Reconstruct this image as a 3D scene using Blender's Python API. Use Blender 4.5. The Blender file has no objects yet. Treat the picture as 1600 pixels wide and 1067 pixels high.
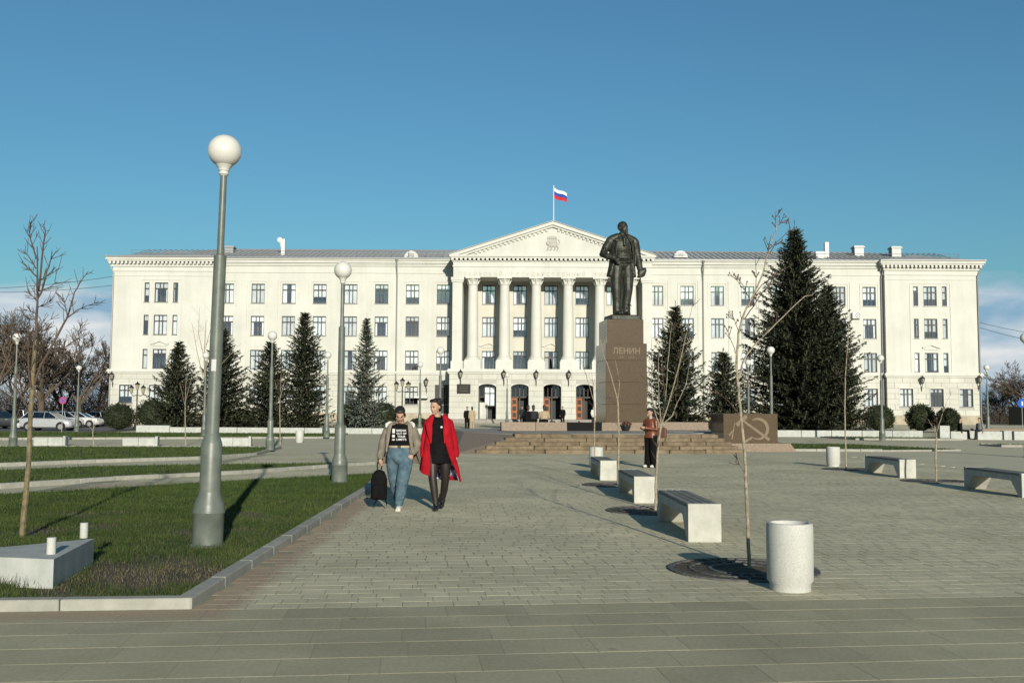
import bpy, bmesh, math, random
import numpy as np
from mathutils import Vector, Matrix

random.seed(7)
rng = np.random.default_rng(7)
scene = bpy.context.scene
COL = scene.collection
R = math.radians

# ------------------------------------------------------------------ camera
CAM_H = 1.5
PITCH = math.atan(112.5 / 1550)
ROLL = 0.0051
cam_d = bpy.data.cameras.new('camera')
cam = bpy.data.objects.new('camera', cam_d)
COL.objects.link(cam)
cam_d.sensor_width = 36.0
cam_d.lens = 36.0 * 1550 / 1600
cam_d.clip_start = 0.1
cam_d.clip_end = 6000
CAM_M = (Matrix.Rotation(math.pi / 2 + PITCH, 3, 'X') @ Matrix.Rotation(ROLL, 3, 'Z'))
cam.matrix_world = Matrix.Translation((0, 0, CAM_H)) @ CAM_M.to_4x4()
scene.camera = cam

# ------------------------------------------------------------------ sun and sky
SUN_EL = R(15.0)
SUN_DIR = Vector((0.205 * math.cos(SUN_EL), -0.979 * math.cos(SUN_EL), math.sin(SUN_EL)))  # towards the sun
SUN_AZ = math.atan2(SUN_DIR.x, SUN_DIR.y)
sun_d = bpy.data.lights.new('sun', 'SUN')
sun_d.energy = 4.6
sun_d.angle = R(0.5)
sun_d.color = (1.0, 0.93, 0.80)
sun = bpy.data.objects.new('sun', sun_d)
COL.objects.link(sun)
sun.rotation_euler = SUN_DIR.to_track_quat('Z', 'Y').to_euler()
sun.location = (30, -60, 40)

world = bpy.data.worlds.new('World')
scene.world = world
world.use_nodes = True
wn, wl = world.node_tree.nodes, world.node_tree.links
wn.clear()
w_out = wn.new('ShaderNodeOutputWorld')
w_bg = wn.new('ShaderNodeBackground')
w_sky = wn.new('ShaderNodeTexSky')
w_sky.sky_type = 'NISHITA'
w_sky.sun_disc = False
w_sky.sun_elevation = SUN_EL
w_sky.sun_rotation = SUN_AZ
w_sky.air_density = 1.2
w_sky.dust_density = 1.0
w_sky.ozone_density = 3.0
w_bg.inputs['Strength'].default_value = 0.066
# a low cloud bank all round the horizon: noise over direction, limited to low elevations
tc = wn.new('ShaderNodeTexCoord')
sep = wn.new('ShaderNodeSeparateXYZ')
wl.new(tc.outputs['Generated'], sep.inputs[0])
mp = wn.new('ShaderNodeMapping')
mp.inputs['Scale'].default_value = (5.0, 5.0, 16.0)
mp.inputs['Location'].default_value = (1.3, 0.2, 0.0)
wl.new(tc.outputs['Generated'], mp.inputs[0])
nz = wn.new('ShaderNodeTexNoise')
nz.inputs['Scale'].default_value = 1.0
nz.inputs['Detail'].default_value = 7
nz.inputs['Roughness'].default_value = 0.55
wl.new(mp.outputs[0], nz.inputs['Vector'])
# cloud top height = 0.085 + 0.09*(noise-0.5)
h1 = wn.new('ShaderNodeMath'); h1.operation = 'MULTIPLY_ADD'
wl.new(nz.outputs['Fac'], h1.inputs[0]); h1.inputs[1].default_value = 0.11; h1.inputs[2].default_value = 0.066
h2 = wn.new('ShaderNodeMath'); h2.operation = 'SUBTRACT'
wl.new(h1.outputs[0], h2.inputs[0]); wl.new(sep.outputs['Z'], h2.inputs[1])
h3 = wn.new('ShaderNodeMapRange')
wl.new(h2.outputs[0], h3.inputs[0]); h3.inputs[1].default_value = -0.006; h3.inputs[2].default_value = 0.014
h3.inputs[3].default_value = 0.0; h3.inputs[4].default_value = 0.92
# cloud colour: warm white billows over a blue-grey base
nz2 = wn.new('ShaderNodeTexNoise')
nz2.inputs['Scale'].default_value = 1.7
nz2.inputs['Detail'].default_value = 6
wl.new(mp.outputs[0], nz2.inputs['Vector'])
h4 = wn.new('ShaderNodeMapRange')
wl.new(nz2.outputs['Fac'], h4.inputs[0]); h4.inputs[1].default_value = 0.42; h4.inputs[2].default_value = 0.68
cr = wn.new('ShaderNodeMix'); cr.data_type = 'RGBA'
wl.new(h4.outputs[0], cr.inputs['Factor'])
cr.inputs['A'].default_value = (2.6, 4.3, 5.9, 1)
cr.inputs['B'].default_value = (8.6, 8.5, 8.5, 1)
tin = wn.new('ShaderNodeMix'); tin.data_type = 'RGBA'; tin.blend_type = 'MULTIPLY'
tin.inputs['Factor'].default_value = 1.0
wl.new(w_sky.outputs[0], tin.inputs['A'])
tin.inputs['B'].default_value = (0.57, 0.94, 1.04, 1)
mxs = wn.new('ShaderNodeMix'); mxs.data_type = 'RGBA'
wl.new(h3.outputs[0], mxs.inputs['Factor'])
wl.new(tin.outputs['Result'], mxs.inputs['A'])
wl.new(cr.outputs['Result'], mxs.inputs['B'])
wl.new(mxs.outputs['Result'], w_bg.inputs['Color'])
wl.new(w_bg.outputs[0], w_out.inputs['Surface'])

scene.view_settings.view_transform = 'Standard'
scene.view_settings.look = 'None'
scene.view_settings.gamma = 1.0
scene.view_settings.exposure = 0.58
scene.render.engine = 'CYCLES'
scene.cycles.max_bounces = 8
scene.cycles.transparent_max_bounces = 16

# ------------------------------------------------------------------ measuring helpers
def ray(u, v):
    return CAM_M @ Vector(((u - 800) / 1550, (533.5 - v) / 1550, -1.0))

def at(u, v, Y):
    d = ray(u, v); t = Y / d.y
    return Vector((d.x * t, Y, d.z * t + CAM_H))

def on(u, v, z=0.0):
    d = ray(u, v); t = (z - CAM_H) / d.z
    return Vector((d.x * t, d.y * t, z))

def gz(y, x=0.0):
    "height of the ground: level square, gentle rise to the building, level car park on the far left"
    g = 0.0 if y < 42 else min(0.6, (y - 42) / 56 * 0.6)
    t = min(1.0, max(0.0, (y - 58) / 6)); f = min(1.0, max(0.0, (x + 32) / 7))
    return g * (1 - t * (1 - f))

# ------------------------------------------------------------------ materials
MATS = {}
ALB = 0.665   # exposure is up by half a stop, so base colours stay in the range of real plaster and concrete
def mat(name, c1, c2=None, scale=4.0, rough=0.8, bump=0.0, bscale=60.0, metal=0.0, rnd=0.0, island=0.0,
        spec=0.3, contrast=(0.35, 0.65), coat=0.0, detail=6, bdist=0.01):
    c1 = tuple(x * ALB for x in c1); c2 = tuple(x * ALB for x in c2) if c2 is not None else None
    m = bpy.data.materials.new(name); m.use_nodes = True
    n, l = m.node_tree.nodes, m.node_tree.links
    b = n['Principled BSDF']
    b.inputs['Roughness'].default_value = rough
    b.inputs['Metallic'].default_value = metal
    b.inputs['Specular IOR Level'].default_value = spec
    if coat: b.inputs['Coat Weight'].default_value = coat
    g = n.new('ShaderNodeNewGeometry')
    col = None
    if c2 is not None:
        t = n.new('ShaderNodeTexNoise'); t.inputs['Scale'].default_value = scale; t.inputs['Detail'].default_value = detail
        t.inputs['Roughness'].default_value = 0.6
        l.new(g.outputs['Position'], t.inputs['Vector'])
        mr = n.new('ShaderNodeMapRange')
        l.new(t.outputs['Fac'], mr.inputs[0]); mr.inputs[1].default_value = contrast[0]; mr.inputs[2].default_value = contrast[1]
        mx = n.new('ShaderNodeMix'); mx.data_type = 'RGBA'
        l.new(mr.outputs[0], mx.inputs['Factor'])
        mx.inputs['A'].default_value = (*c1, 1); mx.inputs['B'].default_value = (*c2, 1)
        col = mx.outputs['Result']
    if rnd or island:
        if col is None:
            rg = n.new('ShaderNodeRGB'); rg.outputs[0].default_value = (*c1, 1); col = rg.outputs[0]
        amt = rnd or island
        if rnd:
            src = n.new('ShaderNodeObjectInfo').outputs['Random']
        else:
            src = g.outputs['Random Per Island']
        mr2 = n.new('ShaderNodeMapRange'); l.new(src, mr2.inputs[0])
        mr2.inputs[3].default_value = 1 - amt; mr2.inputs[4].default_value = 1 + amt
        hs = n.new('ShaderNodeHueSaturation'); l.new(mr2.outputs[0], hs.inputs['Value']); l.new(col, hs.inputs['Color'])
        col = hs.outputs[0]
    if col is None: b.inputs['Base Color'].default_value = (*c1, 1)
    else: l.new(col, b.inputs['Base Color'])
    if bump:
        t2 = n.new('ShaderNodeTexNoise'); t2.inputs['Scale'].default_value = bscale; t2.inputs['Detail'].default_value = 4
        l.new(g.outputs['Position'], t2.inputs['Vector'])
        bp = n.new('ShaderNodeBump'); bp.inputs['Strength'].default_value = bump; bp.inputs['Distance'].default_value = bdist
        l.new(t2.outputs['Fac'], bp.inputs['Height']); l.new(bp.outputs[0], b.inputs['Normal'])
    MATS[name] = m
    return m

M_WALL = mat('wall_render', (0.62, 0.62, 0.555), (0.66, 0.66, 0.595), scale=0.5, rough=0.9, bump=0.15, bscale=12)
M_WALLC = mat('portico_render', (0.62, 0.605, 0.515), (0.65, 0.635, 0.545), scale=0.6, rough=0.9)
M_TRIM = mat('white_trim', (0.67, 0.67, 0.61), (0.63, 0.63, 0.57), scale=0.9, rough=0.85)
M_RUST = mat('rusticated_stone', (0.56, 0.555, 0.49), (0.61, 0.605, 0.54), scale=0.7, rough=0.9, rnd=0.03, bump=0.2, bscale=15)
M_RUSTJ = mat('stone_joint', (0.45, 0.44, 0.39))
M_PLINTH = mat('plinth_stone', (0.42, 0.36, 0.26), (0.50, 0.44, 0.33), scale=1.2, rough=0.85, rnd=0.05)
M_ROOF = mat('roof_metal', (0.40, 0.41, 0.40), (0.46, 0.47, 0.46), scale=0.3, rough=0.6)
M_GUTTER = mat('gutter_metal', (0.30, 0.31, 0.31), rough=0.5, metal=0.4)
M_FRAME = mat('window_frame_wood', (0.045, 0.036, 0.028), rough=0.5)
M_INT = mat('interior_dark', (0.06, 0.06, 0.06), rough=0.9)  # near-black stands for unlit rooms behind windows and doors
M_CURT = mat('curtain_cloth', (1.1, 1.12, 1.1), (0.9, 0.95, 0.98), scale=1.5, rough=0.9, rnd=0.25)
M_DOORW = mat('door_orange_wood', (0.36, 0.115, 0.025), (0.26, 0.075, 0.016), scale=2.0, rough=0.4, spec=0.5)
M_DARKDOOR = mat('door_dark', (0.03, 0.028, 0.026), rough=0.5)
M_IRON = mat('black_iron', (0.02, 0.02, 0.02), rough=0.5, spec=0.4)
M_LANT = mat('lantern_glass', (0.35, 0.33, 0.25), rough=0.15, spec=0.6)
M_PLAQ = mat('plaque_black', (0.012, 0.012, 0.011), rough=0.25)
M_LETTER = mat('stone_letter', (0.50, 0.48, 0.42))
M_CREST = mat('crest_plaster', (0.46, 0.45, 0.40))
M_WHITE = mat('white_paint', (0.72, 0.72, 0.70), rough=0.5)
M_FLAGW = mat('flag_white', (0.75, 0.75, 0.76)); M_FLAGB = mat('flag_blue', (0.02, 0.06, 0.35)); M_FLAGR = mat('flag_red', (0.55, 0.02, 0.03))

def weather(m, lo=0.90, hi=1.03, sc=(1.6, 1.6, 0.12), blot=0.35):
    "rain streaks and blotches on plaster"
    n, l = m.node_tree.nodes, m.node_tree.links; b = n['Principled BSDF']; src = b.inputs['Base Color'].links[0].from_socket
    g = n.new('ShaderNodeNewGeometry'); mp_ = n.new('ShaderNodeMapping'); mp_.inputs['Scale'].default_value = sc; l.new(g.outputs['Position'], mp_.inputs[0])
    t = n.new('ShaderNodeTexNoise'); t.inputs['Scale'].default_value = 1.0; t.inputs['Detail'].default_value = 8; t.inputs['Roughness'].default_value = 0.65; l.new(mp_.outputs[0], t.inputs['Vector'])
    t2 = n.new('ShaderNodeTexNoise'); t2.inputs['Scale'].default_value = blot; t2.inputs['Detail'].default_value = 5; l.new(g.outputs['Position'], t2.inputs['Vector'])
    ad = n.new('ShaderNodeMath'); ad.operation = 'ADD'; l.new(t.outputs['Fac'], ad.inputs[0]); l.new(t2.outputs['Fac'], ad.inputs[1])
    mr = n.new('ShaderNodeMapRange'); l.new(ad.outputs[0], mr.inputs[0]); mr.inputs[1].default_value = 0.72; mr.inputs[2].default_value = 1.22; mr.inputs[3].default_value = lo; mr.inputs[4].default_value = hi
    hs = n.new('ShaderNodeHueSaturation'); l.new(mr.outputs[0], hs.inputs['Value']); l.new(src, hs.inputs['Color']); l.new(hs.outputs[0], b.inputs['Base Color'])
for m_ in (M_WALL, M_WALLC, M_TRIM, M_RUST): weather(m_)
weather(M_PLINTH, 0.75, 1.1, (2, 2, 0.5), 0.8)

def glass_mat(name, tint, gloss):
    m = bpy.data.materials.new(name); m.use_nodes = True
    n, l = m.node_tree.nodes, m.node_tree.links
    n.remove(n['Principled BSDF'])
    out = n['Material Output']
    tr = n.new('ShaderNodeBsdfTransparent'); tr.inputs[0].default_value = (*tint, 1)
    gl = n.new('ShaderNodeBsdfGlossy'); gl.inputs['Roughness'].default_value = 0.02
    gl.inputs['Color'].default_value = (0.9, 0.95, 1.0, 1)
    fr = n.new('ShaderNodeFresnel'); fr.inputs[0].default_value = 1.5
    ad = n.new('ShaderNodeMath'); ad.operation = 'ADD'; l.new(fr.outputs[0], ad.inputs[0]); ad.inputs[1].default_value = gloss
    mx = n.new('ShaderNodeMixShader'); l.new(ad.outputs[0], mx.inputs[0]); l.new(tr.outputs[0], mx.inputs[1]); l.new(gl.outputs[0], mx.inputs[2])
    l.new(mx.outputs[0], out.inputs['Surface'])
    return m
M_GLASS = glass_mat('window_glass', (0.95, 0.97, 0.97), 0.20)
M_CARGLASS = glass_mat('car_glass', (0.25, 0.28, 0.28), 0.05)

# ------------------------------------------------------------------ mesh building helpers
def origin(o):
    p = Vector((0, 0, 0))
    while o is not None:
        p += o.location; o = o.parent
    return p

class MB:
    def __init__(self):
        self.v = []; self.f = []
    def add(self, vs, fs):
        k = len(self.v); self.v.extend([tuple(p) for p in vs]); self.f.extend([tuple(i + k for i in f) for f in fs]); return self
    def box(self, x0, x1, y0, y1, z0, z1):
        return self.add([(x0, y0, z0), (x1, y0, z0), (x1, y1, z0), (x0, y1, z0), (x0, y0, z1), (x1, y0, z1), (x1, y1, z1), (x0, y1, z1)],
                        [(0, 3, 2, 1), (4, 5, 6, 7), (0, 1, 5, 4), (1, 2, 6, 5), (2, 3, 7, 6), (3, 0, 4, 7)])
    def bbox(self, x0, x1, y0, y1, z0, z1, b=0.01):
        "box with chamfered vertical and top edges"
        r = [(x0 + b, y0), (x1 - b, y0), (x1, y0 + b), (x1, y1 - b), (x1 - b, y1), (x0 + b, y1), (x0, y1 - b), (x0, y0 + b)]
        q = [(x0 + 2 * b, y0 + b), (x1 - 2 * b, y0 + b), (x1 - b, y0 + 2 * b), (x1 - b, y1 - 2 * b), (x1 - 2 * b, y1 - b), (x0 + 2 * b, y1 - b), (x0 + b, y1 - 2 * b), (x0 + b, y0 + 2 * b)]
        vs = [(*p, z0) for p in r] + [(*p, z1 - b) for p in r] + [(*p, z1) for p in q]
        fs = [tuple(reversed(range(8))), tuple(range(16, 24))]
        for k in (0, 8):
            for i in range(8):
                j = (i + 1) % 8; fs.append((k + i, k + j, k + 8 + j, k + 8 + i))
        return self.add(vs, fs)
    def prism(self, poly, a, b, axis='y'):
        "poly: 2D points; axis y: poly in (x,z) extruded y a..b; axis z: poly (x,y); axis x: poly (y,z)"
        n = len(poly)
        if axis == 'y': f = lambda p, t: (p[0], t, p[1])
        elif axis == 'z': f = lambda p, t: (p[0], p[1], t)
        else: f = lambda p, t: (t, p[0], p[1])
        vs = [f(p, a) for p in poly] + [f(p, b) for p in poly]
        fs = [tuple(range(n)), tuple(range(2 * n - 1, n - 1, -1))]
        for i in range(n):
            j = (i + 1) % n; fs.append((j, i, n + i, n + j))
        return self.add(vs, fs)
    def lathe(self, prof, cx=0, cy=0, n=16, z0=0, cap=True, sx=1.0, sy=1.0):
        vs = []; fs = []
        for (r, z) in prof:
            for i in range(n):
                a = 2 * math.pi * i / n; vs.append((cx + r * math.cos(a) * sx, cy + r * math.sin(a) * sy, z0 + z))
        for k in range(len(prof) - 1):
            for i in range(n):
                j = (i + 1) % n; fs.append((k * n + i, k * n + j, (k + 1) * n + j, (k + 1) * n + i))
        if cap:
            fs.append(tuple(reversed(range(n)))); fs.append(tuple(range((len(prof) - 1) * n, len(prof) * n)))
        return self.add(vs, fs)
    def tube(self, pts, rad, n=8, cap=True, flat=None):
        pts = [Vector(p) for p in pts]
        if not hasattr(rad, '__len__'): rad = [rad] * len(pts)
        vs = []; fs = []; up = None
        for k, p in enumerate(pts):
            if k == 0: d = pts[1] - pts[0]
            elif k == len(pts) - 1: d = pts[-1] - pts[-2]
            else: d = (pts[k + 1] - p).normalized() + (p - pts[k - 1]).normalized()
            if d.length < 1e-9: d = Vector((0, 0, 1))
            d.normalize()
            if up is None: up = Vector((0, 0, 1)) if abs(d.z) < 0.9 else Vector((0, 1, 0))
            a = d.cross(up)
            if a.length < 1e-6: a = d.cross(Vector((1, 0, 0)))
            a.normalize(); b = a.cross(d).normalized(); up = b
            ra = rad[k]; rx, ry = (ra if hasattr(ra, '__len__') else (ra, ra))
            for i in range(n):
                t = 2 * math.pi * i / n
                vs.append(p + a * (rx * math.cos(t)) + b * (ry * math.sin(t)))
        for k in range(len(pts) - 1):
            for i in range(n):
                j = (i + 1) % n; fs.append((k * n + i, k * n + j, (k + 1) * n + j, (k + 1) * n + i))
        if cap:
            fs.append(tuple(reversed(range(n)))); fs.append(tuple(range((len(pts) - 1) * n, len(pts) * n)))
        return self.add(vs, fs)
    def ball(self, c, r, n=12, m=8, rot=None):
        rx, ry, rz = r if hasattr(r, '__len__') else (r, r, r)
        c = Vector(c); vs = [Vector((0, 0, -rz))]
        for k in range(1, m):
            t = -math.pi / 2 + math.pi * k / m
            for i in range(n):
                a = 2 * math.pi * i / n; vs.append(Vector((rx * math.cos(t) * math.cos(a), ry * math.cos(t) * math.sin(a), rz * math.sin(t))))
        vs.append(Vector((0, 0, rz)))
        if rot is not None: vs = [rot @ p for p in vs]
        vs = [p + c for p in vs]; fs = []
        for i in range(n): fs.append((0, 1 + (i + 1) % n, 1 + i))
        for k in range(m - 2):
            for i in range(n):
                a = 1 + k * n; j = (i + 1) % n; fs.append((a + i, a + j, a + n + j, a + n + i))
        L = len(vs) - 1; a = 1 + (m - 2) * n
        for i in range(n): fs.append((a + i, a + (i + 1) % n, L))
        return self.add(vs, fs)
    def mesh(self, name):
        me = bpy.data.meshes.new(name); me.from_pydata(self.v, [], self.f); me.update(); return me
    def build(self, name, m, parent=None, world=False, smooth=False, fix=False):
        off = origin(parent) if (world and parent) else Vector((0, 0, 0))
        if world and parent: self.v = [(p[0] - off.x, p[1] - off.y, p[2] - off.z) for p in self.v]
        me = self.mesh(name)
        return obj(name, me, m, parent, smooth, fix)

def obj(name, me, m, parent=None, smooth=False, fix=True):
    if fix:
        bm = bmesh.new(); bm.from_mesh(me); bmesh.ops.recalc_face_normals(bm, faces=bm.faces[:]); bm.to_mesh(me); bm.free()
    if m is not None: me.materials.append(m)
    if smooth:
        me.polygons.foreach_set('use_smooth', [True] * len(me.polygons))
        try: me.set_sharp_from_angle(angle=R(40))
        except Exception: pass
    o = bpy.data.objects.new(name, me); COL.objects.link(o)
    if parent: o.parent = parent
    return o

def inst(src, parent, loc=(0, 0, 0), rotz=0.0, name=None):
    o = src.copy(); COL.objects.link(o); o.parent = parent; o.location = loc; o.rotation_euler = (0, 0, rotz)
    if name: o.name = name
    return o

def copy_tree(o, parent=None):
    c = o.copy(); COL.objects.link(c); c.parent = parent
    for ch in [x for x in o.children]: copy_tree(ch, c)
    return c

def tag(o, label=None, cat=None, group=None, kind=None):
    if label: o['label'] = label
    if cat: o['category'] = cat
    if group: o['group'] = group
    if kind: o['kind'] = kind
    return o

def empty(name, loc=(0, 0, 0), rz=0.0, label=None, cat=None, group=None, kind=None):
    o = bpy.data.objects.new(name, None); COL.objects.link(o); o.location = loc; o.rotation_euler = (0, 0, rz)
    return tag(o, label, cat, group, kind)

def np_mesh(name, verts, faces, m, parent=None):
    "faces: int array (n,3) or (n,4)"
    me = bpy.data.meshes.new(name)
    verts = np.asarray(verts, dtype=np.float32); faces = np.asarray(faces, dtype=np.int32)
    n, k = faces.shape
    me.vertices.add(len(verts)); me.vertices.foreach_set('co', verts.ravel())
    me.loops.add(n * k); me.loops.foreach_set('vertex_index', faces.ravel())
    me.polygons.add(n); me.polygons.foreach_set('loop_start', np.arange(0, n * k, k, dtype=np.int32))
    me.polygons.foreach_set('loop_total', np.full(n, k, dtype=np.int32))
    me.polygons.foreach_set('use_smooth', np.zeros(n, dtype=bool))
    me.update(calc_edges=True)
    return obj(name, me, m, parent, False, False)

def text_mesh(body, size, extrude, align='CENTER', bold=0.0, spacing=1.0):
    c = bpy.data.curves.new('lettering', 'FONT'); c.body = body; c.size = size; c.extrude = extrude; c.align_x = align
    c.offset = bold; c.space_character = spacing
    o = bpy.data.objects.new('lettering', c); COL.objects.link(o)
    bpy.context.view_layer.update()
    me = bpy.data.meshes.new_from_object(o.evaluated_get(bpy.context.evaluated_depsgraph_get()))
    bpy.data.objects.remove(o); return me

def remesh(mb, voxel, smooth=3, extra=None):
    me = mb.mesh('tmp')
    bm = bmesh.new(); bm.from_mesh(me); bmesh.ops.recalc_face_normals(bm, faces=bm.faces[:]); bm.to_mesh(me); bm.free()
    o = bpy.data.objects.new('tmp', me); COL.objects.link(o)
    r = o.modifiers.new('r', 'REMESH'); r.mode = 'VOXEL'; r.voxel_size = voxel; r.use_smooth_shade = True
    if smooth:
        s = o.modifiers.new('s', 'SMOOTH'); s.factor = 0.5; s.iterations = smooth
    bpy.context.view_layer.update()
    out = bpy.data.meshes.new_from_object(o.evaluated_get(bpy.context.evaluated_depsgraph_get()))
    bpy.data.objects.remove(o); bpy.data.meshes.remove(me)
    out.materials.clear()
    out.polygons.foreach_set('use_smooth', [True] * len(out.polygons))
    return out
# ------------------------------------------------------------------ ground, plaza, lawns, kerbs
M_GROUND = mat('earth_ground', (0.10, 0.085, 0.06), (0.14, 0.12, 0.085), scale=0.2, rough=0.95)
M_ASPH = mat('asphalt', (0.10, 0.10, 0.10), (0.14, 0.14, 0.135), scale=0.6, rough=0.9)
M_KERB = mat('kerb_concrete', (0.31, 0.31, 0.265), (0.40, 0.39, 0.335), scale=6.0, rough=0.9, rnd=0.08, bump=0.3, bscale=90)
M_SOIL = mat('soil', (0.055, 0.05, 0.028), (0.13, 0.105, 0.06), scale=1.6, rough=0.95, bump=0.6, bscale=25, bdist=0.03)
M_PLAZA = mat('plaza_far_paving', (0.535, 0.495, 0.34), (0.595, 0.55, 0.38), scale=0.35, rough=0.9, bump=0.2, bscale=30)

def paving_mat(name, c1, c2, rnd, island, joint=False):
    m = mat(name, c1, c2, scale=2.2, rough=0.85, bump=0.25, bscale=140, rnd=rnd, island=island, detail=8, bdist=0.004, spec=0.12)
    n, l = m.node_tree.nodes, m.node_tree.links
    b = n['Principled BSDF']
    src = b.inputs['Base Color'].links[0].from_socket
    g = n.new('ShaderNodeNewGeometry'); s = n.new('ShaderNodeSeparateXYZ'); l.new(g.outputs['Position'], s.inputs[0])
    def math_(op, a, b_, c=None):
        q = n.new('ShaderNodeMath'); q.operation = op
        for i, x in enumerate((a, b_, c)):
            if x is None: continue
            if isinstance(x, (int, float)): q.inputs[i].default_value = x
            else: l.new(x, q.inputs[i])
        return q.outputs[0]
    # sand drifted against the kerb of the front lawn
    d1 = math_('ADD', s.outputs['X'], math_('MULTIPLY_ADD', s.outputs['Y'], 0.0239, 2.44 - 7.71 * 0.0239))
    d2 = math_('SUBTRACT', math_('MULTIPLY_ADD', s.outputs['X'], 0.1, 7.71 + 0.244), s.outputs['Y'])
    dm = math_('MAXIMUM', d1, d2)
    t = n.new('ShaderNodeTexNoise'); t.inputs['Scale'].default_value = 3.0; t.inputs['Detail'].default_value = 6
    l.new(g.outputs['Position'], t.inputs['Vector'])
    dm2 = math_('MULTIPLY_ADD', t.outputs['Fac'], 0.35, dm)
    mr = n.new('ShaderNodeMapRange'); l.new(dm2, mr.inputs[0])
    mr.inputs[1].default_value = 0.42; mr.inputs[2].default_value = 0.60; mr.inputs[3].default_value = 0.9; mr.inputs[4].default_value = 0.0
    near = n.new('ShaderNodeMapRange'); l.new(s.outputs['Y'], near.inputs[0]); near.inputs[1].default_value = 19; near.inputs[2].default_value = 22; near.inputs[3].default_value = 1; near.inputs[4].default_value = 0
    mx = n.new('ShaderNodeMix'); mx.data_type = 'RGBA'; l.new(math_('MULTIPLY', mr.outputs[0], near.outputs[0]), mx.inputs['Factor']); l.new(src, mx.inputs['A'])
    mx.inputs['B'].default_value = (0.30, 0.232, 0.16, 1)
    # broad worn and dusty patches
    t2 = n.new('ShaderNodeTexNoise'); t2.inputs['Scale'].default_value = 0.45; t2.inputs['Detail'].default_value = 5
    l.new(g.outputs['Position'], t2.inputs['Vector'])
    mr2 = n.new('ShaderNodeMapRange'); l.new(t2.outputs['Fac'], mr2.inputs[0]); mr2.inputs[1].default_value = 0.4; mr2.inputs[2].default_value = 0.68
    mr2.inputs[3].default_value = 0.90; mr2.inputs[4].default_value = 1.13
    hs = n.new('ShaderNodeHueSaturation'); l.new(mr2.outputs[0], hs.inputs['Value']); l.new(mx.outputs['Result'], hs.inputs['Color'])
    # small dark spots and grit
    vo = n.new('ShaderNodeTexVoronoi'); vo.inputs['Scale'].default_value = 1.7; l.new(g.outputs['Position'], vo.inputs['Vector'])
    ms = n.new('ShaderNodeMapRange'); l.new(vo.outputs['Distance'], ms.inputs[0]); ms.inputs[1].default_value = 0.03; ms.inputs[2].default_value = 0.07; ms.inputs[3].default_value = 0.72; ms.inputs[4].default_value = 1.0
    t3 = n.new('ShaderNodeTexNoise'); t3.inputs['Scale'].default_value = 35; t3.inputs['Detail'].default_value = 4; l.new(g.outputs['Position'], t3.inputs['Vector'])
    m3 = n.new('ShaderNodeMapRange'); l.new(t3.outputs['Fac'], m3.inputs[0]); m3.inputs[1].default_value = 0.3; m3.inputs[2].default_value = 0.7; m3.inputs[3].default_value = 0.88; m3.inputs[4].default_value = 1.10
    hs2 = n.new('ShaderNodeHueSaturation'); l.new(math_('MULTIPLY', ms.outputs[0], m3.outputs[0]), hs2.inputs['Value']); l.new(hs.outputs[0], hs2.inputs['Color'])
    l.new(hs2.outputs[0], b.inputs['Base Color'])
    return m
M_SLAB = paving_mat('paving_slab_concrete', (0.415, 0.385, 0.258), (0.465, 0.43, 0.292), 0.07, 0)
M_PAVER = paving_mat('paver_concrete', (0.555, 0.51, 0.35), (0.62, 0.57, 0.395), 0.05, 0)
M_PAVERS = paving_mat('paver_concrete_far', (0.555, 0.51, 0.35), (0.62, 0.57, 0.395), 0, 0.05)
M_JOINT = mat('joint_sand', (0.27, 0.26, 0.18), (0.36, 0.345, 0.24), scale=1.1, rough=0.95)

def sheet(name, x0, x1, ys, dz, m, kind='structure'):
    mb = MB(); vs = []; fs = []
    xs = [x0] + [x for x in (-32, -25) if x0 < x < x1] + [x1]; nx = len(xs)
    for y in ys: vs += [(x, y, gz(y, x) + dz) for x in xs]
    for k in range(len(ys) - 1):
        for i in range(nx - 1): fs.append((nx * k + i, nx * k + i + 1, nx * (k + 1) + i + 1, nx * (k + 1) + i))
    mb.add(vs, fs); o = mb.build(name, m); tag(o, kind=kind); return o
ground = sheet('ground', -3000, 3000, [-300, 42, 58, 64, 98, 3000], -0.06, M_GROUND)
plaza = sheet('plaza', -25, 60, [-12, 42, 58, 64, 98, 103], -0.02, M_PLAZA)
joint_bed = sheet('plaza_joint_bed', -9, 12, [2, 20, 36], -0.0016, M_JOINT)
car_park = sheet('car_park', -110, -32, [64, 98, 160], -0.03, M_ASPH)

TH = R(6.4)
EX = Vector((math.cos(TH), math.sin(TH), 0)); EY = Vector((-math.sin(TH), math.cos(TH), 0)); PO = Vector((-0.81, 7.86, 0))

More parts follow.
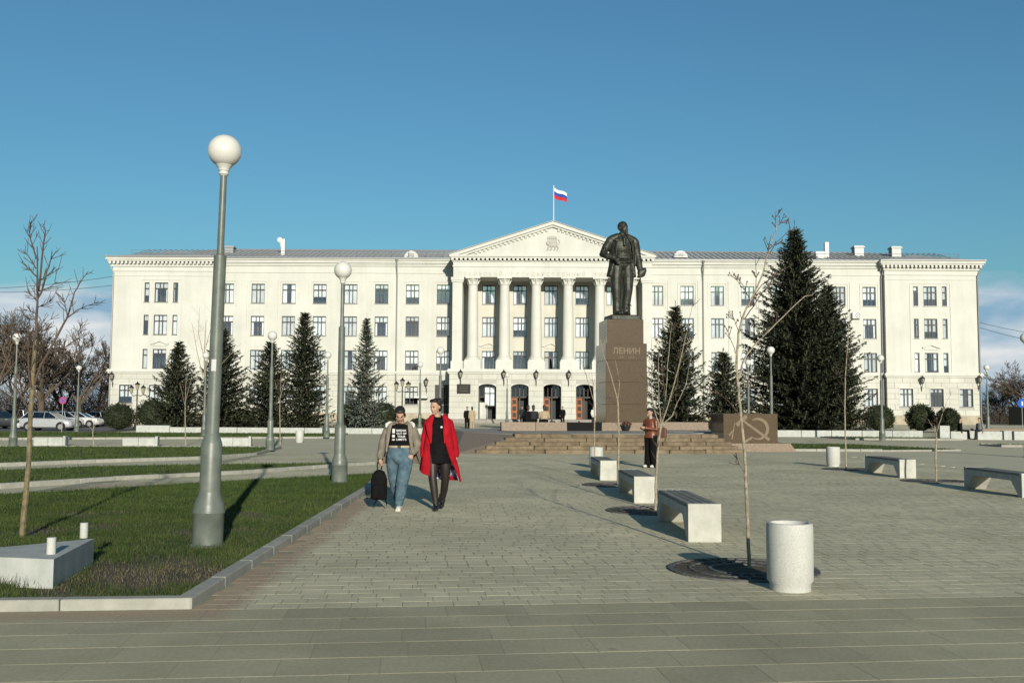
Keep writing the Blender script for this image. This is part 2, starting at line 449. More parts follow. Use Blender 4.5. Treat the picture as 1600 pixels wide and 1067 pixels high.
def in_poly(x, y, poly):
    c = False; n = len(poly)
    for i in range(n):
        x1, y1 = poly[i]; x2, y2 = poly[(i + 1) % n]
        if (y1 > y) != (y2 > y) and x < (x2 - x1) * (y - y1) / (y2 - y1) + x1: c = not c
    return c
LAWNS = [
    dict(poly=[(-16, 6.36), (-2.44, 7.71), (-2.72, 19.4), (-3.1, 24.3), (-5.84, 21.5), (-7.53, 19.25), (-9, 17.58), (-16, 9.6)], tall=[0, 1, 2], n=1),
    dict(poly=[(-17, 11.5), (-10, 19.57), (-8.67, 21.9), (-6.6, 24.3), (-4.88, 27.6), (-3.9, 29.3), (-8.69, 27.9), (-11.2, 26.6), (-12.64, 24.7), (-20, 16.3)], tall=[0, 1, 2, 3, 4], n=2),
    dict(poly=[(-24, 16), (-13.96, 27.26), (-12.31, 29.58), (-10, 31.9), (-8.93, 34.98), (-9.65, 41.9), (-21, 41), (-32, 38)], tall=[0, 1, 2, 3, 4, 5], n=3),
    dict(poly=[(-40, 47.5), (-25.5, 49.8), (-9.5, 54), (-9.9, 60.3), (-40, 60.3)], tall=[0, 1, 2], n=4),
    dict(poly=[(11.9, 41.9), (15.6, 41.9), (19.4, 43.0), (16.3, 48.2), (12.6, 48.5)], tall=[0], n=5),
    dict(poly=[(19.2, 55.6), (25.2, 55.6), (25.0, 58.3), (18.4, 59.5)], tall=[0], n=6),
    dict(poly=[(23.2, 47.2), (32, 47.2), (32, 49.6), (23.0, 49.0)], tall=[0, 2], n=7),
]
lawn_polys = [L['poly'] for L in LAWNS]
def uv_of(p):
    q = CAM_M.transposed() @ (Vector(p) - Vector((0, 0, CAM_H)))
    if q.z >= -0.1: return (-9999, -9999)
    return (800 + 1550 * q.x / -q.z, 533.5 - 1550 * q.y / -q.z)

# large slabs across the front
slab_me = MB().bbox(-0.2982, 0.2982, -0.1982, 0.1982, -0.03, 0, 0.0015).mesh('paving_slab'); slab_me.materials.append(M_SLAB)
for j in range(8):
    for i in range(-14, 16):
        lx = (i + 0.5 * (j % 2)) * 0.6 + 0.13 * (j % 3); ly = -0.2 - 0.4 * j
        c = PO + EX * lx + EY * ly
        u, v = uv_of(c)
        if not (-140 < u < 1740 and v < 1120): continue
        o = bpy.data.objects.new('paving_slab', slab_me); COL.objects.link(o); o.parent = plaza
        o.location = (c.x, c.y, random.uniform(-0.0003, 0.0003)); o.rotation_euler = (random.uniform(-.0004, .0004), random.uniform(-.0004, .0004), TH)
# small pavers beyond
pv = []
y = 0.0; j = 0
while y < 29.5:
    x = -10 + random.uniform(-0.3, 0)
    while x < 16:
        w = random.choice((0.2, 0.2, 0.2, 0.3, 0.4)) if random.random() < 0.6 else 0.2
        cx, cy = x + w / 2, y + 0.1
        c = PO + EX * cx + EY * cy
        u, v = uv_of(c)
        if -130 < u < 1730 and c.y < 36.5 and c.x > -8.5 and not any(in_poly(c.x, c.y, p) for p in lawn_polys[:2]):
            pv.append((cx, cy, w, c, u, v))
        x += w
    y += 0.2; j += 1
pv.sort(key=lambda q: (0 if 0 < q[4] < 1600 else 1, -q[5]))
pm = {}
for w in (0.2, 0.3, 0.4):
    me = MB().bbox(-w / 2 + 0.0035, w / 2 - 0.0035, -0.0985, 0.0985, -0.03, 0, 0.0012).mesh('paver'); me.materials.append(M_PAVER); pm[w] = me
for (cx, cy, w, c, u, v) in pv[:290]:
    o = bpy.data.objects.new('paver', pm[w]); COL.objects.link(o); o.parent = plaza
    o.location = (c.x, c.y, random.uniform(-0.0005, 0.0005)); o.rotation_euler = (random.uniform(-.001, .001), random.uniform(-.003, .003), TH)
rest = pv[290:]
N = len(rest)
cxy = np.array([[q[3].x, q[3].y] for q in rest]); ww = np.array([q[2] for q in rest])
gapx = rng.uniform(0.003, 0.006, N) * (1 + 0.9 * (rng.random(N) < 0.3)); zt = rng.uniform(-0.0004, 0.0004, N)
ex = np.array([EX.x, EX.y]); ey = np.array([EY.x, EY.y])
V = np.zeros((N, 8, 3))
for k, (sx, sy) in enumerate(((-1, -1), (1, -1), (1, 1), (-1, 1))):
    hx = (ww / 2 - gapx)[:, None] * sx; hy = 0.0988 * sy
    for b, off in ((0, 0.0), (4, 0.0012)):
        p = cxy + ex[None] * (hx - off * sx) + ey[None] * (hy - off * sy)
        V[:, k + b, :2] = p
    V[:, k, 2] = -0.03; V[:, k + 4, 2] = zt + 0.0
base = (np.arange(N) * 8)[:, None, None]
F = np.array([[4, 5, 6, 7], [0, 1, 5, 4], [1, 2, 6, 5], [2, 3, 7, 6], [3, 0, 4, 7]])[None] + base
o = np_mesh('pavers', V.reshape(-1, 3), F.reshape(-1, 4), M_PAVERS, plaza); o['kind'] = 'stuff'

# kerbs
def kerb_line(parent, pts, h, w, m=M_KERB, step=1.0, base=-0.05):
    for a, b in zip(pts[:-1], pts[1:]):
        a = Vector((*a, 0)); b = Vector((*b, 0)); L = (b - a).length
        if L < 0.2: continue
        n = max(1, round(L / step)); l = L / n; d = (b - a) / L; ang = math.atan2(d.y, d.x)
        me = MB().bbox(-l / 2 + 0.004, l / 2 - 0.004, -w, 0, base, h, 0.008).mesh('kerb_stone'); me.materials.append(m)
        for i in range(n):
            c = a + d * (l * (i + 0.5))
            if c.y > 9 and abs(c.x) > 0.62 * c.y + 4: continue
            o = bpy.data.objects.new('kerb_stone', me); COL.objects.link(o); o.parent = parent
            s = (gz(c.y + d.y * l / 2) - gz(c.y - d.y * l / 2)) / l
            o.location = (c.x, c.y, gz(c.y) + random.uniform(-0.003, 0.003)); o.rotation_euler = (0, -math.atan(s), ang)

M_GRASS = mat('grass_blades', (0.024, 0.052, 0.009), (0.072, 0.104, 0.021), scale=1.3, rough=0.7, island=0.35, contrast=(0.3, 0.7), spec=0.2)
M_STRAW = mat('dry_grass', (0.17, 0.14, 0.075), (0.10, 0.09, 0.042), scale=3.0, rough=0.8, island=0.3)
def shrink(poly, w):
    out = []; n = len(poly)
    area = sum(poly[i][0] * poly[(i + 1) % n][1] - poly[(i + 1) % n][0] * poly[i][1] for i in range(n)) / 2
    s = 1 if area > 0 else -1
    for i in range(n):
        p0 = Vector(poly[i - 1]); p = Vector(poly[i]); p1 = Vector(poly[(i + 1) % n])
        d0 = (p - p0).normalized(); d1 = (p1 - p).normalized()
        nn = Vector((-d0.y, d0.x)) * s + Vector((-d1.y, d1.x)) * s
        nn = nn / max(0.4, nn.length_squared / 2) if nn.length > 1e-3 else Vector((0, 0))
        q = p + nn * w; out.append((q.x, q.y))
    return out
def blades(name, poly, dens, hmin, hmax, wid, m, ymax=1e9, test=None):
    xs = [p[0] for p in poly]; ys = [p[1] for p in poly]
    x0, x1, y0, y1 = min(xs), max(xs), min(ys), max(ys)
    n = int((x1 - x0) * (y1 - y0) * dens)
    X = rng.uniform(x0, x1, n); Y = rng.uniform(y0, y1, n)
    keep = (np.abs(X) < 0.56 * Y + 0.6) & (Y < ymax)
    ins = np.zeros(n, bool); k = len(poly)
    for i in range(k):
        xa, ya = poly[i]; xb, yb = poly[(i + 1) % k]
        if yb == ya: continue
        cond = ((ya > Y) != (yb > Y)) & (X < (xb - xa) * (Y - ya) / (yb - ya) + xa)
        ins ^= cond
    keep &= ins
    if test is not None: keep &= test(X, Y)
    X, Y = X[keep], Y[keep]; n = len(X)
    g = np.where(Y < 42, 0, np.minimum(0.6, (Y - 42) / 56 * 0.6)) + 0.045
    a = rng.uniform(0, 2 * np.pi, n); h = rng.uniform(hmin, hmax, n) * (0.75 + 0.5 * (0.5 + 0.25 * (np.sin(X * 9.1 + 2 * np.sin(Y * 6.3)) + np.sin(Y * 11.7 + 2 * np.sin(X * 7.9))))) * (1 + 1.1 * (rng.random(n) < 0.02)); le = rng.uniform(0.2, 0.9, n) * h; la = rng.uniform(0, 2 * np.pi, n)
    dx = np.cos(a) * wid / 2; dy = np.sin(a) * wid / 2
    V = np.zeros((n, 3, 3))
    V[:, 0] = np.stack([X - dx, Y - dy, g - 0.01], 1); V[:, 1] = np.stack([X + dx, Y + dy, g - 0.01], 1)
    V[:, 2] = np.stack([X + np.cos(la) * le, Y + np.sin(la) * le, g + h], 1)
    o = np_mesh(name, V.reshape(-1, 3), np.arange(3 * n).reshape(-1, 3), m); return o
LN = ['front lawn beside the tall lamp post', 'narrow wedge lawn between the two paths', 'middle lawn before the white benches', 'back lawn before the white parapet',
      'small bed beside the granite emblem block', 'small bed at the foot of the far lamp', 'small bed at the edge of the square']
def patchy(X, Y):
    s = np.sin(X * 3.1 + 1.3 * np.sin(Y * 2.3)) + np.sin(Y * 2.7 + 1.1 * np.sin(X * 1.9 + 1)) + 0.6 * np.sin(X * 7.3 + Y * 5.1)
    bare = np.exp(-(((X + 3.0) / 0.85) ** 2 + ((Y - 8.75) / 0.55) ** 2)) * 3.2
    return s * 0.62 + bare < 0.72 + rng.normal(0, 0.5, len(X))
for k, L in enumerate(LAWNS):
    poly = L['poly']
    kb = empty('kerb', (0, 0, 0), kind='structure')
    pts = poly + [poly[0]]
    area = sum(poly[i][0] * poly[(i + 1) % len(poly)][1] - poly[(i + 1) % len(poly)][0] * poly[i][1] for i in range(len(poly)))
    for i in range(len(poly)):
        a, b = pts[i], pts[i + 1]
        if area > 0: a, b = b, a
        kerb_line(kb, [a, b], 0.085 if i in L['tall'] else 0.05, 0.13 if i in L['tall'] else 0.08)
    soil = shrink(poly, 0.06)
    mb = MB(); mb.add([(p[0], p[1], gz(p[1]) + 0.045) for p in soil], [tuple(range(len(soil)))])
    lo = mb.build('lawn', M_SOIL); tag(lo, kind='structure')
    gp = shrink(poly, 0.14)
    if k == 0:
        g1 = blades('grass', gp, 3200, 0.025, 0.06, 0.006, M_GRASS, ymax=15, test=patchy); tag(g1, 'short green grass blades on the front lawn', 'grass', kind='stuff')
        g2 = blades('grass', gp, 1500, 0.03, 0.06, 0.011, M_GRASS, test=lambda X, Y: Y > 14.6); tag(g2, 'short green grass on the far end of the front lawn', 'grass', kind='stuff')
        g3 = blades('dry_grass', gp, 420, 0.01, 0.04, 0.008, M_STRAW, ymax=17); tag(g3, 'straw coloured dead blades scattered in the front lawn', 'grass', kind='stuff')
        bare = [(-4.0, 8.05), (-2.6, 8.2), (-2.65, 9.6), (-3.6, 9.3)]
        g4 = blades('dry_grass', bare, 900, 0.005, 0.03, 0.008, M_STRAW); tag(g4, 'dead straw on the worn corner of the front lawn', 'grass', kind='stuff')
        edge = [(-4.35, 8.28), (-3.75, 8.32), (-3.8, 8.52), (-4.35, 8.5)]
        g5 = blades('grass', edge, 3500, 0.05, 0.13, 0.006, M_GRASS); tag(g5, 'longer grass at the foot of the concrete block', 'grass', kind='stuff')
    else:
        d = {1: 420, 2: 220, 3: 130}.get(k, 130); w = {1: 0.018, 2: 0.028, 3: 0.045}.get(k, 0.04)
        gg = blades('grass', gp, d, 0.03, 0.065, w, M_GRASS); tag(gg, 'grass of the ' + LN[k], 'grass', kind='stuff')
# ------------------------------------------------------------------ the university building
BX0, BX1, YB, YR, YP, PC = -41.75, 48.65, 103.5, 102.9, 99.6, 4.07
PX0, PX1 = PC - 10.35, PC + 10.35
RLX, RRX = -31.05, 38.9
bld = empty('university_building', (PC, YB, 0.6), label='long white four-storey university building with columned portico and pediment', cat='building')
ROWS = [(12.9, 14.95), (9.5, 11.56), (5.96, 8.0)]
GROW = (2.4, 4.28)
WW, NW = 1.38, 0.5
wins = []          # (x centre, z0, z1, y wall, width)
WL = [-29.92 + 3.243 * i for i in range(8)]
WR = [15.16 + 3.187 * i for i in range(8)]
WP = [PC + 3.26 * i for i in (-2, -1, 0, 1, 2)]
RL = [-38.13, -36.63, -35.13]; RRs = [42.1, 43.6, 45.1]
GL = [-40.0, -36.9, -33.8]; GR = [40.9, 44.05, 47.1]

def op(xs, rows, w): return [(x - w / 2, x + w / 2, a, b) for x in xs for (a, b) in rows]
def wall(name, x0, x1, z0, z1, y, ops, depth, m, sub=None):
    mb = MB()
    xs = sorted({x0, x1} | {o[0] for o in ops} | {o[1] for o in ops}); zs = sorted({z0, z1} | {o[2] for o in ops} | {o[3] for o in ops})
    xs = [x for x in xs if x0 <= x <= x1]; zs = [z for z in zs if z0 <= z <= z1]
    vid = {}
    def V(x, z):
        if (x, z) not in vid: vid[(x, z)] = len(mb.v); mb.v.append((x, y, z))
        return vid[(x, z)]
    for i in range(len(xs) - 1):
        for k in range(len(zs) - 1):
            cx, cz = (xs[i] + xs[i + 1]) / 2, (zs[k] + zs[k + 1]) / 2
            if any(o[0] < cx < o[1] and o[2] < cz < o[3] for o in ops): continue
            mb.f.append((V(xs[i], zs[k]), V(xs[i + 1], zs[k]), V(xs[i + 1], zs[k + 1]), V(xs[i], zs[k + 1])))
    for (a, b, c, d) in ops:
        for p, q in (((a, c), (a, d)), ((b, d), (b, c)), ((a, d), (b, d)), ((b, c), (a, c))):
            mb.add([(p[0], y, p[1]), (q[0], y, q[1]), (q[0], y + depth, q[1]), (p[0], y + depth, p[1])], [(0, 1, 2, 3)])
    return mb.build(name, m, bld, world=True)

wall('wall', BX0, RLX, 5.5, 17.2, YR, op([RL[1]], ROWS, WW) + op([RL[0], RL[2]], ROWS, NW), 0.22, M_WALL)
wall('wall', RLX, PX0, 5.5, 17.2, YB, op(WL, ROWS, WW), 0.22, M_WALL)
wall('wall', PX0, PX1, 5.5, 17.2, YB, op(WP, ROWS, WW), 0.22, M_WALLC)
wall('wall', PX1, RRX, 5.5, 17.2, YB, op(WR, ROWS, WW), 0.22, M_WALL)
wall('wall', RRX, BX1, 5.5, 17.2, YR, op([RRs[1]], ROWS, WW) + op([RRs[0], RRs[2]], ROWS, NW), 0.22, M_WALL)
for (x0, x1, y, gx) in ((BX0 + 0.04, RLX - 0.04, YR + 0.02, GL), (RLX, PX0, YB + 0.02, WL), (PX1, RRX, YB + 0.02, WR), (RRX + 0.04, BX1 - 0.04, YR + 0.02, GR)):
    wall('ground_floor_wall', x0, x1, 0.4, 5.5, y, op(gx, [GROW], WW), 0.22, M_RUSTJ)
# sides, back and added dark backing that stands for unlit rooms
mb = MB(); 
for (x, s) in ((BX0, -1), (BX1, 1)): mb.add([(x, YR, 0.4), (x, 119, 0.4), (x, 119, 17.2), (x, YR, 17.2)], [(0, 1, 2, 3)])
mb.add([(BX0, 119, 0.4), (BX1, 119, 0.4), (BX1, 119, 17.2), (BX0, 119, 17.2)], [(0, 1, 2, 3)])
for x in (RLX, RRX): mb.add([(x, YR, 5.5), (x, YB, 5.5), (x, YB, 17.2), (x, YR, 17.2)], [(0, 1, 2, 3)])
mb.build('side_wall', M_WALL, bld, world=True)
mb = MB()
for x in (RLX - 0.04, RRX + 0.04): mb.add([(x, YR + 0.02, 0.4), (x, YB + 0.02, 0.4), (x, YB + 0.02, 5.5), (x, YR + 0.02, 5.5)], [(0, 1, 2, 3)])
mb.build('return_wall', M_RUST, bld, world=True)
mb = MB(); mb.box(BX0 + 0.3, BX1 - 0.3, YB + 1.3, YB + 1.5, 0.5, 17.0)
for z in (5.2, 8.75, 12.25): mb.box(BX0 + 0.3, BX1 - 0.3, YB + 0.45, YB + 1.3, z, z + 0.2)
mb.build('dark_backing', M_INT, bld, world=True)

# rusticated blocks
def blocks(segments, y, z0, z1, nc, ops, L, single, name='stone_block'):
    ch = (z1 - z0) / nc; joined = MB()
    for c in range(nc):
        a, b = z0 + c * ch + 0.012, z0 + (c + 1) * ch - 0.012
        for (x0, x1) in segments:
            cuts = sorted([(o[0], o[1]) for o in ops if o[2] < b - 0.05 and o[3] > a + 0.05 and o[0] < x1 and o[1] > x0])
            spans = []; cur = x0
            for (p, q) in cuts:
                if p > cur: spans.append((cur, p))
                cur = max(cur, q)
            if cur < x1: spans.append((cur, x1))
            for (p, q) in spans:
                bs = [p]; x = math.floor(p / L) * L + (L / 2 if c % 2 else 0)
                while x < q:
                    if x > p + 0.3 and x < q - 0.3: bs.append(x)
                    x += L
                bs.append(q)
                for s, e in zip(bs[:-1], bs[1:]):
                    s2 = s + (0.012 if s > p else 0.0); e2 = e - (0.012 if e < q else 0.0)
                    if e2 - s2 < 0.05: continue
                    m_ = MB() if single else joined
                    d = random.uniform(0.034, 0.042)
                    m_.add([(s2, y + 0.06, a), (e2, y + 0.06, a), (e2, y + 0.06, b), (s2, y + 0.06, b), (s2 + .01, y + 0.02 - d, a + .01), (e2 - .01, y + 0.02 - d, a + .01), (e2 - .01, y + 0.02 - d, b - .01), (s2 + .01, y + 0.02 - d, b - .01)],
                           [(4, 5, 6, 7), (0, 1, 5, 4), (1, 2, 6, 5), (2, 3, 7, 6), (3, 0, 4, 7)])
                    if single: m_.build(name, M_RUST, bld, world=True)
    if not single:
        o = joined.build('stone_block_courses', M_RUST, bld, world=True); o['kind'] = 'stuff'
blocks([(BX0, RLX)], YR, 1.5, 5.46, 7, op(GL, [GROW], WW + 0.16), 1.62, True)
blocks([(RRX, BX1)], YR, 1.5, 5.46, 7, op(GR, [GROW], WW + 0.16), 1.62, True)
blocks([(RLX, PX0 - 0.02)], YB, 1.5, 5.46, 7, op(WL, [GROW], WW + 0.16), 1.62, False)
blocks([(PX1 + 0.02, RRX)], YB, 1.5, 5.46, 7, op(WR, [GROW], WW + 0.16), 1.62, False)
for (x0, x1, y) in ((BX0, RLX, YR), (RLX, PX0, YB), (PX1, RRX, YB), (RRX, BX1, YR)):
    n = max(1, round((x1 - x0) / 2.6)); w = (x1 - x0) / n
    for i in range(n):
        MB().box(x0 + i * w + 0.008, x0 + (i + 1) * w - 0.008, y - 0.09 - random.uniform(0, 0.01), y + 0.05, -0.1, 1.47).build('plinth_block', M_PLINTH, bld, world=True)

# horizontal courses and cornices
def course(name, x0, x1, y, parts, m=M_TRIM):
    mb = MB()
    for (z0, z1, pr) in parts: mb.box(x0 - pr, x1 + pr, y - pr, y + 0.1, z0, z1)
    return mb.build(name, m, bld, world=True)
for (x0, x1, y) in ((BX0, RLX, YR), (RRX, BX1, YR)):
    course('ledge', x0, x1, y, [(5.46, 5.62, 0.14), (5.622, 5.80, 0.24), (5.802, 5.92, 0.16)])
    course('cornice', x0, x1, y, [(15.62, 15.70, 0.05), (16.12, 16.24, 0.08), (16.62, 16.80, 0.14), (17.14, 17.30, 0.46), (17.302, 17.56, 0.58)])
    mb = MB(); n = int((x1 - x0 + 0.6) / 0.42)
    for i in range(n + 1): mb.box(x0 - 0.3 + 0.42 * i, x0 - 0.3 + 0.42 * i + 0.23, y - 0.42, y - 0.02, 16.86, 17.139)
    mb.build('dentil_course', M_TRIM, bld, world=True)['kind'] = 'stuff'
for (x0, x1, y) in ((RLX, PX0, YB), (PX1, RRX, YB)):
    mb = MB()
    for (z0, z1, pr) in [(5.46, 5.62, 0.12), (5.622, 5.80, 0.2), (5.802, 5.92, 0.14)]: mb.box(x0, x1, y - pr, y + 0.1, z0, z1)
    mb.build('ledge', M_TRIM, bld, world=True)
    mb = MB()
    for (z0, z1, pr) in [(16.12, 16.22, 0.07), (16.85, 17.0, 0.12), (17.002, 17.16, 0.2), (17.162, 17.42, 0.36), (17.422, 17.58, 0.5)]: mb.box(x0, x1, y - pr, y + 0.1, z0, z1)
    mb.build('cornice', M_TRIM, bld, world=True)
# shallow strips between window bays
def strip_between(xs, y, z0, z1, w):
    for a, b in zip(xs[:-1], xs[1:]):
        c = (a + b) / 2; MB().box(c - w / 2, c + w / 2, y - 0.06, y + 0.02, z0, z1).build('pilaster_strip', M_WALL, bld, world=True)
strip_between(WL, YB, 5.92, 15.45, 0.95); strip_between(WR, YB, 5.92, 15.45, 0.95)
for xs in (WL, WR):
    for x in xs:
        mb = MB(); mb.box(x - 1.0, x + 1.0, YB - 0.05, YB + 0.02, 15.2, 15.3); mb.box(x - 1.0, x - 0.9, YB - 0.05, YB + 0.02, 12.6, 15.199); mb.box(x + 0.9, x + 1.0, YB - 0.05, YB + 0.02, 12.6, 15.199)
        mb.build('window_surround', M_TRIM, bld, world=True)
for xs, (x0, x1) in ((RL, (BX0, RLX)), (RRs, (RRX, BX1))):
    mb = MB()
    for x in (xs[0] - 0.65, xs[2] + 0.55): mb.box(x, x + 0.1, YR - 0.05, YR + 0.02, 5.92, 15.2)
    mb.box(xs[0] - 0.65, xs[2] + 0.65, YR - 0.05, YR + 0.02, 15.201, 15.3)
    mb.build('bay_surround', M_TRIM, bld, world=True)
for x in GL + GR + WL + WR:
    y = YR if (x in GL or x in GR) else YB
    mb = MB(); mb.box(x - 0.77, x + 0.77, y - 0.05, y + 0.05, 4.281, 4.40); mb.box(x - 0.77, x - 0.691, y - 0.05, y + 0.05, 2.4, 4.28); mb.box(x + 0.691, x + 0.77, y - 0.05, y + 0.05, 2.4, 4.28)
    mb.build('window_surround', M_TRIM, bld, world=True)
# pointed hoods over some second floor windows
for (x, y) in ((RL[1], YR), (RRs[1], YR), (WP[0], YB), (WP[2], YB), (WP[4], YB)):
    mb = MB()
    for s in (-1, 1):
        mb.prism([(x, 8.78), (x, 8.92), (x + s * 0.75, 8.6), (x + s * 0.95, 8.6), (x + s * 0.95, 8.48), (x + s * 0.72, 8.48)], y - 0.16, y + 0.02)
    mb.box(x - 0.7, x + 0.7, y - 0.08, y + 0.01, 8.3, 8.38)
    mb.build('window_hood', M_TRIM, bld, world=True)

# windows
def window_proto(w, h, cols):
    fr = MB(); t = 0.06; y0, y1 = 0.08, 0.15
    fr.box(-w / 2, -w / 2 + t, y0, y1, 0, h); fr.box(w / 2 - t, w / 2, y0, y1, 0, h); fr.box(-w / 2 + t, w / 2 - t, y0, y1, 0, t); fr.box(-w / 2 + t, w / 2 - t, y0, y1, h - t, h)
    zt = h * 0.68
    fr.box(-w / 2 + t, w / 2 - t, y0 - 0.01, y1, zt, zt + 0.08)
    for x in cols: fr.box(x - 0.045, x + 0.045, y0 - 0.005, y1 - 0.003, t, h - t)
    pane = MB().add([(-w / 2 + .02, 0.12, .02), (w / 2 - .02, 0.12, .02), (w / 2 - .02, 0.12, h - .02), (-w / 2 + .02, 0.12, h - .02)], [(0, 1, 2, 3)])
    sill = MB().box(-w / 2 - 0.05, w / 2 + 0.05, -0.1, 0.1, -0.05, 0.0)
    return fr, pane, sill
def curtain_mesh(w, h, kind):
    mb = MB()
    def drape(x0, x1, z0, z1, y=0.26):
        n = max(4, int((x1 - x0) / 0.07)); vs = []; fs = []
        for i in range(n + 1):
            x = x0 + (x1 - x0) * i / n; yy = y + 0.025 * (1 if i % 2 else -1)
            vs += [(x, yy, z0), (x, yy, z1)]
        for i in range(n): fs.append((2 * i, 2 * i + 2, 2 * i + 3, 2 * i + 1))
        mb.add(vs, fs)
    a = -w / 2 - 0.1; b = w / 2 + 0.1
    if kind == 0: drape(a, b, 0, h + .1)
    elif kind == 1: drape(a, a + w * 0.42, 0, h + .1); drape(b - w * 0.42, b, 0, h + .1)
    elif kind == 2: drape(a, b, h * 0.35, h + .1, 0.28)
    elif kind == 3: drape(a, a + w * 0.3, 0, h + .1); drape(b - w * 0.5, b, h * .1, h + .1)
    elif kind == 4: drape(a, b, h * 0.68, h + .1, 0.28); drape(a, a + w * 0.25, 0, h * .68); drape(b - w * 0.25, b, 0, h * .68)
    else: drape(a, b, h * 0.8, h + .1)
    return mb.mesh('curtain')
PROTO = {}
def window_kit(w, h, cols):
    key = (round(w, 2), round(h, 2))
    if key not in PROTO:
        fr, pane, sill = window_proto(w, h, cols)
        kit = [fr.mesh('window'), pane.mesh('pane'), sill.mesh('sill')] + [curtain_mesh(w, h, k) for k in range(6)]
        for me, m in zip(kit, [M_FRAME, M_GLASS, M_GUTTER] + [M_CURT] * 6): me.materials.append(m)
        PROTO[key] = kit
    return PROTO[key]
def place_window(x, z0, z1, y, w, cols):
    kit = window_kit(w, z1 - z0, cols)
    o = bpy.data.objects.new('window', kit[0]); COL.objects.link(o); o.parent = bld; o.location = Vector((x, y, z0)) - bld.location
    for nm, me in (('pane', kit[1]), ('sill', kit[2]), ('curtain', kit[3 + random.choice((0, 0, 0, 0, 1, 1, 2, 2, 3, 4, 4, 5))])):
        c = bpy.data.objects.new(nm, me); COL.objects.link(c); c.parent = o
C3 = (-0.17, 0.2)
for xs, y in ((WL, YB), (WR, YB), (WP, YB), ([RL[1]], YR), ([RRs[1]], YR)):
    for x in xs:
        for (a, b) in ROWS: place_window(x, a, b, y, WW, C3)
for xs in ([RL[0], RL[2]], [RRs[0], RRs[2]]):
    for x in xs:
        for (a, b) in ROWS: place_window(x, a, b, YR, NW, ())
for xs, y in ((GL, YR), (GR, YR), (WL, YB), (WR, YB)):
    for x in xs: place_window(x, GROW[0], GROW[1], y + 0.02, WW, C3)

# roof
def hip(name, x0, x1, y0, y1, z0, rise, run, m=M_ROOF):
    mb = MB(); zr = z0 + rise; ym = (y0 + y1) / 2
    yr0 = min(y0 + run, ym); yr1 = max(y1 - run, ym)
    vs = [(x0, y0, z0), (x1, y0, z0), (x1, y1, z0), (x0, y1, z0), (x0 + run, yr0, zr), (x1 - run, yr0, zr), (x1 - run, yr1, zr), (x0 + run, yr1, zr)]
    mb.add(vs, [(0, 1, 5, 4), (1, 2, 6, 5), (2, 3, 7, 6), (3, 0, 4, 7), (4, 5, 6, 7), (0, 3, 2, 1)])
    return mb.build(name, m, bld, world=True)
hip('roof', BX0 + 0.5, BX1 - 0.5, 102.9, 120, 17.6, 2.35, 8.5)
hip('risalit_roof', BX0 - 0.62, RLX + 0.62, 102.22, 120, 17.59, 1.45, 5.5)
hip('risalit_roof', RRX - 0.62, BX1 + 0.62, 102.22, 120, 17.59, 1.45, 5.5)
mb = MB()
for (x0, x1, y) in ((BX0 - 0.65, RLX + 0.62, 102.2), (RRX - 0.62, BX1 + 0.65, 102.2)): mb.box(x0, x1, y - 0.03, y + 0.12, 17.56, 17.66)
for (x0, x1) in ((RLX + 0.62, PX0 - 0.2), (PX1 + 0.2, RRX - 0.62)): mb.box(x0, x1, 102.86, 103.05, 17.58, 17.67)
mb.build('gutter', M_GUTTER, bld, world=True)
mb = MB()
for k in range(150):   # standing seams
    x = BX0 + 1.2 + k * 0.6
    if PX0 - 0.5 < x < PX1 + 0.5 or x > BX1 - 1.2: continue
    y0 = 103.0; mb.add([(x, y0, 17.63), (x + 0.04, y0, 17.63), (x + 0.04, y0 + 7, 19.57), (x, y0 + 7, 19.57), (x, y0, 17.70), (x + 0.04, y0, 17.70), (x + 0.04, y0 + 7, 19.64), (x, y0 + 7, 19.64)],
                       [(4, 5, 6, 7), (0, 1, 5, 4), (1, 2, 6, 5), (3, 0, 4, 7)])
o = mb.build('roof_seams', M_ROOF, bld, world=True); o['kind'] = 'stuff'
mb = MB()
for (x0, x1) in ((BX0 + 1.5, PX0 - 1), (PX1 + 1, BX1 - 1.5)):
    for z in (18.2, 18.5): mb.tube([(x0, 103.9, z), (x1, 103.9, z)], 0.022, 4)
    n = int((x1 - x0) / 1.8)
    for i in range(n + 1): x = x0 + (x1 - x0) * i / n; mb.tube([(x, 103.9, 17.8), (x, 103.9, 18.55)], 0.025, 4)
mb.build('roof_railing', M_GUTTER, bld, world=True)
for (u, v0, v1, Y, w, m) in ((360, 385, 398, 108, 0.9, M_GUTTER), (1340, 385, 400, 108, 1.0, M_GUTTER), (1398, 386, 402, 107, 1.0, M_GUTTER), (443, 374, 398, 106, 0.38, M_WHITE), (1291, 379, 402, 106, 0.42, M_WHITE), (1280, 394, 405, 105.5, 0.9, M_WHITE)):
    a = at(u, v0, Y); b = at(u, v1, Y)
    mb = MB(); mb.box(a.x - w / 2, a.x + w / 2, Y - w / 2, Y + w / 2, b.z - 0.4, a.z)
    if w > 0.8: mb.box(a.x - w / 2 - 0.1, a.x + w / 2 + 0.1, Y - w / 2 - 0.1, Y + w / 2 + 0.1, a.z - 0.22, a.z - 0.1)
    mb.build('chimney' if w > 0.8 else 'antenna_panel', m, bld, world=True)
a = at(437, 375, 106); mb = MB(); mb.ball(a, (0.3, 0.1, 0.3), 10, 6); mb.tube([a, a + Vector((0.35, 0.1, -1.6))], 0.05, 6); mb.build('dish_antenna', M_WHITE, bld, world=True)
